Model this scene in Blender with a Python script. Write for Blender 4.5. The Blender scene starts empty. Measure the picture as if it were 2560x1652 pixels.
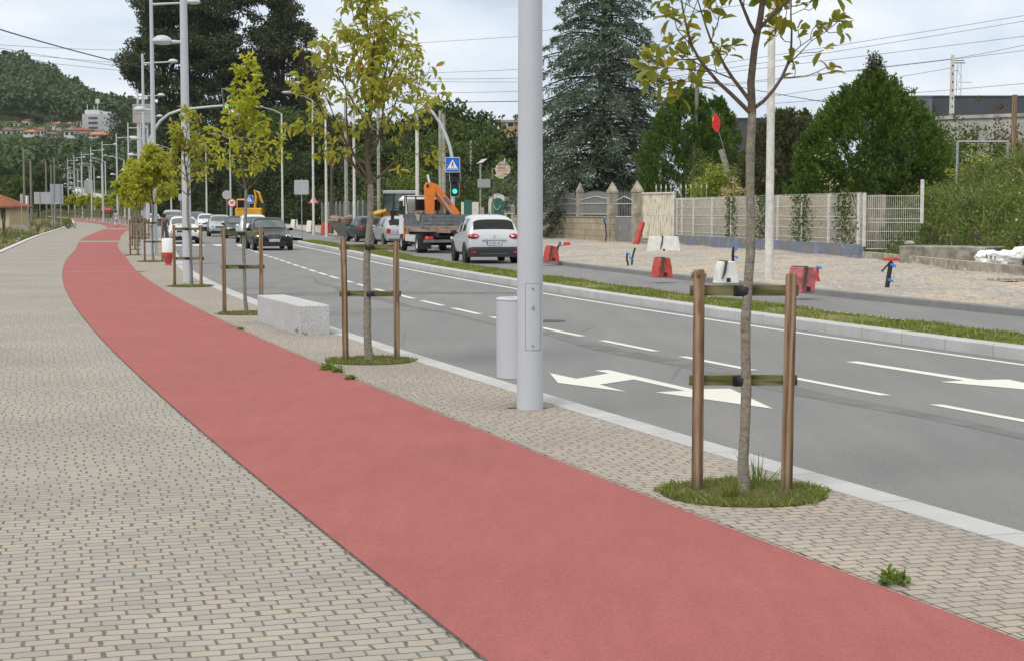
import bpy, bmesh, math, random
import numpy as np
from mathutils import Vector, Matrix
R = math.radians
random.seed(7); rng = np.random.default_rng(7)
S = bpy.context.scene
COL = S.collection
# ---------------------------------------------------------------- camera
CAMH = 1.65
PITCH = math.atan(296 / 4000)
cd = bpy.data.cameras.new('camera'); cam = bpy.data.objects.new('camera', cd); COL.objects.link(cam)
cam.location = (0, 0, CAMH); cam.rotation_euler = (math.pi / 2 - PITCH, 0, 0)
cd.sensor_width = 36; cd.lens = 36 * 4000 / 2560; cd.clip_start = 0.1; cd.clip_end = 6000
S.camera = cam
# ---------------------------------------------------------------- exposure
S.view_settings.view_transform = 'Standard'; S.view_settings.look = 'None'
S.view_settings.exposure = 0.40; S.view_settings.gamma = 1.0
# ---------------------------------------------------------------- overcast sky
SUN_EL, SUN_AZ = R(52), R(215)
W = bpy.data.worlds.new('World'); S.world = W; W.use_nodes = True
nt = W.node_tree; nt.nodes.clear()
def wn(t, **k):
    n = nt.nodes.new(t)
    for a, b in k.items(): setattr(n, a, b)
    return n
out = wn('ShaderNodeOutputWorld'); bg = wn('ShaderNodeBackground')
sky = wn('ShaderNodeTexSky', sky_type='NISHITA', sun_disc=False, sun_elevation=SUN_EL, sun_rotation=SUN_AZ, air_density=1.2, dust_density=2.5)
tc = wn('ShaderNodeTexCoord'); sep = wn('ShaderNodeSeparateXYZ'); nt.links.new(tc.outputs['Generated'], sep.inputs[0])
mz = wn('ShaderNodeMath', operation='MAXIMUM'); nt.links.new(sep.outputs[2], mz.inputs[0]); mz.inputs[1].default_value = 0.0
# cloud layer: project the view direction on a flat layer overhead
mp = wn('ShaderNodeMapping'); nt.links.new(tc.outputs['Generated'], mp.inputs[0]); mp.inputs['Scale'].default_value = (6.5, 6.5, 17.0); mp.inputs['Location'].default_value = (3.1, 1.7, 0.4)
n1 = wn('ShaderNodeTexNoise'); n1.inputs['Scale'].default_value = 1.0; n1.inputs['Detail'].default_value = 7; n1.inputs['Roughness'].default_value = .52; n1.inputs['Distortion'].default_value = .35
nt.links.new(mp.outputs[0], n1.inputs['Vector'])
cr = wn('ShaderNodeValToRGB'); nt.links.new(n1.outputs[0], cr.inputs[0])
e = cr.color_ramp.elements; e[0].position = .36; e[0].color = (5.5, 6.3, 7.3, 1); e[1].position = .66; e[1].color = (9.0, 9.35, 9.75, 1)
m = cr.color_ramp.elements.new(.47); m.color = (6.9, 7.75, 8.9, 1)
# overcast skies are brighter overhead than at the horizon
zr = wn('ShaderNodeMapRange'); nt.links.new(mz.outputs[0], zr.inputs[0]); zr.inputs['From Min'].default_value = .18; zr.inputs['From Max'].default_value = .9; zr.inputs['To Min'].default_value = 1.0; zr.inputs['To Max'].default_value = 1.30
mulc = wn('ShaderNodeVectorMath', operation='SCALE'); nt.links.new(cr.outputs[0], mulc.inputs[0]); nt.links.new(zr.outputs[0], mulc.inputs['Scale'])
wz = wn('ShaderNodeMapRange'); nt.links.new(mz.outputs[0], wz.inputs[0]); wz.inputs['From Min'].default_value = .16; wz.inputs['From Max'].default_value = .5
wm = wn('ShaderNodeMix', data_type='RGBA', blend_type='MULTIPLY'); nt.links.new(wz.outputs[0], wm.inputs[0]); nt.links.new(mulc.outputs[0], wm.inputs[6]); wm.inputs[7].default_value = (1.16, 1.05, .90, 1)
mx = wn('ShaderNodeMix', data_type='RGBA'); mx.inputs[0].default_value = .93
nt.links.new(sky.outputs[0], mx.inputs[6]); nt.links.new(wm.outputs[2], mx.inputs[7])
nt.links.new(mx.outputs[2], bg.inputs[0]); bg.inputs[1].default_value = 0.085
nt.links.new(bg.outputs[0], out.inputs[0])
# ---------------------------------------------------------------- veiled sun
sl = bpy.data.lights.new('sun', 'SUN'); so = bpy.data.objects.new('sun', sl); COL.objects.link(so)
sl.energy = 1.45; sl.angle = R(20); sl.color = (1, .965, .91)
so.rotation_euler = (math.pi / 2 - SUN_EL, 0, math.pi - SUN_AZ + math.pi)
dvec = Vector((math.sin(SUN_AZ) * math.cos(SUN_EL), math.cos(SUN_AZ) * math.cos(SUN_EL), math.sin(SUN_EL)))
so.rotation_euler = dvec.to_track_quat('Z', 'Y').to_euler()

# ================================================================ helpers
def G(px, py, z=0.0):
    """pixel of the 2560x1652 photograph -> point at height z in the world"""
    sp, cp = math.sin(PITCH), math.cos(PITCH)
    dx = px - 1280; u = -(py - 826)
    dy = u * sp + 4000 * cp; dz = u * cp - 4000 * sp
    t = (z - CAMH) / dz
    return (dx * t, dy * t)
def AT(px, py, Y):
    sp, cp = math.sin(PITCH), math.cos(PITCH)
    dx = px - 1280; u = -(py - 826)
    dy = u * sp + 4000 * cp; dz = u * cp - 4000 * sp
    t = Y / dy
    return (dx * t, Y, CAMH + dz * t)

class NT:
    """tiny wrapper to write node materials"""
    def __init__(s, name):
        s.m = bpy.data.materials.new(name); s.m.use_nodes = True
        s.t = s.m.node_tree; s.t.nodes.clear()
        s.out = s.t.nodes.new('ShaderNodeOutputMaterial')
    def n(s, t, **k):
        x = s.t.nodes.new(t)
        for a, b in k.items(): setattr(x, a, b)
        return x
    def L(s, a, b): s.t.links.new(a, b)
    def put(s, sock, v):
        if isinstance(v, bpy.types.NodeSocket): s.L(v, sock)
        elif isinstance(v, (tuple, list)) and len(v) == 3 and sock.type == 'RGBA': sock.default_value = (*v, 1)
        else: sock.default_value = v
    def math(s, op, a, b=0.0, c=None, clamp=False):
        x = s.n('ShaderNodeMath', operation=op, use_clamp=clamp); s.put(x.inputs[0], a); s.put(x.inputs[1], b)
        if c is not None: s.put(x.inputs[2], c)
        return x.outputs[0]
    def coord(s, kind='Object', scale=(1, 1, 1), rot=(0, 0, 0), loc=(0, 0, 0)):
        if kind == 'World': g = s.n('ShaderNodeNewGeometry').outputs['Position']
        else: g = s.n('ShaderNodeTexCoord').outputs[kind]
        mp = s.n('ShaderNodeMapping'); s.L(g, mp.inputs[0])
        mp.inputs['Scale'].default_value = scale; mp.inputs['Rotation'].default_value = rot; mp.inputs['Location'].default_value = loc
        return mp.outputs[0]
    def noise(s, vec, scale, detail=4, rough=.55, dist=0):
        x = s.n('ShaderNodeTexNoise'); s.L(vec, x.inputs['Vector']); x.inputs['Scale'].default_value = scale
        x.inputs['Detail'].default_value = detail; x.inputs['Roughness'].default_value = rough; x.inputs['Distortion'].default_value = dist
        return x.outputs[0]
    def voro(s, vec, scale, feature='F1', out=0):
        x = s.n('ShaderNodeTexVoronoi', feature=feature); s.L(vec, x.inputs['Vector']); x.inputs['Scale'].default_value = scale
        return x.outputs[out]
    def ramp(s, f, stops):
        x = s.n('ShaderNodeValToRGB'); s.put(x.inputs[0], f)
        el = x.color_ramp.elements
        while len(el) < len(stops): el.new(.5)
        for q, (p_, c) in zip(el, stops):
            q.position = p_; q.color = (*c, 1) if len(c) == 3 else c
        return x.outputs[0]
    def mix(s, f, a, b, mode='MIX'):
        x = s.n('ShaderNodeMix', data_type='RGBA', blend_type=mode); s.put(x.inputs[0], f); s.put(x.inputs[6], a); s.put(x.inputs[7], b)
        return x.outputs[2]
    def mr(s, v, a, b, c=0., d=1., smooth=False):
        x = s.n('ShaderNodeMapRange', interpolation_type='SMOOTHSTEP' if smooth else 'LINEAR'); s.put(x.inputs[0], v)
        for i, q in enumerate((a, b, c, d)): s.put(x.inputs[i + 1], q)
        return x.outputs[0]
    def island(s): return s.n('ShaderNodeNewGeometry').outputs['Random Per Island']
    def bump(s, h, strength=.3, dist=.01):
        b = s.n('ShaderNodeBump'); s.put(b.inputs['Height'], h); b.inputs['Strength'].default_value = strength; b.inputs['Distance'].default_value = dist
        return b.outputs[0]
    def pbr(s, col, rough=.7, metal=0., bump=None, spec=None, emit=None, estr=0, coat=0, trans=0, alpha=None):
        p = s.n('ShaderNodeBsdfPrincipled'); s.put(p.inputs['Base Color'], col); s.put(p.inputs['Roughness'], rough); p.inputs['Metallic'].default_value = metal
        if bump is not None: s.L(bump, p.inputs['Normal'])
        if spec is not None: p.inputs['Specular IOR Level'].default_value = spec
        if emit: p.inputs['Emission Color'].default_value = (*emit, 1); p.inputs['Emission Strength'].default_value = estr
        if coat: p.inputs['Coat Weight'].default_value = coat; p.inputs['Coat Roughness'].default_value = .06
        if trans: p.inputs['Transmission Weight'].default_value = trans
        s.L(p.outputs[0], s.out.inputs[0]); return s.m

def plain(name, col, rough=.6, metal=0., var=.08, scale=3., **k):
    t = NT(name); c = t.coord('Object'); n = t.noise(c, scale, 5, .6)
    d = tuple(max(0, v * (1 - var * 1.6)) for v in col); l = tuple(min(1, v * (1 + var)) for v in col)
    return t.pbr(t.ramp(n, [(.3, d), (.7, l)]), rough, metal, **k)

def leafmat(name, c1, c2, c3=None, trans=.35, rough=.55, nscale=.6, c3f=.12, glow=1.25):
    """foliage: two greens spread leaf by leaf and clump by clump, light passing through the blades"""
    t = NT(name); w = t.coord('World'); n = t.noise(w, nscale, 3, .6); isl = t.island()
    f = t.math('ADD', t.math('MULTIPLY', isl, .55), t.math('MULTIPLY', t.mr(n, .3, .7), .45), clamp=True)
    col = t.mix(f, c1, c2)
    if c3:
        isl2 = t.math('FRACT', t.math('MULTIPLY', isl, 37.7))
        col = t.mix(t.math('LESS_THAN', isl2, c3f), col, c3)
    d = t.n('ShaderNodeBsdfPrincipled'); t.L(col, d.inputs['Base Color']); d.inputs['Roughness'].default_value = rough; d.inputs['Specular IOR Level'].default_value = .35
    tr = t.n('ShaderNodeBsdfTranslucent'); br = t.mix(1.0, col, (1.25, 1.2, .6), 'MULTIPLY'); t.L(br, tr.inputs[0])
    mx = t.n('ShaderNodeMixShader'); mx.inputs[0].default_value = trans; t.L(d.outputs[0], mx.inputs[1]); t.L(tr.outputs[0], mx.inputs[2])
    t.L(mx.outputs[0], t.out.inputs[0]); return t.m

def tag(o, label=None, cat=None, group=None, kind=None):
    if label: o['label'] = label
    if cat: o['category'] = cat
    if group: o['group'] = group
    if kind: o['kind'] = kind
    return o
def thing(name, label, cat, loc=(0, 0, 0), rz=0., group=None):
    o = bpy.data.objects.new(name, None); COL.objects.link(o); o.empty_display_size = .2
    o.location = loc; o.rotation_euler = (0, 0, rz)
    return tag(o, label, cat, group)
def kids(o): return [c for c in bpy.data.objects if c.parent is o]
def copy_tree(o, parent=None, table=None):
    if table is None:
        table = {}
        for c in bpy.data.objects:
            if c.parent: table.setdefault(c.parent.name, []).append(c)
    c = o.copy(); COL.objects.link(c)
    if parent: c.parent = parent
    for ch in table.get(o.name, []): copy_tree(ch, c, table)
    return c

class MB:
    def __init__(s): s.v = []; s.f = []; s.mi = []; s.cur = 0
    def add(s, vs, fs):
        b = len(s.v); s.v += [tuple(v) for v in vs]
        for f in fs: s.f.append(tuple(i + b for i in f)); s.mi.append(s.cur)
        return s
    def box(s, c, d, rz=0., rx=0., ry=0., taper=1.0):
        x, y, z = d[0] / 2, d[1] / 2, d[2] / 2
        M = Matrix.Translation(c) @ Matrix.Rotation(rz, 4, 'Z') @ Matrix.Rotation(ry, 4, 'Y') @ Matrix.Rotation(rx, 4, 'X')
        vs = [M @ Vector((a * (taper if k > 0 else 1), b * (taper if k > 0 else 1), k)) for k in (-z, z) for a, b in ((-x, -y), (x, -y), (x, y), (-x, y))]
        return s.add(vs, [(3, 2, 1, 0), (4, 5, 6, 7), (0, 1, 5, 4), (1, 2, 6, 5), (2, 3, 7, 6), (3, 0, 4, 7)])
    def bbox(s, c, d, b=.01, rz=0.):
        """box with chamfered vertical and top edges"""
        x, y, z = d[0] / 2, d[1] / 2, d[2] / 2
        def ring(ix, zz):
            X, Y = x - ix, y - ix; q = b
            return [(-X + q, -Y, zz), (X - q, -Y, zz), (X, -Y + q, zz), (X, Y - q, zz), (X - q, Y, zz), (-X + q, Y, zz), (-X, Y - q, zz), (-X, -Y + q, zz)]
        M = Matrix.Translation(c) @ Matrix.Rotation(rz, 4, 'Z')
        vs = [M @ Vector(p) for p in ring(0, -z) + ring(0, z - b) + ring(b, z)]
        fs = [tuple(range(7, -1, -1)), tuple(range(16, 24))]
        for k in (0, 8):
            for i in range(8): fs.append((k + i, k + (i + 1) % 8, k + 8 + (i + 1) % 8, k + 8 + i))
        return s.add(vs, fs)
    def tube(s, pts, rad, n=8, caps=True):
        pts = [Vector(p) for p in pts]; N = len(pts)
        if not hasattr(rad, '__len__'): rad = [rad] * N
        b = []; prev = None
        for i, p in enumerate(pts):
            d = (pts[min(i + 1, N - 1)] - pts[max(i - 1, 0)]).normalized()
            if prev is None: u = d.orthogonal().normalized()
            else: u = (prev - d * prev.dot(d)).normalized()
            prev = u; w = d.cross(u)
            b += [p + (u * math.cos(2 * math.pi * k / n) + w * math.sin(2 * math.pi * k / n)) * rad[i] for k in range(n)]
        fs = [(i * n + k, i * n + (k + 1) % n, (i + 1) * n + (k + 1) % n, (i + 1) * n + k) for i in range(N - 1) for k in range(n)]
        if caps: fs += [tuple(range(n - 1, -1, -1)), tuple((N - 1) * n + k for k in range(n))]
        return s.add(b, fs)
    def lathe(s, prof, c=(0, 0, 0), n=24, axis='Z', sx=1., sy=1., caps=True):
        vs = []
        for r, z in prof:
            for k in range(n):
                a = 2 * math.pi * k / n; x, y = r * math.cos(a) * sx, r * math.sin(a) * sy
                q = (x, y, z) if axis == 'Z' else ((z, x, y) if axis == 'X' else (x, z, y))
                vs.append((q[0] + c[0], q[1] + c[1], q[2] + c[2]))
        N = len(prof)
        fs = [(i * n + k, i * n + (k + 1) % n, (i + 1) * n + (k + 1) % n, (i + 1) * n + k) for i in range(N - 1) for k in range(n)]
        if caps: fs += [tuple(range(n - 1, -1, -1)), tuple((N - 1) * n + k for k in range(n))]
        return s.add(vs, fs)
    def ball(s, c, r, n=12, m=8, sq=(1, 1, 1)):
        prof = [(max(1e-4, r * math.sin(math.pi * i / m)), -r * math.cos(math.pi * i / m)) for i in range(m + 1)]
        b = len(s.v); s.lathe(prof, (0, 0, 0), n)
        for i in range(b, len(s.v)):
            v = s.v[i]; s.v[i] = (v[0] * sq[0] + c[0], v[1] * sq[1] + c[1], v[2] * sq[2] + c[2])
        return s
    def prism(s, poly, y0, y1, plane='XZ'):
        """2d outline given thickness; XZ: extruded along y, XY: along z, YZ: along x"""
        n = len(poly)
        def q(a, b, t): return (a, t, b) if plane == 'XZ' else ((a, b, t) if plane == 'XY' else (t, a, b))
        vs = [q(a, b, y0) for a, b in poly] + [q(a, b, y1) for a, b in poly]
        fs = [tuple(range(n)), tuple(range(2 * n - 1, n - 1, -1))] + [(i, n + i, n + (i + 1) % n, (i + 1) % n) for i in range(n)]
        return s.add(vs, fs)
    def build(s, name, mat, parent=None, smooth=False, loc=None):
        me = bpy.data.meshes.new(name); me.from_pydata(s.v, [], s.f)
        mats = mat if isinstance(mat, (list, tuple)) else [mat]
        for m_ in mats: me.materials.append(m_)
        if len(mats) > 1: me.polygons.foreach_set('material_index', s.mi)
        bm = bmesh.new(); bm.from_mesh(me); bmesh.ops.recalc_face_normals(bm, faces=bm.faces); bm.to_mesh(me); bm.free()
        if smooth:
            me.polygons.foreach_set('use_smooth', [True] * len(me.polygons)); me.update()
            try: me.set_sharp_from_angle(angle=R(38))
            except Exception: pass
        o = bpy.data.objects.new(name, me); COL.objects.link(o)
        if parent: o.parent = parent
        if loc: o.location = loc
        return o

def fast_mesh(name, V, F, mat, parent=None, smooth=False):
    """V (n,3); F list of (k,m) index arrays, one per polygon size"""
    me = bpy.data.meshes.new(name); V = np.ascontiguousarray(V, dtype=np.float32)
    me.vertices.add(len(V)); me.vertices.foreach_set('co', V.ravel())
    nl = sum(f.size for f in F); me.loops.add(nl); me.polygons.add(sum(len(f) for f in F))
    me.loops.foreach_set('vertex_index', np.concatenate([f.ravel() for f in F]).astype(np.int32))
    tot = np.concatenate([np.full(len(f), f.shape[1]) for f in F]).astype(np.int32)
    me.polygons.foreach_set('loop_start', (np.cumsum(tot) - tot).astype(np.int32))
    me.materials.append(mat)
    me.update(calc_edges=True)
    if smooth: me.polygons.foreach_set('use_smooth', [True] * len(me.polygons))
    o = bpy.data.objects.new(name, me); COL.objects.link(o)
    if parent: o.parent = parent
    return o

def unit(a): return a / np.maximum(np.linalg.norm(a, axis=-1, keepdims=True), 1e-9)
def rvec(n, g=rng): return unit(g.normal(size=(n, 3)))
def rhombs(P, D, ln, wd, g=rng, N=None):
    """rhombic leaves: points P, pointing along D"""
    n = len(P); D = unit(D); ref = N if N is not None else rvec(n, g)
    Sd = unit(np.cross(D, ref)); ln = np.broadcast_to(ln, n)[:, None]; wd = np.broadcast_to(wd, n)[:, None]
    V = np.stack([P, P + D * ln * .5 + Sd * wd * .5, P + D * ln, P + D * ln * .5 - Sd * wd * .5], 1).reshape(-1, 3)
    F = np.arange(n * 4).reshape(n, 4)
    return V, F
def ovals(P, D, Nn, ln, wd, curl=.25):
    """broad leaves folded on the midrib and curling down at the tip"""
    n = len(P); D = unit(D); Sd = unit(np.cross(D, Nn)); U = unit(np.cross(Sd, D))
    ln = np.broadcast_to(ln, n)[:, None]; wd = np.broadcast_to(wd, n)[:, None]
    f = .16
    b = P; m_ = P + D * ln * .55 - U * ln * curl * .12; t = P + D * ln * (1 - .12 * curl) - U * ln * curl * .5
    L1 = P + D * ln * .28 + Sd * wd * .38 + U * wd * f; L2 = P + D * ln * .68 + Sd * wd * .47 + U * wd * f - U * ln * curl * .2
    R1 = P + D * ln * .28 - Sd * wd * .38 + U * wd * f; R2 = P + D * ln * .68 - Sd * wd * .47 + U * wd * f - U * ln * curl * .2
    V = np.stack([b, m_, t, L1, L2, R1, R2], 1).reshape(-1, 3); k = (np.arange(n) * 7)[:, None]
    Q = np.concatenate([k + [0, 1, 4, 3], k + [0, 5, 6, 1]]); T = np.concatenate([k + [1, 2, 4], k + [1, 6, 2]])
    return V, Q, T
def text_obj(name, s, size, mat, parent, loc, rot=(math.pi / 2, 0, 0), ext=.001, bold=.0, sx=1.):
    c = bpy.data.curves.new(name, 'FONT'); c.body = s; c.size = size; c.extrude = ext; c.offset = bold; c.align_x = 'CENTER'; c.align_y = 'CENTER'
    o = bpy.data.objects.new(name, c); COL.objects.link(o)
    dg = bpy.context.evaluated_depsgraph_get(); me = bpy.data.meshes.new_from_object(o.evaluated_get(dg))
    bpy.data.objects.remove(o); me.materials.clear(); me.materials.append(mat)
    o = bpy.data.objects.new(name, me); COL.objects.link(o); o.parent = parent; o.location = loc; o.rotation_euler = rot; o.scale = (sx, 1, 1)
    return o
def smoothmesh(V, F, mi, mats, level=2):
    me = bpy.data.meshes.new('t'); me.from_pydata(V, [], F)
    for m_ in mats: me.materials.append(m_)
    me.polygons.foreach_set('material_index', mi)
    bm = bmesh.new(); bm.from_mesh(me); bmesh.ops.remove_doubles(bm, verts=bm.verts, dist=1e-4); bmesh.ops.recalc_face_normals(bm, faces=bm.faces); bm.to_mesh(me); bm.free()
    o = bpy.data.objects.new('t', me); COL.objects.link(o)
    md = o.modifiers.new('s', 'SUBSURF'); md.levels = level; md.render_levels = level
    dg = bpy.context.evaluated_depsgraph_get(); m2 = bpy.data.meshes.new_from_object(o.evaluated_get(dg))
    bpy.data.objects.remove(o)
    return m2
def split_by_material(me, names, mats, parent):
    res = []
    for k, (nm, mt) in enumerate(zip(names, mats)):
        if nm is None: continue
        bm = bmesh.new(); bm.from_mesh(me)
        bmesh.ops.delete(bm, geom=[f for f in bm.faces if f.material_index != k], context='FACES')
        if not bm.faces: bm.free(); continue
        for f in bm.faces: f.material_index = 0; f.smooth = True
        m2 = bpy.data.meshes.new(nm); bm.to_mesh(m2); bm.free(); m2.materials.append(mt)
        o = bpy.data.objects.new(nm, m2); COL.objects.link(o); o.parent = parent; res.append(o)
    return res

# ================================================================ materials
def mat_setts(name, tint=(1, 1, 1), light=1.0):
    t = NT(name); w = t.coord('World', rot=(0, 0, R(-16.5)))
    wob = t.noise(w, .9, 2, .5); sp = t.n('ShaderNodeSeparateXYZ'); t.L(w, sp.inputs[0])
    wob2 = t.noise(w, 9, 2, .5)
    x = t.math('ADD', sp.outputs[0], t.math('MULTIPLY', wob2, .03)); y = t.math('ADD', sp.outputs[1], t.math('ADD', t.math('MULTIPLY', wob, .10), t.math('MULTIPLY', wob2, .018)))
    yy = t.math('DIVIDE', y, .080); row = t.math('FLOOR', yy); uy = t.math('FRACT', yy)
    wr = t.n('ShaderNodeTexWhiteNoise', noise_dimensions='1D'); t.L(row, wr.inputs['W'])
    half = t.math('MULTIPLY', t.math('MODULO', row, 2.0), .5)
    xx = t.math('ADD', t.math('ADD', t.math('DIVIDE', x, .125), half), t.math('MULTIPLY', wr.outputs[0], .34)); cell = t.math('FLOOR', xx); ux = t.math('FRACT', xx)
    cv = t.n('ShaderNodeCombineXYZ'); t.L(cell, cv.inputs[0]); t.L(row, cv.inputs[1])
    wc = t.n('ShaderNodeTexWhiteNoise', noise_dimensions='2D'); t.L(cv.outputs[0], wc.inputs['Vector'])
    r1 = wc.outputs[0]; sc = t.n('ShaderNodeSeparateColor'); t.L(wc.outputs[1], sc.inputs[0])
    gx = t.math('MULTIPLY_ADD', t.math('POWER', sc.outputs[0], 2.2), .0062, .0022)
    dx = t.math('MULTIPLY', t.math('SUBTRACT', .5, t.math('ABSOLUTE', t.math('SUBTRACT', ux, .5))), .125)
    dy = t.math('MULTIPLY', t.math('SUBTRACT', .5, t.math('ABSOLUTE', t.math('SUBTRACT', uy, .5))), .080)
    mxk = t.mr(t.math('SUBTRACT', dx, gx), -.001, .004); myk = t.mr(dy, .0030, .0066)
    blk = t.math('MINIMUM', mxk, myk)
    T = lambda c: tuple(a * b * light for a, b in zip(c, tint))
    base = t.ramp(r1, [(.0, T((.315, .298, .272))), (.3, T((.345, .327, .300))), (.65, T((.370, .348, .312))), (.88, T((.378, .346, .300))), (1., T((.39, .345, .285)))])
    fine = t.noise(w, 190, 3, .7); base = t.mix(.55, base, t.ramp(fine, [(.3, (.55, .55, .55)), (.7, (1.25, 1.25, 1.25))]), 'MULTIPLY')
    big = t.noise(w, .45, 4, .6); base = t.mix(.6, base, t.ramp(big, [(.3, (.74, .745, .75)), (.7, (1.14, 1.12, 1.08))]), 'MULTIPLY'); st_ = t.noise(w, 2.3, 6, .7); base = t.mix(t.mr(st_, .6, .78, 0, .45), base, T((.17, .155, .13)))
    mort = t.ramp(t.noise(w, 30, 3), [(.3, T((.095, .087, .077))), (.62, T((.165, .152, .132))), (.8, T((.13, .135, .09)))])
    col = t.mix(blk, mort, base)
    h = t.math('ADD', t.math('MULTIPLY', t.math('POWER', blk, .5), 1.0), t.math('MULTIPLY', fine, .12))
    return t.pbr(col, .85, bump=t.bump(h, .55, .008), spec=.25)

def mat_track():
    t = NT('red_track'); w = t.coord('World')
    f = t.noise(w, 260, 3, .8); b = t.noise(w, .8, 6, .62); st = t.noise(t.coord('World', scale=(3, .5, 1), rot=(0, 0, R(-17))), 2.6, 5, .65)
    base = t.ramp(t.math('ADD', t.math('MULTIPLY', b, .5), t.math('MULTIPLY', st, .5)), [(.28, (.275, .092, .087)), (.5, (.320, .105, .098)), (.72, (.355, .122, .112))])
    base = t.mix(.6, base, t.ramp(f, [(.28, (.5, .5, .5)), (.5, (1, 1, 1)), (.75, (1.4, 1.45, 1.45))]), 'MULTIPLY'); f2 = t.noise(w, 70, 3, .7); base = t.mix(.5, base, t.ramp(f2, [(.3, (.72, .72, .72)), (.7, (1.25, 1.25, 1.25))]), 'MULTIPLY')
    sc = t.noise(t.coord('World', scale=(1.2, 7, 1)), 7, 5, .75); base = t.mix(t.mr(sc, .60, .78, 0, .40), base, (.50, .30, .27)); dk = t.noise(w, 1.7, 7, .75); base = t.mix(t.mr(dk, .60, .82, 0, .25), base, (.17, .075, .07))
    sp_ = t.voro(w, 30); base = t.mix(t.mr(sp_, .04, .07, .9, 0), base, (.62, .52, .48))
    return t.pbr(base, .9, bump=t.bump(f, .22, .004), spec=.2)
def mat_asphalt():
    t = NT('asphalt'); w = t.coord('World'); f = t.noise(w, 170, 4, .85)
    lane = t.noise(t.coord('World', scale=(1.6, .18, 1), rot=(0, 0, R(-18))), 1.0, 5, .6); b = t.noise(w, .22, 5, .6)
    base = t.ramp(t.math('ADD', t.math('MULTIPLY', lane, .6), t.math('MULTIPLY', b, .4)), [(.3, (.163, .164, .169)), (.5, (.190, .190, .193)), (.7, (.222, .220, .218))])
    base = t.mix(.8, base, t.ramp(f, [(.25, (.35, .35, .37)), (.5, (1, 1, 1)), (.75, (1.8, 1.78, 1.72))]), 'MULTIPLY'); f2 = t.noise(w, 55, 4, .8); base = t.mix(.5, base, t.ramp(f2, [(.3, (.7, .7, .7)), (.7, (1.28, 1.28, 1.28))]), 'MULTIPLY')
    cr_ = t.voro(t.coord('World', scale=(.5, .11, 1), rot=(0, 0, R(-14))), .9, 'DISTANCE_TO_EDGE'); msk = t.mr(t.noise(w, .16, 2), .52, .6)
    base = t.mix(t.math('MULTIPLY', t.mr(cr_, .0, .010, .35, 0), msk), base, (.06, .06, .062))
    return t.pbr(base, .85, bump=t.bump(f, .4, .006), spec=.3)
def mat_paint():
    t = NT('road_paint'); w = t.coord('World'); f = t.noise(w, 60, 5, .75); c = t.mix(t.mr(f, .50, .70, 0, .55), (.66, .655, .60), (.33, .33, .32))
    return t.pbr(c, .7, spec=.3)
def mat_granite(name='granite', light=1.0):
    t = NT(name); w = t.coord('Object'); a = t.voro(w, 150, out=1); n = t.noise(w, 330, 2, .8); b = t.noise(w, 1.6, 5, .6)
    sp = t.n('ShaderNodeSeparateColor'); t.L(a, sp.inputs[0])
    g = lambda v: (v * light * .99, v * light, v * light * 1.02)
    c = t.ramp(sp.outputs[0], [(.0, g(.23)), (.25, g(.41)), (.6, g(.50)), (1., g(.62))])
    c = t.mix(.5, c, t.ramp(n, [(.3, (.7, .7, .7)), (.7, (1.2, 1.2, 1.2))]), 'MULTIPLY')
    c = t.mix(.7, c, t.ramp(b, [(.3, (.84, .84, .83)), (.7, (1.08, 1.08, 1.08))]), 'MULTIPLY')
    return t.pbr(c, .75, bump=t.bump(n, .15, .003), spec=.35)
def mat_kerb(name, light=1.0, stain=.3):
    """kerb stones: joints across the run, dirt at the foot"""
    t = NT(name); w = t.coord('World'); n = t.noise(w, 240, 3, .8); b = t.noise(w, 1.3, 6, .65)
    g = lambda v: (v * light, v * light, v * light * 1.01)
    c = t.ramp(b, [(.3, g(.40)), (.7, g(.52))]); c = t.mix(.6, c, t.ramp(n, [(.3, (.66, .66, .66)), (.7, (1.25, 1.25, 1.25))]), 'MULTIPLY')
    rot = t.coord('World', rot=(0, 0, R(-17))); sp = t.n('ShaderNodeSeparateXYZ'); t.L(rot, sp.inputs[0])
    u = t.math('FRACT', t.math('DIVIDE', sp.outputs[1], 1.0)); d = t.math('ABSOLUTE', t.math('SUBTRACT', u, .5)); j = t.mr(d, .4925, .497)
    c = t.mix(t.math('MULTIPLY', j, .75), c, (.10, .095, .085))
    st = t.noise(t.coord('World', scale=(3, 3, .8)), 5, 6, .7); c = t.mix(t.mr(st, .58, .78, 0, stain), c, (.16, .14, .11))
    return t.pbr(c, .8, bump=t.bump(n, .2, .004), spec=.3)
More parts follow.
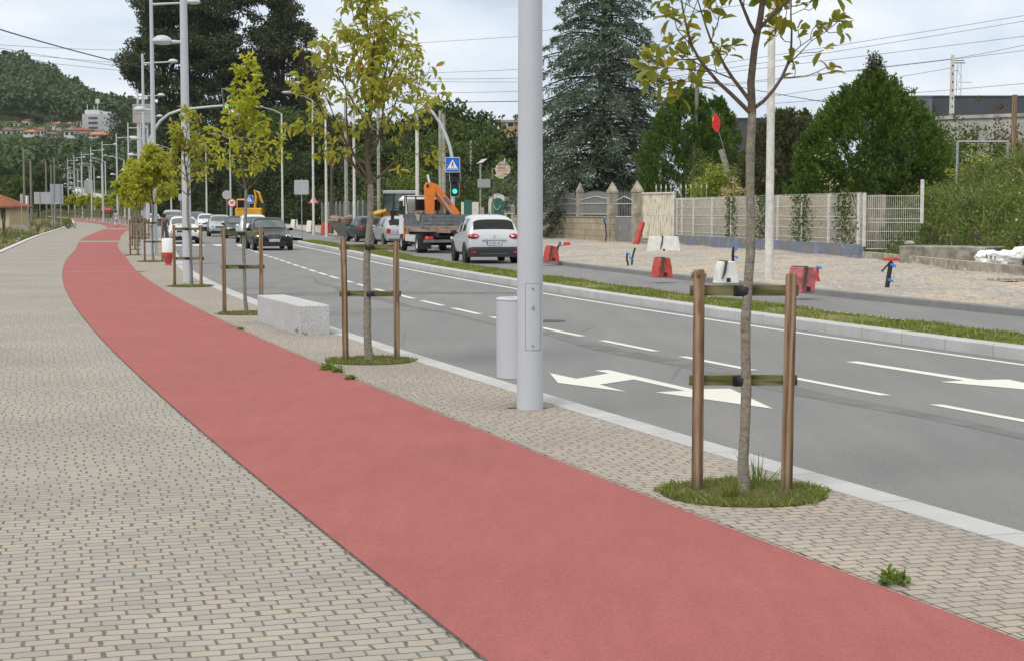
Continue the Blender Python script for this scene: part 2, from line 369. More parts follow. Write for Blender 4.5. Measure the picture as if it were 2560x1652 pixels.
def mat_wood(name, c1, c2, c3, sc=1., alongx=False):
    t = NT(name); o = t.coord('Object', scale=(1.6 * sc, 22 * sc, 22 * sc) if alongx else (22 * sc, 22 * sc, 1.6 * sc)); n = t.noise(o, 1.6, 6, .65, .8)
    wv = t.n('ShaderNodeTexWave', wave_type='BANDS', bands_direction='X'); t.L(t.coord('Object', scale=(.1, 1, 3) if alongx else (1, 1, .10)), wv.inputs[0]); wv.inputs['Scale'].default_value = 6; wv.inputs['Distortion'].default_value = 9; wv.inputs['Detail'].default_value = 3; wv.inputs['Detail Scale'].default_value = .9
    n9 = t.noise(t.coord('Object', scale=(2.2 * sc, 70 * sc, 70 * sc) if alongx else (70 * sc, 70 * sc, 2.2 * sc)), 1.3, 4, .7); f = t.math('ADD', t.math('ADD', t.math('MULTIPLY', n, .45), t.math('MULTIPLY', wv.outputs[1], .25)), t.math('MULTIPLY', n9, .3))
    c = t.ramp(f, [(.34, c1), (.5, c2), (.66, c3)])
    cr_ = t.noise(t.coord('Object', scale=(.7, 45, 45) if alongx else (45, 45, .7)), 1.2, 2, .5); c = t.mix(t.mr(cr_, .69, .72), c, tuple(v * .22 for v in c1))
    kn = t.voro(t.coord('Object', scale=(7, 7, 2.2)), 1.0); c = t.mix(t.mr(kn, .04, .16, .6, 0), c, tuple(v * .6 for v in c1))
    sp = t.n('ShaderNodeSeparateXYZ'); t.L(t.coord('Object'), sp.inputs[0])
    c = t.mix(t.mr(sp.outputs[2], .0, .14, .55, 0), c, (.05, .045, .03))
    return t.pbr(c, .85, bump=t.bump(f, .45, .004), spec=.2)
def mat_bark(name='grey_bark', a=(.12, .105, .085), b=(.27, .25, .215), lich=(.27, .27, .13)):
    t = NT(name); o = t.coord('Object'); n = t.noise(o, 34, 6, .7); r_ = t.noise(t.coord('Object', scale=(1, 1, 6)), 9, 4, .6)
    c = t.ramp(t.math('ADD', t.math('MULTIPLY', n, .6), t.math('MULTIPLY', r_, .4)), [(.35, a), (.62, b)])
    l = t.noise(o, 13, 4, .6); c = t.mix(t.mr(l, .54, .66, 0, .7), c, lich)
    l2 = t.voro(o, 55); c = t.mix(t.mr(l2, .2, .35, .45, 0), c, tuple(v * 1.5 for v in b))
    return t.pbr(c, .9, bump=t.bump(n, .6, .006), spec=.15)
def mat_ground(name, stops, scale=1.5, fine=60, fs=.5, bump=.5, bd=.02):
    t = NT(name); w = t.coord('World'); n = t.noise(w, scale, 7, .65); f = t.noise(w, fine, 4, .8)
    c = t.ramp(n, stops); c = t.mix(fs, c, t.ramp(f, [(.28, (.45, .45, .45)), (.72, (1.45, 1.42, 1.38))]), 'MULTIPLY')
    return t.pbr(c, .95, bump=t.bump(f, bump, bd), spec=.1)
M = {}
M['setts'] = mat_setts('granite_setts', (1.0, .995, .99)); M['setts_warm'] = mat_setts('granite_setts_warm', (1.04, .99, .955), 1.0)
M['track'] = mat_track(); M['asphalt'] = mat_asphalt(); M['paint'] = mat_paint(); M['granite'] = mat_granite(light=1.0)
M['kerb'] = mat_kerb('pale_kerb', .95, .3); M['kerb2'] = mat_kerb('median_kerb', .98, .5); M['kerb3'] = mat_kerb('dirty_kerb', .48, .8); M['kerb4'] = mat_kerb('white_kerb', 1.2, .25)
M['tar'] = mat_ground('tar', [(.3, (.075, .077, .08)), (.7, (.12, .12, .124))], 2.5, 120, .4, .2, .004); M['tar2'] = mat_ground('worn_tar', [(.3, (.135, .137, .14)), (.6, (.195, .195, .196))], 2.2, 150, .5, .2, .004)
M['gravel'] = mat_ground('gravel', [(.28, (.42, .375, .32)), (.42, (.36, .34, .31)), (.52, (.43, .40, .36)), (.60, (.50, .41, .31)), (.72, (.38, .36, .335))], .42, 8, .95, .9, .06)
M['terrain'] = mat_ground('terrain', [(.3, (.04, .06, .02)), (.7, (.09, .11, .04))], .05, 3, .5)
M['soil'] = mat_ground('soil', [(.3, (.07, .06, .03)), (.7, (.13, .12, .05))], 3, 60)
M['median_soil'] = mat_ground('median_soil', [(.3, (.10, .12, .03)), (.5, (.17, .17, .06)), (.7, (.30, .25, .13))], 1.2, 60)
M['stake'] = mat_wood('treated_pine', (.11, .066, .038), (.215, .142, .086), (.33, .245, .165)); M['rail'] = mat_wood('mossy_batten', (.065, .07, .025), (.125, .13, .05), (.20, .18, .10), 1.3, True)
M['bark'] = mat_bark(); M['bark2'] = mat_bark('dark_bark', (.05, .042, .035), (.12, .10, .085), (.10, .11, .06)); M['twig'] = mat_bark('twig_bark', (.06, .045, .032), (.15, .12, .09), (.13, .11, .08))
M['rubber'] = plain('black_rubber', (.012, .012, .014), .6); M['pole'] = plain('pale_grey_coating', (.47, .50, .54), .42, 0, .03, 1.2, spec=.5)
M['pole_line'] = plain('seam_shadow_gap', (.09, .09, .10), .6); M['steel'] = plain('galvanised_steel', (.42, .43, .44), .45, .7, .12, 8); M['white_plastic'] = plain('white_plastic', (.72, .72, .68), .5, 0, .12, 4)
M['red_plastic'] = plain('red_plastic', (.50, .065, .05), .55, 0, .3, 6); M['pink_plastic'] = plain('faded_red_plastic', (.46, .12, .13), .6, 0, .3, 5); M['concrete'] = plain('concrete', (.34, .325, .29), .9, 0, .25, 6)
M['white_conc'] = plain('whitewashed_concrete', (.62, .605, .56), .85, 0, .15, 7); M['dark_conc'] = plain('weathered_concrete', (.20, .19, .165), .92, 0, .35, 5)
M['white'] = plain('white_paint', (.78, .78, .78), .45, 0, .05); M['black'] = plain('black', (.015, .015, .016), .5); M['blue_sign'] = plain('sign_blue', (.012, .12, .55), .4, 0, .05); M['red_sign'] = plain('sign_red', (.55, .03, .03), .4, 0, .06)
M['sign_back'] = plain('sign_back_grey', (.40, .42, .43), .5, .2, .06); M['lamp_glass'] = plain('lamp_diffuser', (.62, .64, .66), .3, 0, .03)
M['tyre'] = plain('tyre', (.018, .018, .019), .8); M['rim'] = plain('alloy', (.38, .39, .41), .3, .8, .05); M['darkrim'] = plain('black_alloy', (.05, .05, .055), .35, .4)
M['glass'] = plain('car_glass', (.010, .013, .014), .08, 0, .1, 1, spec=.35); M['glass_light'] = plain('windscreen', (.06, .085, .09), .04, 0, .3, 2, spec=.9, coat=.5)
M['tail'] = plain('tail_lamp', (.42, .012, .015), .15, 0, .3, 9, coat=.8); M['head'] = plain('head_lamp', (.55, .57, .60), .08, .5, .25, 12, coat=.9); M['trim'] = plain('black_trim', (.02, .021, .023), .55)
M['plate'] = plain('number_plate', (.70, .70, .68), .5, 0, .03); M['yellow'] = plain('yellow_machine', (.62, .33, .025), .45, 0, .12); M['orange'] = plain('orange_crane', (.72, .20, .02), .45, 0, .12); M['truckgrey'] = plain('grey_dropside', (.15, .165, .18), .6, 0, .3, 6)
M['rust'] = plain('rusty_tan', (.30, .21, .165), .8, 0, .3, 6); M['blue_tape'] = plain('blue_tape', (.05, .22, .62), .5, 0, .2, 9); M['green_plastic'] = plain('green_panel', (.02, .13, .105), .5)
def emis(name, c, s): return NT(name).pbr(c, .4, emit=c, estr=s)
M['green_light'] = emis('green_lamp_on', (.03, .75, .45), 1.6); M['amber_light'] = emis('indicator_on', (.95, .42, .08), 1.8); M['white_light'] = emis('lit_lamp', (1, .9, .72), 1.6)
def paint(n, c, met=.0, r_=.3): return plain(n, c, r_, met, .04, 1, coat=.35 if sum(c) > .4 else .12, spec=.5 if sum(c) > .4 else .3)
M['p_black'] = paint('black_car_paint', (.008, .008, .010)); M['p_white'] = paint('white_car_paint', (.66, .68, .70)); M['p_silver'] = paint('silver_car_paint', (.40, .42, .44), .4); M['p_pearl'] = paint('pearl_car_paint', (.56, .58, .61), .25)
M['p_dark'] = paint('dark_blue_car_paint', (.018, .02, .032)); M['p_green'] = paint('dark_green_car_paint', (.022, .04, .040)); M['p_grey'] = paint('grey_car_paint', (.13, .14, .15), .3); M['p_red'] = paint('red_car_paint', (.30, .02, .02))
# ================================================================ the road's lines, measured on the ground
def zr(Y): return 0.65 * (max(0., Y - 120) / 130) ** 1.5
def GZ(px, py, z=0.0):
    q = z
    for _ in range(12):
        X, Y = G(px, min(py, 826) if py < 826 else py, q); q = z + zr(min(Y, 400))
    return X, Y
FAR = [(60, -5.25), (75, -8.8), (90, -12.3), (110, -17.1), (130, -21.6), (147, -25.3), (165, -29.6), (185, -35.6), (205, -42.8), (230, -52.5), (260, -63), (300, -79), (360, -104)]
FY, FX = np.array([a for a, b in FAR], float), np.array([b for a, b in FAR], float)
def polyline(c, lo, hi, Y):
    if Y < lo: return np.polyval(c, lo) + np.polyval(np.polyder(c), lo) * (Y - lo)
    return np.polyval(c, min(Y, hi))
def blend(a, b, Y, y0, y1):
    t = min(1, max(0, (Y - y0) / (y1 - y0))); t = t * t * (3 - 2 * t); return a * (1 - t) + b * t
def farmed(Y): return float(np.interp(Y, FY, FX))
def Lmed(Y): return blend(polyline([-1.72e-5, .0036753, -.481701, 14.06075], 19, 80, Y), farmed(Y), Y, 60, 80)
def Lkr(Y): return blend(polyline([-6.5e-6, .0022331, -.4182187, 5.9211596], 8, 60, Y), Lmed(Y) - 7.15, Y, 45, 60)
def Lkp(Y): return blend(polyline([-2.1e-6, .0018792, -.409385, 5.591689], 8, 50, Y), Lkr(Y) - .3, Y, 24, 34)
def Lmf(Y): return Lmed(Y) + 1.55
def Lfar(Y): return Lmf(Y) + 3.75
def Ltr(Y): return blend(polyline([-5.7e-6, .0017857, -.3995531, 4.3136705], 6.1, 85, Y), Lkr(Y) - 2.6, Y, 55, 80)
def Ltl(Y): return blend(polyline([-5.4e-6, .0016494, -.3910619, 2.1149847], 5.8, 98, Y), Lkr(Y) - 4.9, Y, 65, 95)
LKY = np.array([-10, 66.9, 92, 118, 147, 165, 192, 240, 300, 360.]); LKX = np.array([-1.4, -21.4, -28, -34.7, -41.6, -46, -52.6, -66, -90, -116.])
def Llk(Y): return float(np.interp(Y, LKY, LKX))
def Ldash(Y): return blend(polyline([-3.03e-5, .0050509, -.5148442, 10.4670736], 14.5, 84, Y), Lmed(Y) - 3.5, Y, 60, 80)
def head(Y, f=Lmed): return math.atan(-(f(Y + 2) - f(Y - 2)) / 4)
YS = np.concatenate([np.arange(-8, 24, .8), np.arange(24, 60, 1.5), np.arange(60, 362, 4)])
def strip(name, prof, mat, ys=YS, kind='structure', smooth=False, label=None, cat=None):
    """prof: list of (line, dx, z) swept along the road"""
    V = []; n = len(prof)
    for Y in ys:
        for f, dx, z in prof: V.append((f(Y) + dx, Y, z + zr(Y)))
    F = [(i * n + k, i * n + k + 1, (i + 1) * n + k + 1, (i + 1) * n + k) for i in range(len(ys) - 1) for k in range(n - 1)]
    mb = MB(); mb.add(V, F); o = mb.build(name, mat, smooth=smooth)
    for p_ in o.data.polygons:
        pass
    return tag(o, label, cat, None, kind)
RZ = -.12
# terrain out to the hills
def hillz(X, Y):
    px = 1280 + 4000 * X / max(Y, 1)
    if Y < 260: b = 0
    else: b = np.interp(Y, [260, 450, 540, 600, 630, 690, 760, 950, 1150, 2500], [.0, 5.6, 14, 25, 30.5, 39, 50, 80, 84, 60])
    f = np.interp(px, [-1500, -200, 60, 130, 180, 250, 330, 420, 800, 1300, 3000], [1.05, 1.0, 1.0, .92, .82, .70, .66, .6, .35, .22, .2])
    g = 1 + (f - 1) * min(1, max(0, (Y - 500) / 420))
    z = b * g
    if px > 360: z *= max(.25, 1 - (px - 360) / 700)
    return z + zr(min(Y, 300)) - .32
ys = np.concatenate([np.arange(-30, 300, 15), np.arange(300, 1200, 25), [1400, 1800, 2600, 4000]])
xs = np.concatenate([[-3000, -1500, -900], np.arange(-600, 900, 25), [1200, 2000, 3500]])
V = [(x, y, hillz(x, y)) for y in ys for x in xs]; n = len(xs)
F = [(i * n + k, i * n + k + 1, (i + 1) * n + k + 1, (i + 1) * n + k) for i in range(len(ys) - 1) for k in range(n - 1)]
tag(MB().add(V, F).build('terrain', M['terrain'], smooth=True), kind='structure')
strip('road', [(Lkr, -.1, RZ), (Lfar, .1, RZ)], M['asphalt'])
strip('pavement', [(Llk, .2, 0), (Lkp, .02, 0)], M['setts'])
# warmer, darker-jointed paving of the tree strip lies in the same slab, 3 mm proud
strip('pavement_edge_strip', [(Ltr, .04, .003), (Lkp, .0, .003)], M['setts_warm'])
strip('kerb', [(Lkp, 0, -.1), (Lkp, 0, .008), (Lkr, -.015, .008), (Lkr, 0, -.007), (Lkr, 0, -.2)], M['kerb'])
strip('verge_kerb', [(Llk, .0, -.1), (Llk, .0, .05), (Llk, .22, .05), (Llk, .22, -.05)], M['kerb4'])
M['joint'] = mat_ground('joint_grit', [(.3, (.06, .055, .048)), (.5, (.13, .12, .10)), (.7, (.24, .22, .19))], 14, 60, .5, .3, .004)
# the track, with the gaps where a footway crosses it
for a, b in ((5.0, 87.2), (92, 146), (154, 300)):
    yy = np.unique(np.concatenate([[a], YS[(YS > a) & (YS < b)], [b]])) if a > 5.5 else np.unique(np.concatenate([np.arange(-6, 24, .5), YS[(YS > 24) & (YS < b)], [b]]))
    strip('cycle_track', [(Ltl, 0, .009), (Ltr, 0, .009)], M['track'], yy)
    strip('track_joint', [(Ltl, -.008, .0055), (Ltl, .010, .0055)], M['joint'], yy); strip('track_joint', [(Ltr, -.010, .0075), (Ltr, .005, .0075)], M['joint'], yy)
# thin drainage joints across the track
for Y in (43.5, 59.5, 63.5):
    mb = MB(); mb.add([(Ltl(Y), Y, .0125), (Ltr(Y), Y + .4, .0125), (Ltr(Y), Y + .9, .0125), (Ltl(Y), Y + .5, .0125)], [(0, 1, 2, 3)])
    tag(mb.build('track_patch', mat_ground('track_patch', [(.3, (.30, .17, .16)), (.7, (.36, .22, .20))], 3, 120, .4)), kind='structure')
my = YS[YS < 90]; nose = []
my = np.concatenate([my, [86, 88, 89.2, 90, 90.4]]); my = np.unique(my)
def nz(Y): return 0 if Y < 87 else (.75 * (1 - math.sqrt(max(0, 1 - ((Y - 87) / 3.5) ** 2))))
def pL(d): return lambda Y: Lmed(Y) + min(d, .775) + nz(Y) * (1 if d < .7 else 1)
def A(Y): return Lmed(Y) + nz(Y)
def B(Y): return Lmf(Y) - nz(Y)
strip('median_kerb', [(A, 0, -.2), (A, .0, .02), (A, .02, .035), (A, .27, .035), (A, .27, -.05)], M['kerb2'], my)
strip('median_kerb', [(B, -.12, -.05), (B, -.12, .035), (B, -.02, .035), (B, 0, .02), (B, 0, -.2)], M['kerb2'], my)
tag(MB().add([(A(90.4), 90.4, -.2), (B(90.4), 90.4, -.2), (B(90.4), 90.4, .035), (A(90.4), 90.4, .035), (A(90.4), 89.6, .036), (B(90.4), 89.6, .036)], [(0, 1, 2, 3), (3, 2, 5, 4)]).build('median_nose', M['kerb2']), kind='structure')
def Cn(Y): return (Lmed(Y) + Lmf(Y)) / 2
strip('median_soil', [(A, .27, .02), (Cn, 0, .075), (B, -.12, .02)], M['median_soil'], my, smooth=True)
y2 = np.concatenate([[99], YS[YS > 99]])
strip('median_kerb', [(Lmed, 0, -.2), (Lmed, 0, .035), (Lmed, .27, .035), (Lmed, .27, -.05)], M['kerb2'], y2)
strip('median_kerb', [(Lmf, -.12, -.05), (Lmf, -.12, .035), (Lmf, 0, .035), (Lmf, 0, -.2)], M['kerb2'], y2)
strip('median_soil', [(Lmed, .27, .02), (Cn, 0, .075), (Lmf, -.12, .02)], M['median_soil'], y2, smooth=True)
strip('site_kerb', [(Lfar, 0, -.2), (Lfar, .0, -.01), (Lfar, .02, .01), (Lfar, .17, .01), (Lfar, .17, -.05)], M['kerb3'])
# lane markings
PZ = RZ + .004
strip('edge_line', [(Lmed, -.42, PZ), (Lmed, -.30, PZ)], M['paint'], YS[YS < 92]); strip('edge_line', [(Lmf, .16, PZ), (Lmf, .26, PZ)], M['paint'], YS[YS < 92])
mb = MB(); a0 = 15.41 - 2.46 * 5
while a0 < 86:
    yy = [a0, a0 + .86, a0 + 1.72]; w_ = .062; L_ = [(Ldash(q) - w_, q, PZ) for q in yy]; R_ = [(Ldash(q) + w_, q, PZ) for q in yy]
    mb.add(L_ + R_, [(0, 1, 4, 3), (1, 2, 5, 4)]); a0 += 2.46
tag(mb.build('lane_dashes', M['paint']), kind='structure')
def decal(name, pts, s, ox, oy, mat=M['paint'], z=PZ):
    P = [(*G(ox + a / s, oy + b / s, RZ), z) for a, b in pts]
    return tag(MB().add(P, [tuple(range(len(P)))]).build(name, mat), kind='structure')
decal('road_arrow', [(122, 473), (305, 512), (525, 475), (432, 456), (518, 451), (705, 492), (1100, 583), (1360, 580), (1655, 718), (845, 605), (1045, 594), (700, 517), (465, 552), (650, 602), (178, 540)], 2.744, 1330, 760)
decal('road_arrow', [(455, 250), (545, 246), (1440, 384), (1660, 380), (2200, 492), (1155, 398), (1330, 388)], 2.962, 1960, 820)
for k in range(6):   # zebra crossing ahead of the queue
    x0 = Lkr(84) + .5 + k * 1.12; tag(MB().add([(x0, 83, PZ), (x0 + .55, 83, PZ), (x0 + .55 - .9, 86.5, PZ), (x0 - .9, 86.5, PZ)], [(0, 1, 2, 3)]).build('crossing_bar', M['paint']), kind='structure')
# tarred seam wandering beside the dashes
V = []; yy = np.arange(4, 46, .6)
for Y in yy:
    c = Ldash(Y) - .62 - .22 * math.sin(Y * .21) - .08 * math.sin(Y * 1.3); w_ = (.15 + .08 * math.sin(Y * .37 + 1)) * min(1, (46.5 - Y) / 14)
    V += [(c - w_, Y, RZ + .002), (c + w_, Y, RZ + .002)]
tag(MB().add(V, [(2 * i, 2 * i + 1, 2 * i + 3, 2 * i + 2) for i in range(len(yy) - 1)]).build('tar_seam', M['tar2']), kind='structure')
V = [(*G(a, b, RZ), RZ + .0028) for a, b in ((610, 737), (760, 731), (1000, 729), (1290, 731), (1290, 736), (1000, 735), (760, 740), (640, 746))]
tag(MB().add(V, [tuple(range(8))]).build('tar_patch', M['tar2']), kind='structure')
x, y = G(1368, 803, RZ)
mb = MB(); mb.lathe([(.30, 0), (.30, .004)], (x, y, RZ + .001), 24)
tag(mb.build('manhole_cover', plain('iron', (.05, .05, .052), .6, .3, .2, 60)), 'round iron manhole cover in the near lanes right of the big grey post', 'manhole cover')
# gravel building site between the far kerb and the fence
FEN = [(-30, 165), (-12, 130), (1.9, 101), (5.4, 84), (6.6, 81), (7.9, 77.5), (10.2, 66.5), (12.2, 55.5), (14.1, 47), (16.5, 36), (18, 24)]
def Lfen(Y):
    ya = [b for a, b in FEN][::-1]; xa = [a for a, b in FEN][::-1]
    return float(np.interp(Y, ya, xa)) + 0.
V = []; NX = 26; gy = np.concatenate([np.arange(14, 110, .8), np.arange(110, 300, 5)])
for Y in gy:
    a = Lfar(Y) + .17; b = max(Lfen(Y) + 3, a + 9)
    for k in range(NX):
        t = k / (NX - 1); x = a + (b - a) * t
        h = .0 if k == 0 else .03 * math.sin(x * 1.9 + Y * .7) + .03 * math.sin(x * .8 - Y * 1.1) + random.uniform(-.022, .022) - .01 + .10 * t
        V.append((x, Y, h + zr(Y)))
F = [(i * NX + k, i * NX + k + 1, (i + 1) * NX + k + 1, (i + 1) * NX + k) for i in range(len(gy) - 1) for k in range(NX - 1)]
tag(MB().add(V, F).build('gravel_ground', M['gravel'], smooth=True), kind='structure')
# loose stones
N = 9000; Y = 20 + 75 * rng.random(N) ** 1.3; t = rng.random(N); X = np.array([Lfar(a) + .3 + b * (Lfen(a) - Lfar(a) - .3) for a, b in zip(Y, t)])
r_ = rng.uniform(.012, .035, N); c = np.stack([X, Y, np.full(N, .03) + .09 * t], 1)
oct_ = np.array([(1, 0, 0), (0, 1, 0), (-1, 0, 0), (0, -1, 0), (0, 0, .7), (0, 0, -.7)])
V = (c[:, None] + oct_[None] * r_[:, None, None] * rng.uniform(.6, 1.3, (N, 6, 1))).reshape(-1, 3)
k = (np.arange(N) * 6)[:, None]; T = np.concatenate([k + f for f in ([0, 1, 4], [1, 2, 4], [2, 3, 4], [3, 0, 4])])
t = NT('stone_chips'); M['stones'] = t.pbr(t.ramp(t.island(), [(0, (.20, .19, .18)), (.5, (.36, .33, .30)), (1, (.52, .49, .45))]), .9)
tag(fast_mesh('gravel_stones', V, [T], M['stones']), 'loose grey gravel stones scattered over the sandy building strip', 'gravel', kind='stuff')
# left verge
vy = np.concatenate([np.arange(20, 110, 2.), np.arange(110, 300, 6)]); V = []; NX = 18
for Y in vy:
    for k in range(NX):
        x = Llk(Y) - (k / (NX - 1)) ** 1.6 * 70; V.append((x, Y, zr(Y) + (.0 if k == 0 else .05 + .05 * math.sin(x) + .05 * math.sin(Y * .6))))
F = [(i * NX + k, i * NX + k + 1, (i + 1) * NX + k + 1, (i + 1) * NX + k) for i in range(len(vy) - 1) for k in range(NX - 1)]
tag(MB().add(V, F).build('verge', M['soil'], smooth=True), kind='structure')

# ================================================================ grass and weeds (uncountable)
M['grass'] = leafmat('grass_blades', (.10, .16, .03), (.19, .25, .05), (.34, .29, .13), .4, .6, 2.5, .20)
M['dry'] = leafmat('dry_stems', (.42, .34, .19), (.55, .47, .30), (.30, .20, .10), .3, .7, .8)
M['weed'] = leafmat('weed_leaves', (.075, .12, .032), (.18, .25, .065), (.30, .27, .12), .4, .6, .6, .10)
M['herb'] = leafmat('flowering_weeds', (.06, .09, .028), (.14, .17, .06), (.36, .32, .18), .35, .6, .35, .18)
M['petal'] = plain('petals', (.75, .74, .70), .6)
def blades(name, P, h, w_, mat, lean=.35, label=None, cat='grass', g=rng, seg=2):
    n = len(P); D = unit(np.stack([g.normal(0, lean, n), g.normal(0, lean, n), np.ones(n)], 1)); Sd = unit(np.cross(D, rvec(n, g)))
    h = np.broadcast_to(h, n)[:, None]; w_ = np.broadcast_to(w_, n)[:, None]
    bend = np.stack([D[:, 0], D[:, 1], np.zeros(n)], 1) * h * .5
    V = np.stack([P - Sd * w_ * .5, P + Sd * w_ * .5, P + D * h * .55 + Sd * w_ * .4, P + D * h * .55 - Sd * w_ * .4, P + D * h + bend * .7], 1).reshape(-1, 3)
    k = (np.arange(n) * 5)[:, None]
    return tag(fast_mesh(name, V, [k + [0, 1, 2, 3], k + [3, 2, 4]], mat), label, cat, None, 'stuff')
# median grass
N = 52000; Y = 17 + 73 * rng.random(N) ** 1.5; t = rng.random(N)
X = np.array([A(a) + .25 + b * (B(a) - A(a) - .36) for a, b in zip(Y, t)])
pat = np.sin(X * 2.1 + Y * 1.3) + np.sin(Y * .9 - X) + np.sin(Y * 3.1)
keep = pat + rng.normal(0, .8, N) > -1.1; P = np.stack([X, Y, np.full(N, .03) + .04 * (1 - np.abs(2 * t - 1))], 1)[keep]
hh = rng.uniform(.012, .045, len(P)) * (1 + .8 * (pat[keep] > .6)); blades('median_grass', P, hh, .012 + P[:, 1] * .00022, M['grass'], .55, 'patchy green and straw grass on the kerbed road divider')
# tree pit grass, one for each planted tree
TREES = [(1859, 1234), (924, 903), (617, 785), (478, 717), (384, 655)]
TP = [G(a, b) for a, b in TREES]
Y = 61.
while Y < 285: TP.append((Lkr(Y) - 1.45 - (.1 if len(TP) % 2 else 0), Y)); Y += 8.6
pts = []; mbp = MB()
for i, (x, y) in enumerate(TP):
    n = 4400 if i == 0 else (2600 if i == 1 else (1200 if i < 5 else 260))
    a = rng.uniform(0, 2 * math.pi, n); r_ = .50 * np.sqrt(rng.random(n)) * (1 + .05 * np.sin(a * 5 + i) + .03 * np.sin(a * 13))
    pts.append(np.stack([x + r_ * np.cos(a) * 1.0, y + .0 + r_ * np.sin(a) * .92, np.full(n, .008 + zr(y))], 1))
    mbp.lathe([(.49, 0), (.49, .010), (.3, .028)], (x, y, zr(y)), 28, sy=.92)
tag(mbp.build('tree_pit_soil', M['soil']), kind='structure')
P = np.concatenate(pts); hh = rng.uniform(.015, .048, len(P)); blades('tree_pit_grass', P, hh, .0045 + P[:, 1] * .00035, M['grass'], .6, 'short green grass in the round pits under the street trees')
M['shrub0'] = leafmat('leafy_weed', (.10, .17, .03), (.20, .28, .05), None, .4, .5, 3)
def tuft(x, y, n, h, spread, label, mat='grass', w_=.006):
    g = np.random.default_rng(int(abs(x * 100) + y * 10)); P = np.stack([g.normal(0, spread * .35, n), g.normal(0, spread * .35, n), np.zeros(n)], 1)
    D = unit(np.stack([P[:, 0] * 14, P[:, 1] * 14, np.ones(n)], 1) + g.normal(0, .25, (n, 3))); V, F = rhombs(P, D, g.uniform(.5, 1, n) * h, w_, g)
    if mat == 'weed' and w_ > .01:   # leafy rosette
        n = 70; d = rvec(n, g); d[:, 2] = np.abs(d[:, 2]); P = d * np.array([h * .9, h * .9, h * .8]) * g.uniform(.25, 1, (n, 1)); Vo, Q_, T_ = ovals(P, d + g.normal(0, .5, (n, 3)), unit(np.array([0, 0, 1.]) + g.normal(0, .4, (n, 3))), .55 * h * g.uniform(.6, 1.2, n), .30 * h, .3)
        k_ = len(V); V = np.concatenate([V[:4 * 25], Vo]); F = F[:25]; o = fast_mesh('weed_tuft', V, [np.concatenate([F, Q_ + 100]), T_ + 100], M['shrub0'])
    else: o = fast_mesh('weed_tuft', V, [F], M[mat])
    o.location = (x, y, .008); return tag(o, label, 'weed')
x, y = TP[0]
tuft(x - .10, y - .20, 60, .17, .05, 'pale long-bladed grass tuft in front of the nearest tree trunk'); tuft(x + .10, y + .12, 26, .26, .07, 'tall sprouting weed behind the nearest tree trunk', 'weed', .008)
for px, py, h, l in ((2232, 1460, .072, 'low leafy weed at the track edge in the lower right paving'), (820, 926, .09, 'left weed of three by the track near the second tree'), (845, 931, .07, 'middle weed of three by the track near the second tree'), (876, 950, .06, 'small yellowish weed at the track edge below the second tree'), (763, 836, .13, 'single weed growing against the end of the granite bench'), (601, 826, .05, 'tiny weed on the track edge left of the granite bench')):
    x, y = G(px, py); tuft(x, y, 90, h, .07 if h > .08 else .05, l, 'weed', .011)
# left verge weeds: green herbs with pale seed heads
N = 60000; Y = 60 + 150 * rng.random(N) ** 1.6; off = 14 * rng.random(N) ** 1.6; X = np.array([Llk(a) for a in Y]) - off - .05
P = np.stack([X, Y, np.array([zr(a) for a in Y]) + .02], 1); hh = rng.uniform(.15, .6, N) * (1 + .5 * np.sin(X * .7) * np.sin(Y * .23)) * np.minimum(1, .25 + off * .5)
keep = rng.random(N) < .68
blades('verge_weeds', P[keep], hh[keep], .035, M['herb'], .35, 'tall green weeds along the left edge of the promenade', 'weeds')
sel = (~keep) & (np.sin(X * .5 + 1) + np.sin(Y * .11) > -.3); blades('verge_dry_grass', P[sel], hh[sel] * 1.15, .022, M['dry'], .3, 'straw-coloured dry grass among the weeds on the left verge', 'dry grass')
n = 260; i = rng.choice(N, n); V, F = rhombs(P[i] + np.stack([np.zeros(n), np.zeros(n), hh[i]], 1), rvec(n), .10, .09); tag(fast_mesh('verge_flowers', V, [F], M['petal']), 'small white flower heads dotted over the left verge weeds', 'flowers', kind='stuff')
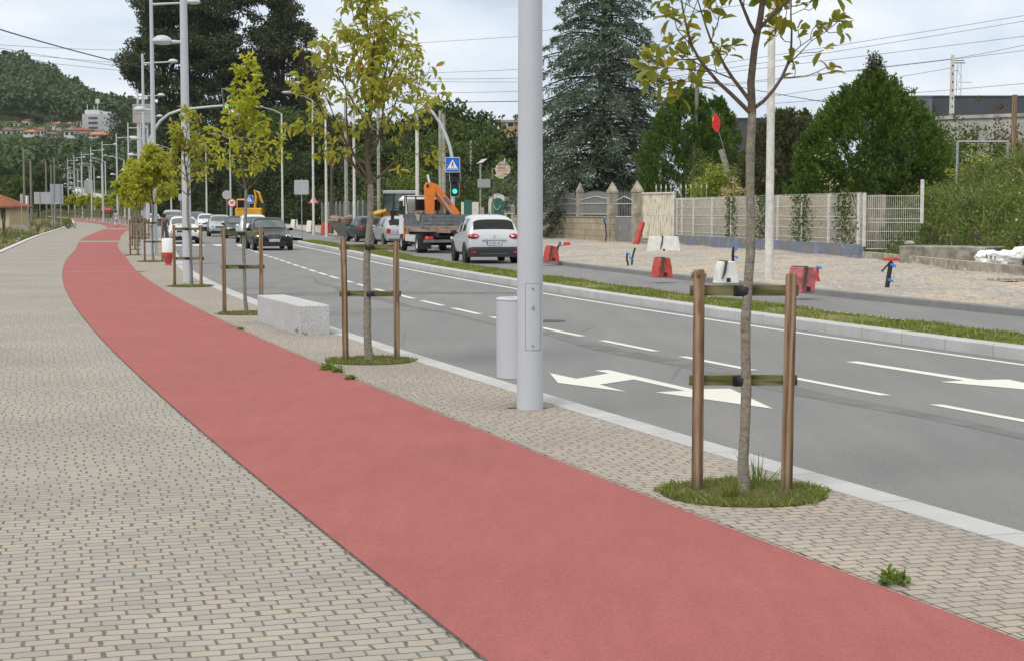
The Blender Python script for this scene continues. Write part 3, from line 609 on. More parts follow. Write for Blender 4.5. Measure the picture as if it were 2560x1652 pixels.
# ================================================================ street furniture on the promenade
def magnolia_mesh(seed, H, fork, rad, leaf, droop, dens, mats, nl=9, up=.9, trunk=.036, wob=.03, first=None, lm='leaf', el0=.35, lw=None):
    """young tree: wavering trunk, ascending limbs, leaves in whorls at the twig ends. returns (trunk MB, limbs MB, leaf arrays)"""
    g = np.random.default_rng(seed); r = random.Random(seed)
    tk = MB(); br = MB(); LP = []; LD = []
    ph = r.uniform(0, 6)
    axis = [Vector((wob * math.sin(z * 2.1 + ph) + .008 * math.sin(z * 7 + ph), wob * math.cos(z * 1.7 + ph) * .7, z)) for z in np.linspace(0, fork, 12)]
    o0 = axis[0].copy(); axis = [Vector((a.x - o0.x, a.y - o0.y, a.z)) for a in axis]
    rr = [trunk * (1.22 if i == 0 else 1 - .22 * i / 11 + .04 * math.sin(i * 2.7)) for i in range(12)]
    tk.tube(axis, rr, 10)
    top = axis[-1]
    def leafy(p, d, n, spread=.9):
        for _ in range(n):
            v = (d * .7 + Vector(g.normal(0, spread, 3))).normalized(); v.z -= droop * r.uniform(.2, 1.2); LP.append(p + v * .012); LD.append(v.normalized())
    def limb(p, d, L, r0, lvl):
        n = max(4, int(L / .09)); pts = [p]; q = p.copy(); dd = d.normalized()
        for i in range(n):
            t_ = i / n
            dd = (dd + Vector((0, 0, 1)) * (up * .14 if lvl == 0 else .05) + Vector(g.normal(0, .10 + .06 * lvl, 3))).normalized()
            q = q + dd * (L / n); pts.append(q.copy())
        rs = [max(.0024, r0 * .8 * (1 - .82 * i / n)) for i in range(n + 1)]
        br.tube(pts, rs, 6 if lvl == 0 else 5)
        if lvl < 2:
            m_ = int((5 if lvl == 0 else 3) * (L / .6) ** .6 * dens) + 1
            for k in range(m_):
                i = int(n * (.28 + .68 * (k + r.random() * .6) / m_)); i = min(n - 1, max(1, i))
                dr = (pts[i] - pts[i - 1]).normalized(); s_ = dr.orthogonal().normalized(); s_.rotate(Matrix.Rotation(r.uniform(0, 6.28), 3, dr))
                nd = (dr * .65 + s_ * .75).normalized()
                limb(pts[i], nd, L * r.uniform(.30, .5) * (1.1 - .4 * i / n), rs[i] * .6, lvl + 1)
            for i in range(int(n * .55), n): 
                if r.random() < .35 * dens: leafy(pts[i], dd, 1)
        else:
            for i in range(1, n):
                if r.random() < .6 * dens: leafy(pts[i], dd, 1 + (r.random() < .5))
        leafy(pts[-1], dd, 4 if lvl else 5)
    # leader
    lead = [top + Vector((.035 * (math.sin(k * .9 + ph) - math.sin(ph)), .03 * (math.cos(k * .8) - 1), -.012 + (H - fork) * k / 9)) for k in range(10)]
    br.tube(lead, [trunk * .74 * (1 - .09 * k) for k in range(10)], 8)
    leafy(lead[-1], Vector((0, 0, 1)), 6)
    for k in range(nl):
        t_ = k / (nl - 1); i = min(8, int(t_ * 8.2)); p = lead[i].lerp(lead[i + 1], r.random() * .6) if k > 2 else lead[0] + Vector((0, 0, .03 * k))
        az = k * 2.4 + ph + r.uniform(-.3, .3)
        if first and k < len(first): az = first[k]
        ll = rad * (1.30 if t_ < .25 else 1.25 * (1 - t_ * .62)) * r.uniform(.85, 1.15)
        el = el0 + .55 * t_
        limb(p, Vector((math.cos(az), math.sin(az), el + .1)), ll, trunk * (.52 - .28 * t_), 0)
    LP = np.array([tuple(v) for v in LP]); LD = np.array([tuple(v) for v in LD])
    n = len(LP); Nn = unit(np.array([0, 0, 1.]) + g.normal(0, .45, (n, 3)))
    V, Q, T = ovals(LP, LD, Nn, leaf * g.uniform(.6, 1.15, n), leaf * (lw or (.56 if droop < .3 else .43)) * g.uniform(.8, 1.15, n), .35 + droop * .8)
    return tk, br, (V, Q, T)
M['mag1'] = leafmat('olive_magnolia_leaves', (.17, .20, .035), (.30, .33, .06), (.46, .38, .07), .58, .4, 2.5, .06)
M['mag2'] = leafmat('yellowing_leaves', (.26, .29, .055), (.42, .44, .085), (.55, .34, .10), .6, .42, 2.2, .04)
M['mag3'] = leafmat('bright_yellow_green_leaves', (.30, .35, .05), (.50, .53, .08), (.58, .46, .09), .6, .45, 2.2, .05)
def tree(i, label, loc, rz, args, lm, group='young trees staked along the promenade', sc=1.):
    t = thing('street_tree', label, 'tree', loc, rz, group); tk, br, (V, Q, T) = magnolia_mesh(**args)
    tr = tk.build('trunk', M['bark'], t, True); br.build('branches', M['twig'], t, True)
    fast_mesh('crown', V, [Q, T], M[lm], t); t.scale = (sc,) * 3
    return t
A_ = dict(mats=None)
t1 = tree(0, 'nearest young tree at right with sparse olive leaves on bare twigs', (*TP[0], 0), 0, dict(seed=27, H=3.9, fork=2.22, rad=.70, leaf=.098, droop=.06, dens=.92, nl=13, trunk=.033, wob=.012, first=(3.3, .30, 2.7, -.35, 3.9, .9), el0=.62, lw=.50, up=1.1, mats=None), 'mag1')
t2 = tree(1, 'second young tree, drooping olive-yellow leaves, behind the grey bin', (*TP[1], 0), 0, dict(seed=34, H=3.95, fork=1.95, rad=1.0, leaf=.115, droop=.5, dens=.86, nl=18, el0=.45, lw=.38, trunk=.044, first=(2.9, .1, 3.6, -.6, 3.1, .5), mats=None), 'mag2')
t3 = tree(2, 'third young tree, narrow pointed yellow-green crown beyond the granite bench', (*TP[2], 0), 0, dict(seed=12, H=3.95, fork=2.0, rad=.74, leaf=.120, droop=.2, dens=.84, el0=.5, lw=.45, nl=13, trunk=.03, first=(.1, 3.0), mats=None), 'mag3')
t4 = tree(3, 'fourth young tree, loose crown in front of the thick second lamp post', (*TP[3], 0), 0, dict(seed=55, H=3.75, fork=2.0, rad=.80, leaf=.135, droop=.45, dens=.78, lw=.4, el0=.45, nl=12, trunk=.034, mats=None), 'mag2')
t5 = tree(4, 'fifth young tree, dense yellow crown beside the red and white bollard', (*TP[4], 0), 0, dict(seed=61, H=3.75, fork=1.9, rad=.80, leaf=.20, droop=.45, dens=1.15, nl=15, trunk=.04, mats=None), 'mag3')
v2 = tree(5, 'sixth young tree counted from the viewer along the kerb, small and leafy', (*TP[5], zr(TP[5][1])), 1.1, dict(seed=71, H=3.5, fork=1.85, rad=.78, leaf=.21, droop=.5, dens=1.1, nl=14, trunk=.04, mats=None), 'mag3', 'far young trees along the kerb')
ORD = 'first second third fourth fifth sixth seventh eighth ninth tenth eleventh twelfth thirteenth fourteenth'.split()
for i in range(6, len(TP)):
    c = copy_tree(v2)
    c['label'] = f'{ORD[i]} young tree counted from the viewer along the kerb, small and leafy' if i < 12 else 'one of the small yellowish young trees along the far curve'
    c.location = (*TP[i], zr(TP[i][1])); c.rotation_euler = (0, 0, i * 2.3); q = .88 + .2 * ((i * 37) % 10) / 10; c.scale = (q, q, q)
# stakes with two rails tied to each tree
def guard(label, loc, rz, dx, h, rails, group, seed=0, ties=True, rs=.034, rot0=None):
    r = random.Random(seed); t = thing('tree_stakes', label, 'tree stakes', loc, rz, group)
    for s in (-1, 1):
        m_ = MB(); lean = .012 * s * r.uniform(-.3, 1.4); hh = h + r.uniform(-.02, .02)
        m_.tube([(s * dx - lean, 0, -.05), (s * dx - lean * .5, 0, hh * .5), (s * dx, 0, hh - .015), (s * dx, 0, hh)], [rs * 1.02, rs, rs * .97, rs * .82], 16)
        m_.build('stake', M['stake'], t, True)
    for z in rails:
        MB().bbox((0, .045, z), (2 * dx + .1, .022, .062), .004).build('rail', M['rail'], t)
    if ties:
        for z in rails:
            m_ = MB(); m_.lathe([(.040, -.028), (.046, -.02), (.047, .018), (.041, .026)], (0, .0, z), 14, caps=False); m_.box((-.035, .03, z - .003), (.05, .055, .062), .3); m_.build('tie', M['rubber'], t, True)
    return t
gl = 'wooden stake pairs around the young trees'
g1 = guard('two tall wooden stakes with mossy rails around the nearest tree', (TP[0][0] + .0, TP[0][1] + .03, 0), R(-1), .268, 1.30, (1.19, .665), gl, 1)
# frayed head of the left stake
m_ = MB(); 
for k in range(26):
    a = k * .83; rr_ = .034 * (.6 + .4 * math.sin(k * 3)); m_.box((-.268 + rr_ * math.cos(a) * 1.1, rr_ * math.sin(a) * 1.1, 1.285 + .008 * math.sin(k * 5)), (.016, .012, .016 + .012 * abs(math.sin(k * 2.1))), a, .4)
m_.build('frayed_head', M['stake'], g1)
g2 = guard('two wooden stakes with rails around the second tree by the grey bin', (TP[1][0] + .01, TP[1][1], 0), R(1), .290, 1.34, (1.26, .745), gl, 2)
g3 = guard('two wooden stakes with rails around the third tree behind the bench', (TP[2][0] - .06, TP[2][1], 0), R(3), .30, 1.39, (1.30, .76), gl, 3)
g4 = guard('two wooden stakes with rails in front of the second lamp post', (TP[3][0] - .06, TP[3][1] - .05, 0), R(-12), .315, 1.37, (1.27, .62), gl, 4)
g5 = guard('two wooden stakes with rails left of the red and white bollard', (TP[4][0], TP[4][1], 0), R(-15), .33, 1.36, (1.28, .66), gl, 5)
g6 = guard('wooden stake pair holding the sixth young tree counted from the viewer', (*TP[5], zr(TP[5][1])), R(-14), .33, 1.34, (1.26, .66), 'far wooden stake pairs', 6)
for i in range(6, len(TP)):
    c = copy_tree(g6); x, y = TP[i]; c.location = (x, y, zr(y))
    c['label'] = f'wooden stake pair holding the {ORD[i]} young tree counted from the viewer' if i < 12 else 'one of the many small stake pairs along the far curve'
    c.rotation_euler = (0, 0, R(-14) + (head(y, Lkr) - .2) * .8)
for i in range(12, len(TP) - 1):   # more of the same between the far trees
    c = copy_tree(g6); c['label'] = 'one of the many small stake pairs along the far curve'; x, y = TP[i][0] * .5 + TP[i + 1][0] * .5, TP[i][1] * .5 + TP[i + 1][1] * .5; c.location = (x, y, zr(y)); c.rotation_euler = (0, 0, head(y, Lkr))
# granite bench
bx = [G(644, 803), G(749, 838), G(824, 841)]
a, b, c = [Vector((*p, 0)) for p in bx]
dirv = (a - b).normalized(); ang = math.atan2(dirv.y, dirv.x) - math.pi / 2; Lb = (a - b).length; wb = .42; hb = .395
side = Vector((-dirv.y, dirv.x, 0)) * -1
cen = (a + b) / 2 + side * wb / 2
t = thing('granite_bench', 'long solid block bench of speckled grey granite near the kerb', 'bench', (cen.x, cen.y, 0), ang)
MB().bbox((0, 0, hb / 2), (wb, Lb, hb), .012).build('block', M['granite'], t)
# lamp posts
def lamp(label, x, y, z=0, rz=0, seed=0, group='tall white double-armed lamp posts beside the cycle track'):
    t = thing('street_lamp', label, 'lamp post', (x, y, z), rz, group)
    m_ = MB(); m_.tube([(0, 0, -.05), (0, 0, .02), (0, 0, 5), (0, 0, 10.1), (0, 0, 10.13)], [.113, .112, .093, .062, .03], 32); m_.build('pole', M['pole'], t, True)
    m_ = MB(); m_.tube([(0, 0, 5.58), (-.34, 0, 5.58)], .038, 12); m_.tube([(-.2, 0, 5.58), (-.36, 0, 5.58)], .048, 12); m_.build('arm', M['pole'], t, True)
    m_ = MB(); m_.tube([(0, 0, 9.62), (1.45, 0, 9.70)], [.05, .036], 12); m_.build('arm', M['pole'], t, True)
    for cx, cz, r_ in ((-.50, 5.57, .24), (1.62, 9.70, .27)):
        h_ = MB(); h_.lathe([(r_ * .98, 0), (r_, .02), (r_ * .93, .06), (r_ * .75, .11), (r_ * .45, .15), (.02, .165)], (cx, 0, cz), 28); hd = h_.build('lamp_head', M['pole'], t, True)
        h_ = MB(); h_.lathe([(r_ * .5, -.05), (r_ * .80, -.035), (r_ * .86, -.002)], (cx, 0, cz), 28); h_.build('lens', M['lamp_glass'], hd, True)
    return t
LX = [(*G(1325, 1021), 'nearest thick grey lamp post cutting the picture, with an access hatch'), (*G(469, 706), 'second lamp post, thick and white, just left of the fourth tree'), (*GZ(388, 636), 'third lamp post from the viewer, its long arm reaching over the road'), (-19.9, 87, 'fourth lamp post, standing in front of the large grey panel'), (-26.0, 112, 'fifth lamp post, thin, just left of the large grey panel'), (-31.6, 137, None), (-37.2, 156, None), (-44.0, 179, None), (-51.2, 201, None), (-58.4, 223, None), (-65.3, 244, None), (-71.1, 261, None), (-78.2, 283, None)]
first = None
for i, (x, y, l) in enumerate(LX):
    if first is None: first = lamp(l, x, y, 0, 0); L1 = first; continue
    c = copy_tree(first); c.location = (x, y, zr(y)); c.rotation_euler = (0, 0, head(y, Lkr) * .3)
    if l: c['label'] = l
    else: c['label'] = f'{ORD[i]} lamp post counted from the viewer, thin and far along the curve'; c['group'] = 'far lamp posts along the curve'
# hatch, screws and mark on the nearest post only
def wrap(x0, x1, z0, z1, r_, n=10):
    """patch of the tapered post's skin, x across in metres as seen from the front"""
    V = []
    for z in (z0, z1):
        rz_ = .112 - (.019) * z / 5 + r_
        for k in range(n + 1):
            x = x0 + (x1 - x0) * k / n; V.append((x, -math.sqrt(rz_ ** 2 - x ** 2), z))
    return V, [(k, k + 1, n + 2 + k, n + 1 + k) for k in range(n)]
hx0, hx1, hz0, hz1 = -.042, .086, .50, 1.055
m_ = MB(); m_.add(*wrap(hx0, hx1, hz0, hz1, .0012)); m_.add(*wrap(hx0 + .012, hx1 - .012, hz1, hz1 + .0, .0012)); m_.build('hatch', M['pole_line'], L1)
m_ = MB(); m_.add(*wrap(hx0 + .003, hx1 - .003, hz0 + .003, hz1 - .003, .003)); hatch = m_.build('hatch_cover', M['pole'], L1)
for z in (hz0 + .04, hz1 - .04):
    m_ = MB(); m_.lathe([(.0085, 0), (.0085, .006), (.006, .007)], (.022, -.108, z), 14, 'Y'); 
    m_ = MB(); m_.tube([(.022, -.095, z), (.022, -.1155, z)], .0095, 14); s_ = m_.build('screw', M['steel'], L1); MB().tube([(.022, -.11, z), (.022, -.1168, z)], .004, 8).build('screw_slot', M['black'], s_)
for k, (z, w_) in enumerate(((.868, .018), (.858, .026), (.848, .02), (.84, .026))):
    m_ = MB(); m_.tube([(.026 - w_ / 2, -.1135, z + .003 * (k % 2)), (.026 + w_ / 2, -.1128, z - .004 * (k % 2) + .003)], .0015, 5); m_.build('stamped_mark', M['pole_line'], L1)
# litter bin on the post
x, y = LX[0][0], LX[0][1]
t = thing('litter_bin', 'tall cylindrical grey litter bin hung behind the nearest lamp post', 'litter bin', (x - .128, y + .16, .245), 0)
m_ = MB(); m_.lathe([(.145, 0), (.155, .008), (.158, .72), (.158, .725)], n=36, caps=False); m_.lathe([(.001, .002), (.15, .002)], n=36, caps=False); m_.build('body', M['pole'], t, True)
m_ = MB(); m_.lathe([(.16, .722), (.163, .735), (.150, .748), (.085, .745), (.080, .735)], n=36, caps=False); m_.build('rim', M['pole'], t, True)
m_ = MB(); m_.lathe([(.001, .727), (.084, .727)], n=30, caps=False); m_.build('opening', M['black'], t)
MB().box((.17, -.07, .3), (.06, .1, .3)).build('bracket', M['steel'], t)
t.scale = (1, 1, .91)
for nm, px_, py_, rr_ in (('a', 1318, 1024, .11),):
    xx, yy = G(px_, py_); m_ = MB(); P_ = [(xx + rr_ * 1.5 * (1 + .3 * math.sin(k * 2.3)) * math.cos(k * .3142), yy + .10 + rr_ * .55 * (1 + .3 * math.sin(k * 1.7)) * math.sin(k * .3142), .0062 if nm == 'a' else .0071) for k in range(20)]; tag(m_.add(P_, [tuple(range(20))]).build('dirt_patch', M['joint']), kind='structure')
# red and white bollard
x, y = G(421, 664); 
t = thing('fire_hydrant', 'short hydrant post with white top and flared red foot beside the stakes', 'hydrant', (x, y, 0))
m_ = MB(); m_.lathe([(.14, .70), (.195, .72), (.195, 1.12), (.18, 1.16), (.02, 1.17)], (0, 0, -.33), 28); m_.build('cap', M['white'], t, True)
m_ = MB(); m_.lathe([(.20, .40), (.20, .36), (.12, .18), (.085, .03), (.11, .02), (.11, 0)], (0, 0, 0), 28); m_.build('body', M['red_plastic'], t, True)
# a manhole box beyond and a grey cabinet
x, y = G(371, 640); t = thing('cabinet', 'small grey utility box behind the stakes left of the hydrant', 'cabinet', (x, y, 0), R(12)); MB().bbox((0, 0, .3), (.55, .4, .6), .02).build('housing', M['sign_back'], t); MB().box((0, -.203, .3), (.47, .006, .5)).build('door', M['pole'], t)
# signs with poles
def signpost(label, px, py, z=0., name='road_sign', cat='road sign', h=2.2, group=None, ground=None, mat='steel', r_=.03):
    x, y = ground or GZ(px, py, z); t = thing(name, label, cat, (x, y, z + zr(y)), 0, group)
    MB().tube([(0, 0, -.1), (0, 0, h)], r_, 10).build('pole', M[mat], t, True); return t
def rrect(w_, h_, r_, cx=0, cz=0, n=5):
    P = []
    for sx, sz, a0 in ((1, 1, 0), (-1, 1, 90), (-1, -1, 180), (1, -1, 270)):
        for k in range(n + 1):
            a = R(a0 + 90 * k / n); P.append((cx + sx * (w_ / 2 - r_) + r_ * math.cos(a), cz + sz * (h_ / 2 - r_) + r_ * math.sin(a)))
    return P
def disc(r_, cx=0, cz=0, n=32): return [(cx + r_ * math.cos(2 * math.pi * k / n), cz + r_ * math.sin(2 * math.pi * k / n)) for k in range(n)]
x, y = G(755, 594, .03); t = signpost('square pale back of a road sign on the grass divider', 0, 0, .03, h=3.7, ground=(x, y)); zc = AT(755, 469, y)[2] - .03
MB().prism(rrect(.92, .92, .07, 0, zc), -.045, -.035).build('panel', M['sign_back'], t); 
MB().prism(disc(.001), 0, .001)
def back_sign(label, cx, cy, Y, X=None, w_=.6, h_=.6, shape='rect', post_h=None, extra=0.02, z0=0., name='road_sign'):
    x, _, zc = AT(cx, cy, Y); z0 += zr(Y); t = thing(name, label, 'road sign', (x, Y, z0)); zc -= z0
    MB().tube([(0, 0, -.1), (0, 0, zc + h_ / 2 + extra)], .03, 10).build('pole', M['steel'], t, True)
    P = rrect(w_, h_, .06, 0, zc) if shape == 'rect' else disc(w_ / 2, 0, zc)
    MB().prism(P, -.045, -.032).build('panel', M['sign_back'], t); return t, zc
def ped_sign(t, zc, s_, y0=-.05):
    """blue square, white triangle, walking figure on a crossing"""
    P = MB(); P.prism(rrect(s_ * 1.04, s_ * 1.04, s_ * .09, 0, zc), y0, y0 + .012); p_ = P.build('panel', M['white'], t)
    MB().prism(rrect(s_ * .98, s_ * .98, s_ * .08, 0, zc), y0 - .003, y0).build('blue_field', M['blue_sign'], p_)
    k = s_; MB().prism([(-.40 * k, zc - .33 * k), (.40 * k, zc - .33 * k), (0, zc + .36 * k)], y0 - .006, y0 - .003).build('triangle', M['white'], p_)
    m_ = MB(); y1, y2 = y0 - .009, y0 - .006
    m_.prism(disc(.042 * k, .0, zc + .165 * k, 14), y1, y2)
    m_.prism([(-.035 * k, zc + .115 * k), (.035 * k, zc + .115 * k), (.045 * k, zc - .02 * k), (-.035 * k, zc - .02 * k)], y1, y2)
    m_.prism([(.03 * k, zc + .11 * k), (.115 * k, zc + .02 * k), (.10 * k, zc + .0 * k), (.02 * k, zc + .07 * k)], y1, y2); m_.prism([(-.03 * k, zc + .11 * k), (-.02 * k, zc + .07 * k), (-.09 * k, zc + .0 * k), (-.105 * k, zc + .02 * k)], y1, y2)
    m_.prism([(-.035 * k, zc - .02 * k), (.01 * k, zc - .02 * k), (-.06 * k, zc - .20 * k), (-.09 * k, zc - .19 * k)], y1, y2); m_.prism([(.0 * k, zc - .02 * k), (.045 * k, zc - .02 * k), (.09 * k, zc - .19 * k), (.055 * k, zc - .20 * k)], y1, y2)
    for q in range(-3, 4): m_.prism([((q * .085 - .022) * k, zc - .22 * k), ((q * .085 + .022) * k, zc - .22 * k), ((q * .10 + .03) * k, zc - .30 * k), ((q * .10 - .028) * k, zc - .30 * k)], y1, y2)
    m_.build('pictogram', M['black'], p_)
def signal_head(t, cx, zc, y0, s_=1., lit=2, wide_top=True):
    """three-lamp vehicle signal with hoods; the green lamp at the bottom is on"""
    b = MB(); b.bbox((cx, y0 + .12, zc), (.30 * s_, .22, .98 * s_), .02); hd = b.build('signal_housing', M['black'], t)
    w1, w2 = .24 * s_, .19 * s_; top, mid, bot = zc + .56 * s_, zc + .12 * s_, zc - .56 * s_
    P = [(cx - w1, top), (cx + w1, top), (cx + w1, mid), (cx + w2, mid - .04), (cx + w2, bot), (cx - w2, bot), (cx - w2, mid - .04), (cx - w1, mid)]
    MB().prism(P, y0 + .04, y0 + .05).build('backboard', M['trim'], t)
    Q = [(cx + (a - cx) * 1.07, zc + (b_ - zc) * 1.03) for a, b_ in P]; MB().prism(Q, y0 + .051, y0 + .058).build('backboard_edge', M['white'], t)
    for k in range(3):
        z = zc + (.33 - .33 * k) * s_; r_ = (.125 if k == 0 else .105) * s_
        m_ = MB(); m_.lathe([(r_, y0 - .005), (r_ * .6, y0 - .02), (.004, y0 - .026)], (cx, 0, z), 20, 'Y'); m_.build('lens', M['green_light'] if k == 2 else M['trim'], hd, True)
        m_ = MB(); n_ = 14
        for j in range(n_):
            a, b_ = math.pi * (.02 + .96 * j / n_), math.pi * (.02 + .96 * (j + 1) / n_); rr_ = r_ * 1.12
            m_.add([(cx + rr_ * math.cos(q), y, z + rr_ * math.sin(q)) for q, y in ((a, y0), (b_, y0), (b_, y0 - .16), (a, y0 - .16))], [(0, 1, 2, 3)])
        m_.build('hood', M['black'], hd, True)
# mast with the crossing sign, right of the truck
Ym = 74.; xm, _, _ = AT(1132, 500, Ym); t = thing('traffic_light_mast', 'arched grey mast with crossing sign and green lights, reaching over the road beyond the truck', 'traffic light', (xm, Ym, 0))
pp = [(0, 0, -.1), (0, 0, 2.5)]
for px, py in ((1133, 420), (1130, 395), (1124, 365), (1113, 335), (1098, 305), (1080, 280), (1058, 262), (1030, 250), (1000, 243), (960, 238), (925, 236)):
    a = AT(px, py, Ym); pp.append((a[0] - xm, 0, a[2]))
MB().tube(pp, [.10, .10] + [.085 - .004 * i for i in range(11)], 14).build('mast', M['pole'], t, True)
q = AT(1133, 460, Ym); signal_head(t, .10, q[2] - .02, -.16, 1.0); q = AT(1133, 413, Ym); ped_sign(t, q[2], .66, -.22)
q = AT(921, 257, Ym); signal_head(t, q[0] - xm, q[2], -.16, .86)
MB().box((0, .05, q[2]), (.001, .001, .001))
# mast on the left pavement
Ym = 84.; xm = Lkr(Ym) - 1.0; t = thing('traffic_light_mast', 'arched white signal mast rising from the left pavement behind the lamp posts', 'traffic light', (xm, Ym, 0))
base = 1280 + 4000 * xm / Ym; pp = [(0, 0, -.1), (0, 0, 2.6)]
for px, py in ((372, 372), (375, 350), (384, 328), (400, 304), (422, 286), (450, 276), (480, 272), (530, 267), (572, 264)):
    a = AT(px, py, Ym); pp.append((max(0, a[0] - xm), 0, a[2]))
MB().tube(pp, [.10, .10] + [.085 - .004 * i for i in range(9)], 14).build('mast', M['pole'], t, True)
q = AT(568, 250, Ym); signal_head(t, q[0] - xm, q[2], -.16, 1.0)
# other signs
a = AT(785, 500, 118.8)
t, zc = back_sign('round pale back of a road sign left of the small digger', 567, 488, 128, w_=.72, h_=.72, shape='disc')
t, zc = back_sign('blue crossing sign far down the road in front of the yellow digger', 623, 499, 124, w_=.55, h_=.55); ped_sign(t, zc, .62, -.06)
x, _, z = AT(580, 508, 126); t = thing('road_sign', 'small round 50 speed limit sign with red ring far down the road', 'road sign', (x, 126, 0)); MB().tube([(0, 0, -.1), (0, 0, z + .3)], .03, 8).build('pole', M['steel'], t)
MB().prism(disc(.36, 0, z), -.05, -.035).build('ring', M['red_sign'], t); MB().prism(disc(.26, 0, z), -.055, -.05).build('face', M['white'], t); text_obj('number', '50', .30, M['black'], t, (0, -.058, z), bold=.01)
x, _, z = AT(785, 498, 121.5); t = thing('road_sign', 'red-bordered triangular side-road warning sign on a white pole', 'road sign', (x, 121.3, 0))
MB().tube([(0, 0, -.1), (0, 0, z + .3)], .035, 8).build('pole', M['steel'], t)
MB().prism([(-.42, z - .36), (.42, z - .36), (0, z + .36)], -.06, -.045).build('border', M['red_sign'], t); MB().prism([(-.28, z - .28), (.28, z - .28), (0, z + .20)], -.065, -.06).build('face', M['white'], t)
m_ = MB(); m_.prism([(-.03, z - .24), (.03, z - .24), (.03, z + .04), (.07, z + .04), (0, z + .12), (-.07, z + .04), (-.03, z + .04)], -.069, -.065); m_.prism([(.03, z - .14), (.12, z - .10), (.12, z - .05), (.03, z - .08)], -.069, -.065); m_.build('symbol', M['black'], t)
back_sign('small white sign back on a thin pole left of the grey van', 452, 494, 118, w_=.36, h_=.5)
x, y = G(757, 596, .03)
# the big grey panel behind the lamp posts
Yp = 96.; a, b = AT(332, 308, Yp), AT(379, 262, Yp); xc = (a[0] + b[0]) / 2; t = thing('traffic_sign', 'large grey-beige back of a sign panel high between the left lamp posts', 'road sign', (xc, Yp, 0))
MB().prism(rrect(b[0] - a[0], b[2] - a[2], .03, 0, (a[2] + b[2]) / 2), 0, .12).build('panel', plain('taupe_panel', (.36, .335, .31), .6), t); MB().box((0, -.012, (a[2] + b[2]) / 2 + .05), (1.1, .02, .035)).build('strut', M['steel'], t); MB().box((0, -.012, b[2] - .02), (b[0] - a[0], .02, .05)).build('top_rail', M['pole'], t)
MB().tube([(-.25, .2, -.1), (-.25, .2, b[2] - .2)], .06, 10).build('pole', M['pole'], t); MB().tube([(.25, .2, -.1), (.25, .2, b[2] - .2)], .06, 10).build('pole', M['pole'], t)
# boards at the left verge
def board(label, x0, y0, x1, y1, Y, legs, mat, name='billboard', cat='sign board'):
    a, b = AT(x0, y1, Y), AT(x1, y0, Y); xc = (a[0] + b[0]) / 2; z0 = zr(Y); t = thing(name, label, cat, (xc, Y, z0), R(4)); w_ = b[0] - a[0]; zc = (a[2] + b[2]) / 2 - z0
    MB().prism(rrect(w_, b[2] - a[2], .02, 0, zc), 0, .06).build('panel', mat, t)
    for s in legs: MB().tube([(s * w_, -.04, -.1), (s * w_, -.04, zc + (b[2] - a[2]) * .5)], .035, 8).build('post', M['steel'], t)
board('wide grey back of a notice board on the left verge', 86, 481, 157, 511, 150, (-.3, .12, .42), M['sign_back']); board('tall bluish-grey board overlapping the wide notice board', 126, 461, 157, 506, 146, (-.2, .3), plain('blue_grey_panel', (.30, .34, .37), .5))
board('narrow white roadside panel left of two at the tiled house', 51, 486, 56, 508, 120, (0,), M['white'], 'narrow_sign', 'sign'); board('narrow white roadside panel right of two at the tiled house', 64, 490, 71, 511, 122, (.3,), M['white'], 'narrow_sign', 'sign')

# ================================================================ vehicles
def car_body(L, Wd, H, style, paint_mat, glass=None, lowtrim=None):
    w = Wd / 2; B = style
    # (s, zbottom, wfactor, zbelt, ztop, roof half width) : s runs from the front bumper
    V = []; F = []; MI = []; st = B['st']; n = 8
    for (s, zb, wf, zbelt, zt, wr) in st:
        ww = w * wf
        half = [(0, zb), (ww * .78, zb), (ww * .97, zb + .10), (ww, zb + .10 + (zbelt - zb - .1) * .55), (ww * .965, zbelt), (min(wr * w, ww * .95), zt - .045 if zt - zbelt > .2 else zt - .012), (wr * w * .55, zt - .004), (0, zt)]
        V += [(x, s - L / 2, z) for x, z in half] + [(-x, s - L / 2, z) for x, z in half[1:-1][::-1]]
    m_ = 14
    for i in range(len(st) - 1):
        fl = B['fl'][i]
        for k in range(m_):
            a, b = i * m_ + k, i * m_ + (k + 1) % m_
            F.append((a, b, b + m_, a + m_)); kk = k if k < 7 else 13 - k
            mi = 0
            if kk == 4 and 'G' in fl: mi = 1
            if kk in (5, 6) and 'W' in fl: mi = 2
            if kk in (5, 6) and 'B' in fl: mi = 1
            if kk in (0, 1): mi = 3
            if lowtrim and kk == 2: mi = 3
            MI.append(mi)
    F.append(tuple(range(m_))); MI.append(0); N = (len(st) - 1) * m_; F.append(tuple(N + k for k in range(m_ - 1, -1, -1))); MI.append(0)
    return smoothmesh(V, F, MI, [paint_mat, M['glass'], M['glass_light'], M['trim']])
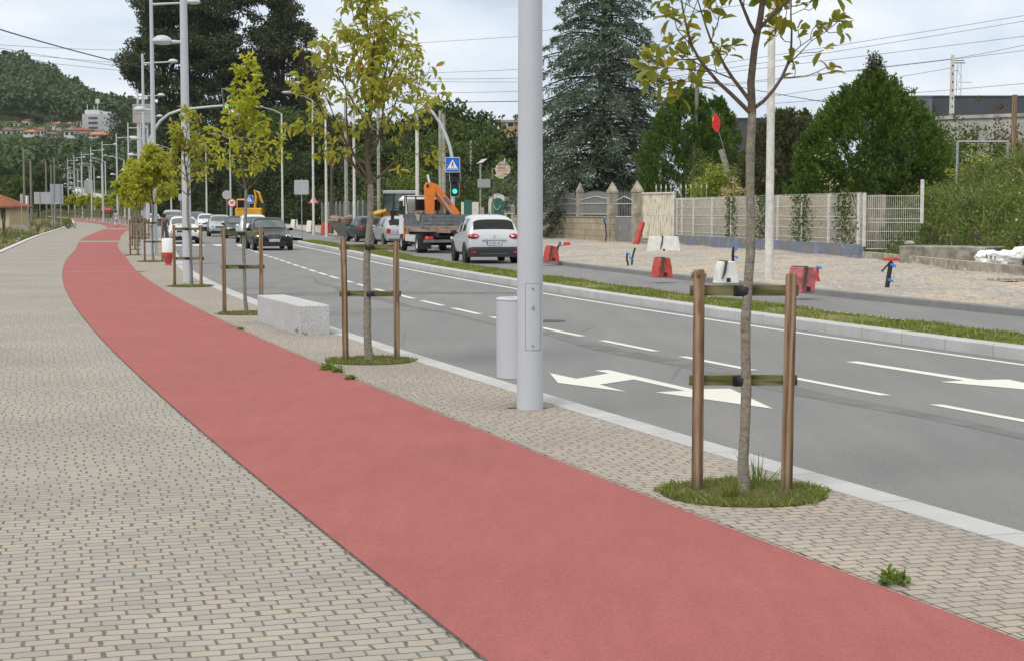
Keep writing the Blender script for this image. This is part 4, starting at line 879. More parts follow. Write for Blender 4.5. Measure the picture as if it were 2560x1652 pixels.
def stations(L, H, kind):
    if kind == 'sedan': st = [(0, .34, .74, .56, .60, .62), (.04, .22, .90, .60, .66, .70), (.25, .18, .97, .68, .74, .76), (.95, .18, 1, .80, .87, .80), (1.38, .18, 1, .87, .95, .78), (1.44, .18, 1, .88, .98, .78), (2.05, .18, 1, .90, H + .02, .76), (2.15, .18, 1, .90, H + .05, .77), (2.55, .18, 1, .91, H + .06, .78), (2.63, .18, 1, .91, H + .06, .78), (3.35, .18, 1, .93, H + .02, .76), (3.45, .18, 1, .94, H - .02, .75), (L - .45, .2, .98, .96, 1.02, .72), (L - .38, .2, .97, .95, 1.0, .74), (L - .06, .25, .92, .90, .94, .72), (L, .36, .80, .78, .82, .66)]; fl = ['', '', '', '', '', 'W', '', 'G', '', 'G', '', 'B', '', '', '']
    elif kind == 'hatch': st = [(0, .36, .74, .58, .62, .62), (.04, .22, .90, .62, .70, .70), (.22, .18, .97, .72, .80, .76), (.75, .18, 1, .84, .92, .80), (1.08, .18, 1, .90, 1.0, .78), (1.14, .18, 1, .91, 1.03, .78), (1.75, .18, 1, .93, H + .02, .77), (1.86, .18, 1, .93, H + .05, .78), (2.35, .18, 1, .94, H + .06, .79), (2.43, .18, 1, .94, H + .06, .79), (L - .72, .18, 1, .97, H + .03, .78), (L - .60, .2, .99, .98, H + .0, .77), (L - .46, .2, .99, .98, H - .03, .765), (L - .15, .22, .96, .98, 1.03, .74), (L - .05, .25, .93, .90, .94, .80), (L, .36, .84, .72, .76, .72)]; fl = ['', '', '', '', '', 'W', '', 'G', '', 'G', '', '', 'B', '', '']
    else: st = [(0, .40, .74, .62, .68, .62), (.04, .26, .90, .70, .80, .70), (.22, .22, .97, .82, .92, .78), (.80, .22, 1, .94, 1.02, .82), (1.05, .22, 1, .98, 1.08, .80), (1.12, .22, 1, .99, 1.11, .80), (1.70, .22, 1, 1.0, H + .02, .78), (1.82, .22, 1, 1.0, H + .05, .79), (2.45, .22, 1, 1.02, H + .06, .80), (2.53, .22, 1, 1.02, H + .06, .80), (L - .75, .22, 1, 1.08, H + .03, .77), (L - .54, .24, .99, 1.10, H + .0, .76), (L - .34, .24, .99, 1.10, H - .04, .76), (L - .12, .26, .97, 1.08, 1.12, .82), (L - .04, .28, .95, .92, .98, .86), (L, .38, .90, .60, .66, .80)]; fl = ['', '', '', '', '', 'W', '', 'G', '', 'G', '', '', 'B', '', '']
    return dict(st=st, fl=fl)
def wheel(root, x, y, r_=.31, w_=.20, rim='rim'):
    s = 1 if x > 0 else -1
    m_ = MB(); m_.lathe([(r_ * .62, -w_ / 2), (r_ * .95, -w_ / 2), (r_, -w_ / 2 + .025), (r_, w_ / 2 - .025), (r_ * .95, w_ / 2), (r_ * .62, w_ / 2)], (0, 0, 0), 24, 'X', caps=False); m_.lathe([(.001, -.02), (r_ * .64, -.02)], (0, 0, 0), 20, 'X', caps=False)
    o = m_.build('wheel', M['tyre'], root, True); o.location = (x, y, r_)
    m_ = MB(); 
    for k in range(5): 
        a = k * 2 * math.pi / 5; c, sn = math.cos(a), math.sin(a); p, q = (c, sn), (-sn, c); t_ = s * w_ * .46
        m_.prism([(p[0] * .03 + q[0] * .035, p[1] * .03 + q[1] * .035), (p[0] * r_ * .62 + q[0] * .045, p[1] * r_ * .62 + q[1] * .045), (p[0] * r_ * .62 - q[0] * .045, p[1] * r_ * .62 - q[1] * .045), (p[0] * .03 - q[0] * .035, p[1] * .03 - q[1] * .035)], t_ - s * .03, t_, 'YZ')
    m_.lathe([(r_ * .60, s * w_ * .36), (r_ * .60, s * w_ * .5), (r_ * .66, s * w_ * .5), (r_ * .66, s * w_ * .36)], (0, 0, 0), 24, 'X', caps=False); m_.lathe([(.001, s * w_ * .47), (.045, s * w_ * .47)], (0, 0, 0), 12, 'X', caps=False)
    m_.build('rim', M[rim], o)
def car(label, px, py, face, kind, L, Wd, H, paint_mat, plate=None, group=None, rim='rim', lights=None, grille='bar', Z=RZ, lowtrim=False, tail='wide', rot=0., roofbars=False, rear_rgb=None, y_off=0., name='parked_car'):
    """px,py: foot of the near end's centre in the photograph"""
    x, y = GZ(px, py, Z); h = head(y) + rot
    dx, dy = -math.sin(h) * L / 2, math.cos(h) * L / 2
    t = thing(name, label, 'car', (x + dx, y + dy, Z + zr(y)), h if face == 'front' else h + math.pi, group)
    st = stations(L, H, kind); me = car_body(L, Wd, H, st, paint_mat, lowtrim=lowtrim)
    split_by_material(me, ['body', 'window', 'windscreen', 'underbody'], [paint_mat, M['glass'], M['glass_light'], M['trim']], t)
    yf, yr = -L / 2 + .78, L / 2 - .82; r_ = .34 if kind == 'suv' else .31
    for sx in (-1, 1):
        for yy in (yf, yr):
            m_ = MB(); m_.lathe([(.001, sx * (Wd / 2 - .05)), (r_ + .055, sx * (Wd / 2 - .05)), (r_ + .055, sx * (Wd / 2 + .004)), (r_ + .03, sx * (Wd / 2 + .012)), (r_ + .0, sx * (Wd / 2 - .0)), (.001, sx * (Wd / 2 - .01))], (0, yy, r_ + .01), 24, 'X', caps=False); m_.build('wheel_arch', M['trim'], t, True)
            wheel(t, sx * (Wd / 2 - .085), yy, r_, .20, rim)
        m_ = MB(); m_.ball((sx * (Wd / 2 + .10), -L / 2 + (1.55 if kind != 'sedan' else 1.72), st['st'][6][3] + .06), .11, 10, 6, (1.0, .55, .72)); m_.box((sx * (Wd / 2 + .0), -L / 2 + (1.58 if kind != 'sedan' else 1.75), st['st'][6][3] + .02), (.16, .05, .05)); m_.build('mirror', M['trim'] if kind == 'suv' else paint_mat, t, True)
    zl = .64 if kind == 'sedan' else (.70 if kind == 'hatch' else .80)
    # front face
    yF = -L / 2
    if face == 'front':
        for sx in (-1, 1):
            m_ = MB(); m_.ball((sx * Wd * .36, yF + .16, zl), .17, 14, 8, (1.0, .75, .50)); hl = m_.build('headlight', M['head'], t, True)
            m_ = MB(); m_.lathe([(.055, 0), (.05, -.012), (.002, -.02)], (sx * Wd * .345, yF + .038, zl), 14, 'Y'); m_.build('reflector', M['white_light'] if lights and lights[0] == sx or lights and lights[0] == 2 else M['trim'], hl, True)
            m_ = MB(); m_.ball((sx * Wd * .37, yF + .06, .33), .06, 10, 6, (1.5, .5, .8)); m_.build('fog_lamp', M['trim'], t, True)
            if lights and lights[1]: m_ = MB(); m_.ball((sx * Wd * .43, yF + .13, zl), .08, 10, 6, (1, .9, .8)); m_.build('indicator', M['amber_light'], t, True)
        if grille == 'chrome':
            P = [(-.30, zl + .09), (.30, zl + .09), (.25, zl - .12), (.16, zl - .15), (-.16, zl - .15), (-.25, zl - .12)]
            Q = [(a * 1.07, zl - .02 + (b - zl + .02) * 1.13) for a, b in P]
            g_ = MB().prism(Q, yF - .015, yF + .10).build('grille', M['rim'], t); MB().prism(P, yF - .020, yF - .015).build('grille_mesh', M['black'], g_)
            for k in range(4): MB().box((0, yF - .024, zl + .05 - .045 * k), (.54 - .05 * k, .006, .012)).build('grille_bar', M['rim'], g_)
            MB().box((0, yF - .026, zl - .02), (.012, .008, .2)).build('grille_bar', M['rim'], g_)
            m_ = MB(); m_.lathe([(.045, -.006), (.045, .006), (.038, .006), (.038, -.006), (.045, -.006)], (0, yF + .10, zl + .17), 18, 'Y', caps=False)
            for a in (90, 210, 330): m_.tube([(0, yF + .10, zl + .17), (.04 * math.cos(R(a)), yF + .10, zl + .17 + .04 * math.sin(R(a)))], .004, 5)
            m_.build('emblem', M['rim'], t)
        else:
            MB().bbox((0, yF + .02, zl - .01), (Wd * .46, .09, .085), .02).build('grille', M['black'], t)
        MB().bbox((0, yF + .035, .33), (Wd * .62, .10, .17), .03).build('lower_intake', M['black'], t)
        MB().box((0, yF - .0, .21), (Wd * .86, .12, .045)).build('bumper_lip', M['trim'], t)
        zp = .47 if kind != 'sedan' else .46; yp = yF - .035
    else:
        yR = L / 2; yp = yR + .02
        for sx in (-1, 1):
            if kind == 'suv': m_ = MB(); m_.ball((sx * Wd * .385, yR - .075, .93), .20, 16, 8, (1.05, .55, .50)); tl = m_.build('tail_light', M['tail'], t, True); m_ = MB(); m_.ball((sx * Wd * .36, yR - .045, .93), .095, 12, 6, (1.2, .9, .6)); m_.build('reverse_lens', M['head'], tl, True)
            else: MB().bbox((sx * Wd * .395, yR - .09, .80), (.24, .16, .26), .05).build('tail_light', M['tail'], t, True)
        if kind == 'suv':
            m_ = MB(); m_.bbox((0, yR - .06, .40), (Wd * .985, .26, .34), .07); m_.build('bumper', M['trim'], t, True); m_ = MB(); m_.box((0, yR + .075, .34), (.95, .02, .03)); m_.build('bumper_line', M['pole_line'], t)
            for sx in (-1, 1): MB().box((sx * Wd * .40, yR + .075, .40), (.17, .012, .075)).build('reflector', M['tail'], t)
            m_ = MB(); m_.prism([(-.44, .80), (.44, .80), (.38, .86), (-.38, .86)], yR - .03, yR + .035); m_.build('tailgate_handle', paint_mat, t)
            m_ = MB(); m_.tube([(0, yR - .20, 1.10), (.34, yR - .17, 1.13)], .014, 6); m_.build('wiper', M['black'], t)
            m_ = MB(); 
            for a, b in (((0, .955), (-.036, .905)), ((-.036, .905), (0, .86)), ((0, .86), (.036, .905)), ((.036, .905), (0, .955))): m_.tube([(a[0], yR + .012, a[1] + .02), (b[0], yR + .012, b[1] + .02)], .009, 6)
            m_.build('emblem', M['rim'], t); m_ = MB(); m_.tube([(0, yR - .9, H - .02), (0, yR - .98, H + .12)], .012, 6); m_.build('aerial', M['black'], t)
            zp = .70
        else:
            MB().bbox((0, yR - .03, .42), (Wd * .94, .16, .22), .05).build('bumper', paint_mat, t, True); MB().box((0, yR + .052, .36), (Wd * .86, .02, .04)).build('bumper_strip', M['trim'], t)
            zp = .76
    if roofbars:
        for sx in (-1, 1): MB().tube([(sx * Wd * .31, -.2, H - .0), (sx * Wd * .31, 0, H + .05), (sx * Wd * .31, L * .28, H + .05), (sx * Wd * .31, L * .31, H - .02)], .016, 6).build('roof_rail', M['rim'], t)
        for yy in (0, .8): MB().box((0, yy, H + .08), (Wd * .75, .06, .03)).build('cross_bar', M['black'], t)
    # windscreen inside hint: wipers on fronts
    if face == 'front':
        for sx in (-.35, .25): MB().tube([(sx, yF + 1.33 if kind == 'sedan' else yF + 1.06, st['st'][5][4] + .02), (sx + .45, yF + 1.42 if kind == 'sedan' else yF + 1.14, st['st'][5][4] + .05)], .010, 5).build('wiper', M['black'], t)
    if plate is not None:
        sgn = -1 if face == 'front' else 1; rz = 0 if face == 'front' else math.pi
        p_ = MB().box((0, yp, zp), (.52, .012, .115)).build('number_plate', M['plate'], t)
        MB().box((-.24 * (1 if face == 'front' else -1), yp + sgn * .008, zp), (.042, .004, .113)).build('blue_band', M['blue_sign'], p_); MB().box((.24 * (1 if face == 'front' else -1), yp + sgn * .008, zp), (.038, .004, .113)).build('yellow_band', M['yellow'], p_)
        if plate: text_obj('characters', plate, .098, M['black'], p_, (0, yp + sgn * .009, zp), (math.pi / 2, 0, rz), .001, .0015, .92)
    return t
QG = 'cars queueing towards the viewer'
car('black saloon with chrome grille and star emblem at the head of the oncoming queue', 686, 627, 'front', 'sedan', 4.45, 1.80, 1.45, M['p_black'], '55 GL 40', QG, grille='chrome', rot=R(2))
car('white hatchback half hidden behind the black saloon', 646, 610, 'front', 'hatch', 4.0, 1.72, 1.56, M['p_white'], '', QG, rot=R(3))
car('dark blue car, third in the oncoming queue, between a silver and a white one', 598, 597, 'front', 'sedan', 4.3, 1.72, 1.43, M['p_dark'], '', QG)
car('silver estate car with roof rails and cross bars in the oncoming queue', 553, 592, 'front', 'hatch', 4.5, 1.76, 1.50, M['p_silver'], None, QG, roofbars=True)
car('white car far back in the oncoming queue, left of the silver estate', 517, 579, 'front', 'hatch', 4.0, 1.7, 1.50, M['p_white'], None, QG)
car('grey car far back in the queue, seen just right of the second lamp post', 494, 577, 'front', 'suv', 4.3, 1.78, 1.66, M['p_grey'], None, QG)
w_ = car('white hatchback with lit lamp and amber indicators, stopped behind the second lamp post', 461, 610, 'front', 'hatch', 4.0, 1.75, 1.46, M['p_white'], '52', QG, lights=(-1, 1))
car('grey car close behind the white one with amber indicators', 440, 596, 'front', 'hatch', 4.2, 1.76, 1.5, M['p_grey'], None, QG)
car('tall pale grey van-like car behind the dark roofline by the second lamp post', 434, 589, 'front', 'suv', 4.4, 1.82, 1.86, M['p_silver'], None, QG)
car('white car glimpsed through the stakes at the left kerb', 382, 575, 'front', 'hatch', 4.0, 1.7, 1.45, M['p_white'], None, QG)
# open front door of the white hatchback
x, y = w_.location.x, w_.location.y; hh = w_.rotation_euler.z
t = w_; m_ = MB(); m_.bbox((0, -.5, .62), (.05, 1.0, .66), .02); m_.build('open_door', M['p_white'], t).location = (-.90, -.30, 0); t.children[-1].rotation_euler = (0, 0, R(-62)) if t.children else (0, 0, 0)
o = [c for c in bpy.data.objects if c.name.startswith('open_door')][0]; o.rotation_euler = (0, 0, R(-62)); o.location = (-.90, -.35, 0)
m_ = MB(); m_.prism([(-.95, .95), (-.05, .95), (-.1, 1.02), (-.45, 1.36), (-.9, 1.38)], -.01, .01, 'YZ'); m_.build('door_window', M['glass_light'], o)
m_ = MB(); m_.tube([(0, -.95, .95), (0, -.9, 1.39), (0, -.45, 1.37), (0, -.05, .97)], .018, 6); m_.build('door_frame', M['trim'], o)
AG = 'cars driving away on the far lane'
car('silver-white compact crossover with black bumper and red tail lights, half behind the grey post', 1236, 660, 'back', 'suv', 4.12, 1.84, 1.62, M['p_pearl'], '55 OD 43', AG, rim='darkrim', rot=R(-2.5))
car('silver estate car seen between the second tree and the truck', 1006, 617, 'back', 'hatch', 4.35, 1.72, 1.50, M['p_silver'], '', AG, rot=R(2), roofbars=True)
car('dark green hatchback with pale rear window behind the second tree', 932, 606, 'back', 'hatch', 4.0, 1.68, 1.46, M['p_green'], '40 22 SQ', AG, rot=R(5))
# far cars on the climbing road
def farcar(l, px, py, Y, pm, g='cars far up the climbing road'):
    x, _, z = AT(px, py, Y); t = thing('far_car', l, 'car', (x, Y, z), R(15), g); me = car_body(4.1, 1.75, 1.5, stations(4.1, 1.5, 'hatch'), pm)
    split_by_material(me, ['body', 'window', 'windscreen', 'underbody'], [pm, M['glass'], M['glass_light'], M['trim']], t)
    for sx in (-1, 1):
        for yy in (-1.25, 1.25): m_ = MB(); m_.lathe([(.001, -.1), (.31, -.1), (.31, .1), (.001, .1)], (sx * .8, yy, .31), 14, 'X', caps=False); m_.build('wheel', M['tyre'], t)
farcar('dark red car on the far bend of the road', 266, 537, 262, M['p_red']); farcar('black car beside the red one on the far bend', 276, 538, 275, M['p_black'])
for i, (px, py, Y, pm, l) in enumerate(((166, 481, 455, 'p_silver', 'leftmost silver car on the far climbing road'), (176, 480, 460, 'p_white', 'white car on the far climbing road below the pale building'), (184, 480, 452, 'p_dark', 'dark car on the far climbing road'), (196, 483, 448, 'p_white', 'white car near the foot of the far climbing road'), (208, 483, 446, 'p_silver', 'rightmost silver car on the far climbing road'))): farcar(l, px, py, Y, M[pm])

# ---- drop-side truck with a loading crane, seen from behind
x, y = G(1114, 634, RZ); h = head(y)
t = thing('crane_truck', 'flatbed truck with white cab, grey drop sides and folded orange crane', 'truck', (x, y, RZ), h + R(1.5))
# local: +y forward (away)
Wt = 2.1
m_ = MB(); m_.box((0, 2.0, 1.08), (Wt, 4.0, .10)); m_.build('bed_floor', M['rust'], t)
m_ = MB(); m_.box((0, -.03, 1.40), (Wt, .05, .50))
for k in range(3): m_.box((0, -.065, 1.25 + .155 * k), (Wt - .06, .02, .045))
for k in range(-2, 3): m_.box((k * .5, -.07, 1.40), (.05, .03, .5))
m_.build('tailgate', M['truckgrey'], t)
m_ = MB(); m_.prism([(-Wt / 2, 1.13), (Wt / 2, 1.13), (Wt / 2 - .1, .95), (.2, .86), (-.3, .87), (-Wt / 2 + .25, .98)], -.045, .0); m_.build('rear_skirt', M['rust'], t)
for s in (-1, 1):
    m_ = MB(); m_.box((s * (Wt / 2 - .025), 1.95, 1.40), (.05, 3.9, .50))
    for k in range(12): m_.box((s * (Wt / 2 + .01), .2 + k * .33, 1.40), (.025, .05, .48))
    m_.box((s * (Wt / 2 + .01), 1.95, 1.63), (.03, 3.9, .05)); m_.build('side_board', M['truckgrey'], t)
m_ = MB()   # headboard frame with mesh
for z in (1.65, 2.45): m_.box((0, 4.05, z), (Wt - .05, .05, .05))
for k in range(5): m_.box((-Wt / 2 + .05 + k * (Wt - .1) / 4, 4.05, 2.05), (.05, .05, .85))
for k in range(1, 40): m_.box((-Wt / 2 + .05 + k * (Wt - .1) / 40, 4.05, 2.05), (.008, .008, .8))
for k in range(1, 16): m_.box((0, 4.05, 1.65 + .8 * k / 16), (Wt - .1, .008, .008))
m_.tube([(-Wt / 2 + .05, 3.2, 1.6), (-Wt / 2 + .1, 4.0, 2.55)], .025, 6); m_.build('headboard', M['trim'], t)
m_ = MB(); m_.bbox((-.0, 5.0, 1.62), (1.95, 1.55, 1.75), .16); m_.build('cab', M['white'], t, True)
for s in (-1, 1): MB().box((s * .985, 5.05, 1.95), (.02, .9, .62)).build('cab_window', M['glass'], t); MB().box((s * .99, 4.42, 1.75), (.02, .16, .55)).build('cab_vent', M['black'], t)
MB().box((0.1, 4.21, 2.08), (1.1, .02, .48)).build('rear_window', M['glass'], t)
MB().tube([(-1.0, 5.6, 1.9), (-1.32, 5.5, 1.9), (-1.32, 5.5, 1.3), (-1.02, 5.6, 1.1)], .02, 6).build('mirror_arm', M['black'], t); MB().bbox((-1.30, 5.5, 1.62), (.16, .08, .45), .02).build('mirror', M['black'], t)
m_ = MB(); 
for s in (-1, 1): m_.box((s * .38, 2.6, .78), (.12, 5.6, .18))
m_.box((0, .4, .70), (1.5, .12, .12)); m_.box((0, 1.2, .6), (.3, .5, .3)); m_.box((0, 2.6, .56), (1.3, 2.6, .5)); m_.box((0, 4.9, .62), (1.5, 1.5, .5)); m_.build('chassis', M['trim'], t)
for s in (-1, 1):
    for yy, dw in ((.95, .42), (4.9, .24)):
        m_ = MB(); r_ = .39; m_.lathe([(.22, -dw / 2), (r_ * .96, -dw / 2), (r_, -dw / 2 + .03), (r_, dw / 2 - .03), (r_ * .96, dw / 2), (.22, dw / 2)], (0, 0, 0), 24, 'X', caps=False); m_.lathe([(.001, s * dw * .2), (.23, s * dw * .3)], (0, 0, 0), 20, 'X', caps=False); o = m_.build('wheel', M['tyre'], t, True); o.location = (s * (.86 if dw > .3 else .90), yy, r_)
        m_ = MB(); m_.lathe([(.05, s * dw * .35), (.2, s * dw * .35), (.23, s * dw * .5), (.24, s * dw * .45)], (0, 0, 0), 20, 'X', caps=False); m_.build('rim', M['sign_back'], o, True)
    MB().box((s * .80, .38, .40), (.52, .015, .45)).build('mudflap', M['black'], t)
    m_ = MB(); m_.box((s * .72, -.02, .66), (.38, .05, .13)); l_ = m_.build('tail_light', M['tail'], t); MB().box((s * .82, -.05, .66), (.12, .01, .10)).build('amber_lens', M['orange'], l_)
MB().box((0, .0, .52), (1.9, .08, .12)).build('rear_bar', M['truckgrey'], t); p_ = MB().box((.45, -.06, .66), (.5, .012, .11)).build('number_plate', M['plate'], t); text_obj('characters', '13 VI 18', .09, M['black'], p_, (.45, -.069, .66), (math.pi / 2, 0, 0))
m_ = MB(); m_.box((-1.04, 2.5, .62), (.06, 2.2, .30)); m_.build('side_guard', M['white_conc'], t); MB().box((-1.0, 4.1, .95), (.10, .22, .85)).build('side_panel', M['orange'], t)
m_ = MB(); m_.prism([(-.03, 1.66), (.9, 1.66), (1.1, 1.72), (.75, 1.42), (.2, 1.35)], -1.10, -1.075, 'YZ'); m_.build('hanging_tarp', plain('grey_tarp', (.36, .35, .28), .9, 0, .3, 8), t)
# crane: upright, boom leaning to the right, ram
m_ = MB(); m_.prism([(-.20, 1.66), (.16, 1.66), (.20, 2.9), (.12, 3.06), (-.16, 3.06), (-.24, 2.9)], 3.15, 3.45); m_.build('crane_post', M['orange'], t)
m_ = MB(); m_.prism([(.10, 3.04), (.34, 3.02), (1.42, 1.72), (1.30, 1.60), (1.05, 1.62), (.05, 2.7)], 3.48, 3.72); m_.build('crane_boom', M['orange'], t)
m_ = MB(); m_.tube([(.34, 3.46, 2.60), (1.0, 3.46, 1.72)], .045, 10); m_.build('crane_ram', M['steel'], t); m_ = MB(); m_.prism([(.62, 2.40), (.78, 2.42), (1.02, 2.12), (.88, 2.06)], 3.46, 3.478); m_.build('crane_label', plain('violet_label', (.16, .13, .22), .5), t)
m_ = MB(); m_.tube([(.05, 3.6, 3.0), (-.04, 3.6, 3.42)], .05, 10); m_.build('crane_rod', M['white'], t); m_ = MB(); m_.tube([(-.14, 3.14, 2.92), (-.14, 3.11, 2.92)], .07, 14); m_.build('crane_pin', M['trim'], t)
m_ = MB(); 
for k in range(7): m_.box((-.7 + .12 * k, 3.3, 1.75 + .05 * math.sin(k * 3)), (.3, .2, .07), k * 1.3)
m_.build('scrap_load', M['rust'], t)

# ---- backhoe loader
Yb = 104.; x, _, _ = AT(985, 560, Yb); t = thing('backhoe_loader', 'yellow loader tractor with grey roof, bucket of rubble lowered in front', 'loader', (x, Yb, 0), R(0))
def lx(px): return AT(px, 500, Yb)[0] - x
def lz(py): return AT(1000, py, Yb)[2]
m_ = MB(); m_.prism([(lx(957), lz(528)), (lx(966), lz(486)), (lx(1042), lz(484)), (lx(1045), lz(528))], -.8, .8); m_.build('cab_glass', M['glass_light'], t)
m_ = MB()
for px in (957, 985, 1010, 1042): m_.tube([(lx(px), -.82, lz(545)), (lx(px + (6 if px < 970 else 2)), -.82, lz(484))], .045, 6); m_.tube([(lx(px), .82, lz(545)), (lx(px + 4), .82, lz(484))], .045, 6)
m_.build('cab_frame', M['black'], t)
m_ = MB(); m_.bbox(((lx(960) + lx(1046)) / 2, 0, lz(481)), (lx(1046) - lx(960), 1.8, .20), .05); m_.build('roof', M['sign_back'], t); MB().bbox((lx(967), -.75, lz(484)), (.35, .12, .16), .02).build('work_lamp', M['black'], t)
m_ = MB(); m_.prism([(lx(926), lz(560)), (lx(922), lz(541)), (lx(955), lz(526)), (lx(975), lz(526)), (lx(980), lz(560))], -.6, .6); m_.build('bonnet', M['yellow'], t)
for q_ in (-.75, .75): MB().tube([(lx(968), q_, lz(527)), (lx(935), q_, lz(537)), (lx(905), q_, lz(560)), (lx(882), q_, lz(578))], [.14, .16, .13, .1], 8).build('loader_arm', M['yellow'], t, True)
m_ = MB(); m_.prism([(lx(965), lz(575)), (lx(965), lz(545)), (lx(1050), lz(545)), (lx(1050), lz(575))], -.5, .5); m_.build('body', M['black'], t)
for px, r_ in ((945, .48), (1028, .75)):
    for s in (-1, 1): m_ = MB(); m_.lathe([(.2, -.2), (r_, -.2), (r_ * 1.0, .2), (.2, .2)], (0, 0, 0), 22, 'Y', caps=False); o = m_.build('wheel', M['tyre'], t, True); o.location = (lx(px), s * .8, r_); m_ = MB(); m_.lathe([(.001, -.21), (.26, -.21), (.3, -.14)], (0, 0, 0), 16, 'Y', caps=False); m_.build('rim', M['yellow'], o)
m_ = MB(); 
B0 = [(lx(827), lz(557)), (lx(868), lz(557)), (lx(884), lz(573)), (lx(878), lz(588)), (lx(852), lz(590))]
m_.prism(B0, -1.1, 1.1); 
for k in range(9): m_.box((lx(846) + .03 * k, -1.1 + .27 * k, lz(575)), (.2, .06, .06))
m_.build('bucket', plain('worn_steel', (.13, .125, .115), .6, .3, .3, 8), t)
m_ = MB(); r = random.Random(4)
for k in range(34): px = r.uniform(822, 880); m_.box((lx(px), r.uniform(-.9, .8), lz(554) + r.uniform(-.05, .28)), (r.uniform(.15, .7), r.uniform(.12, .3), r.uniform(.08, .25)), r.uniform(0, 3), r.uniform(-.5, .5), r.uniform(-.5, .5))
tag(m_.build('rubble_heap', M['rust']), 'pile of broken wood and rubble heaped in the loader bucket', 'rubble').location = (x, Yb, 0)
# ---- small digger far behind
Ye = 185.; x, _, z = AT(625, 532, Ye); z0 = zr(Ye); t = thing('excavator', 'yellow tracked excavator parked far down by the woods', 'excavator', (x, Ye, z0), 0); s_ = Ye / 4000
m_ = MB(); m_.bbox((0, 0, 1.35), (3.1, 2.2, 1.0), .12); m_.build('body', M['yellow'], t, True); m_ = MB(); m_.bbox((-.75, -.6, 2.3), (1.2, 1.1, 1.2), .1); c_ = m_.build('cab', M['yellow'], t); MB().box((-.75, -1.16, 2.3), (.95, .02, .85)).build('cab_window', M['glass'], c_)
m_ = MB(); m_.tube([(.6, -.2, 1.8), (.75, -.2, 3.0), (.6, -.2, 3.9), (1.1, -.2, 3.6), (1.5, -.2, 2.4)], .16, 6); m_.build('boom', M['yellow'], t); m_ = MB(); m_.box((1.6, -.2, 2.1), (.6, .8, .5), 0, 0, .4); m_.build('bucket', M['trim'], t)
for s in (-1, 1): m_ = MB(); m_.bbox((0, s * .95, .4), (3.1, .5, .75), .2); m_.build('track', M['tyre'], t)

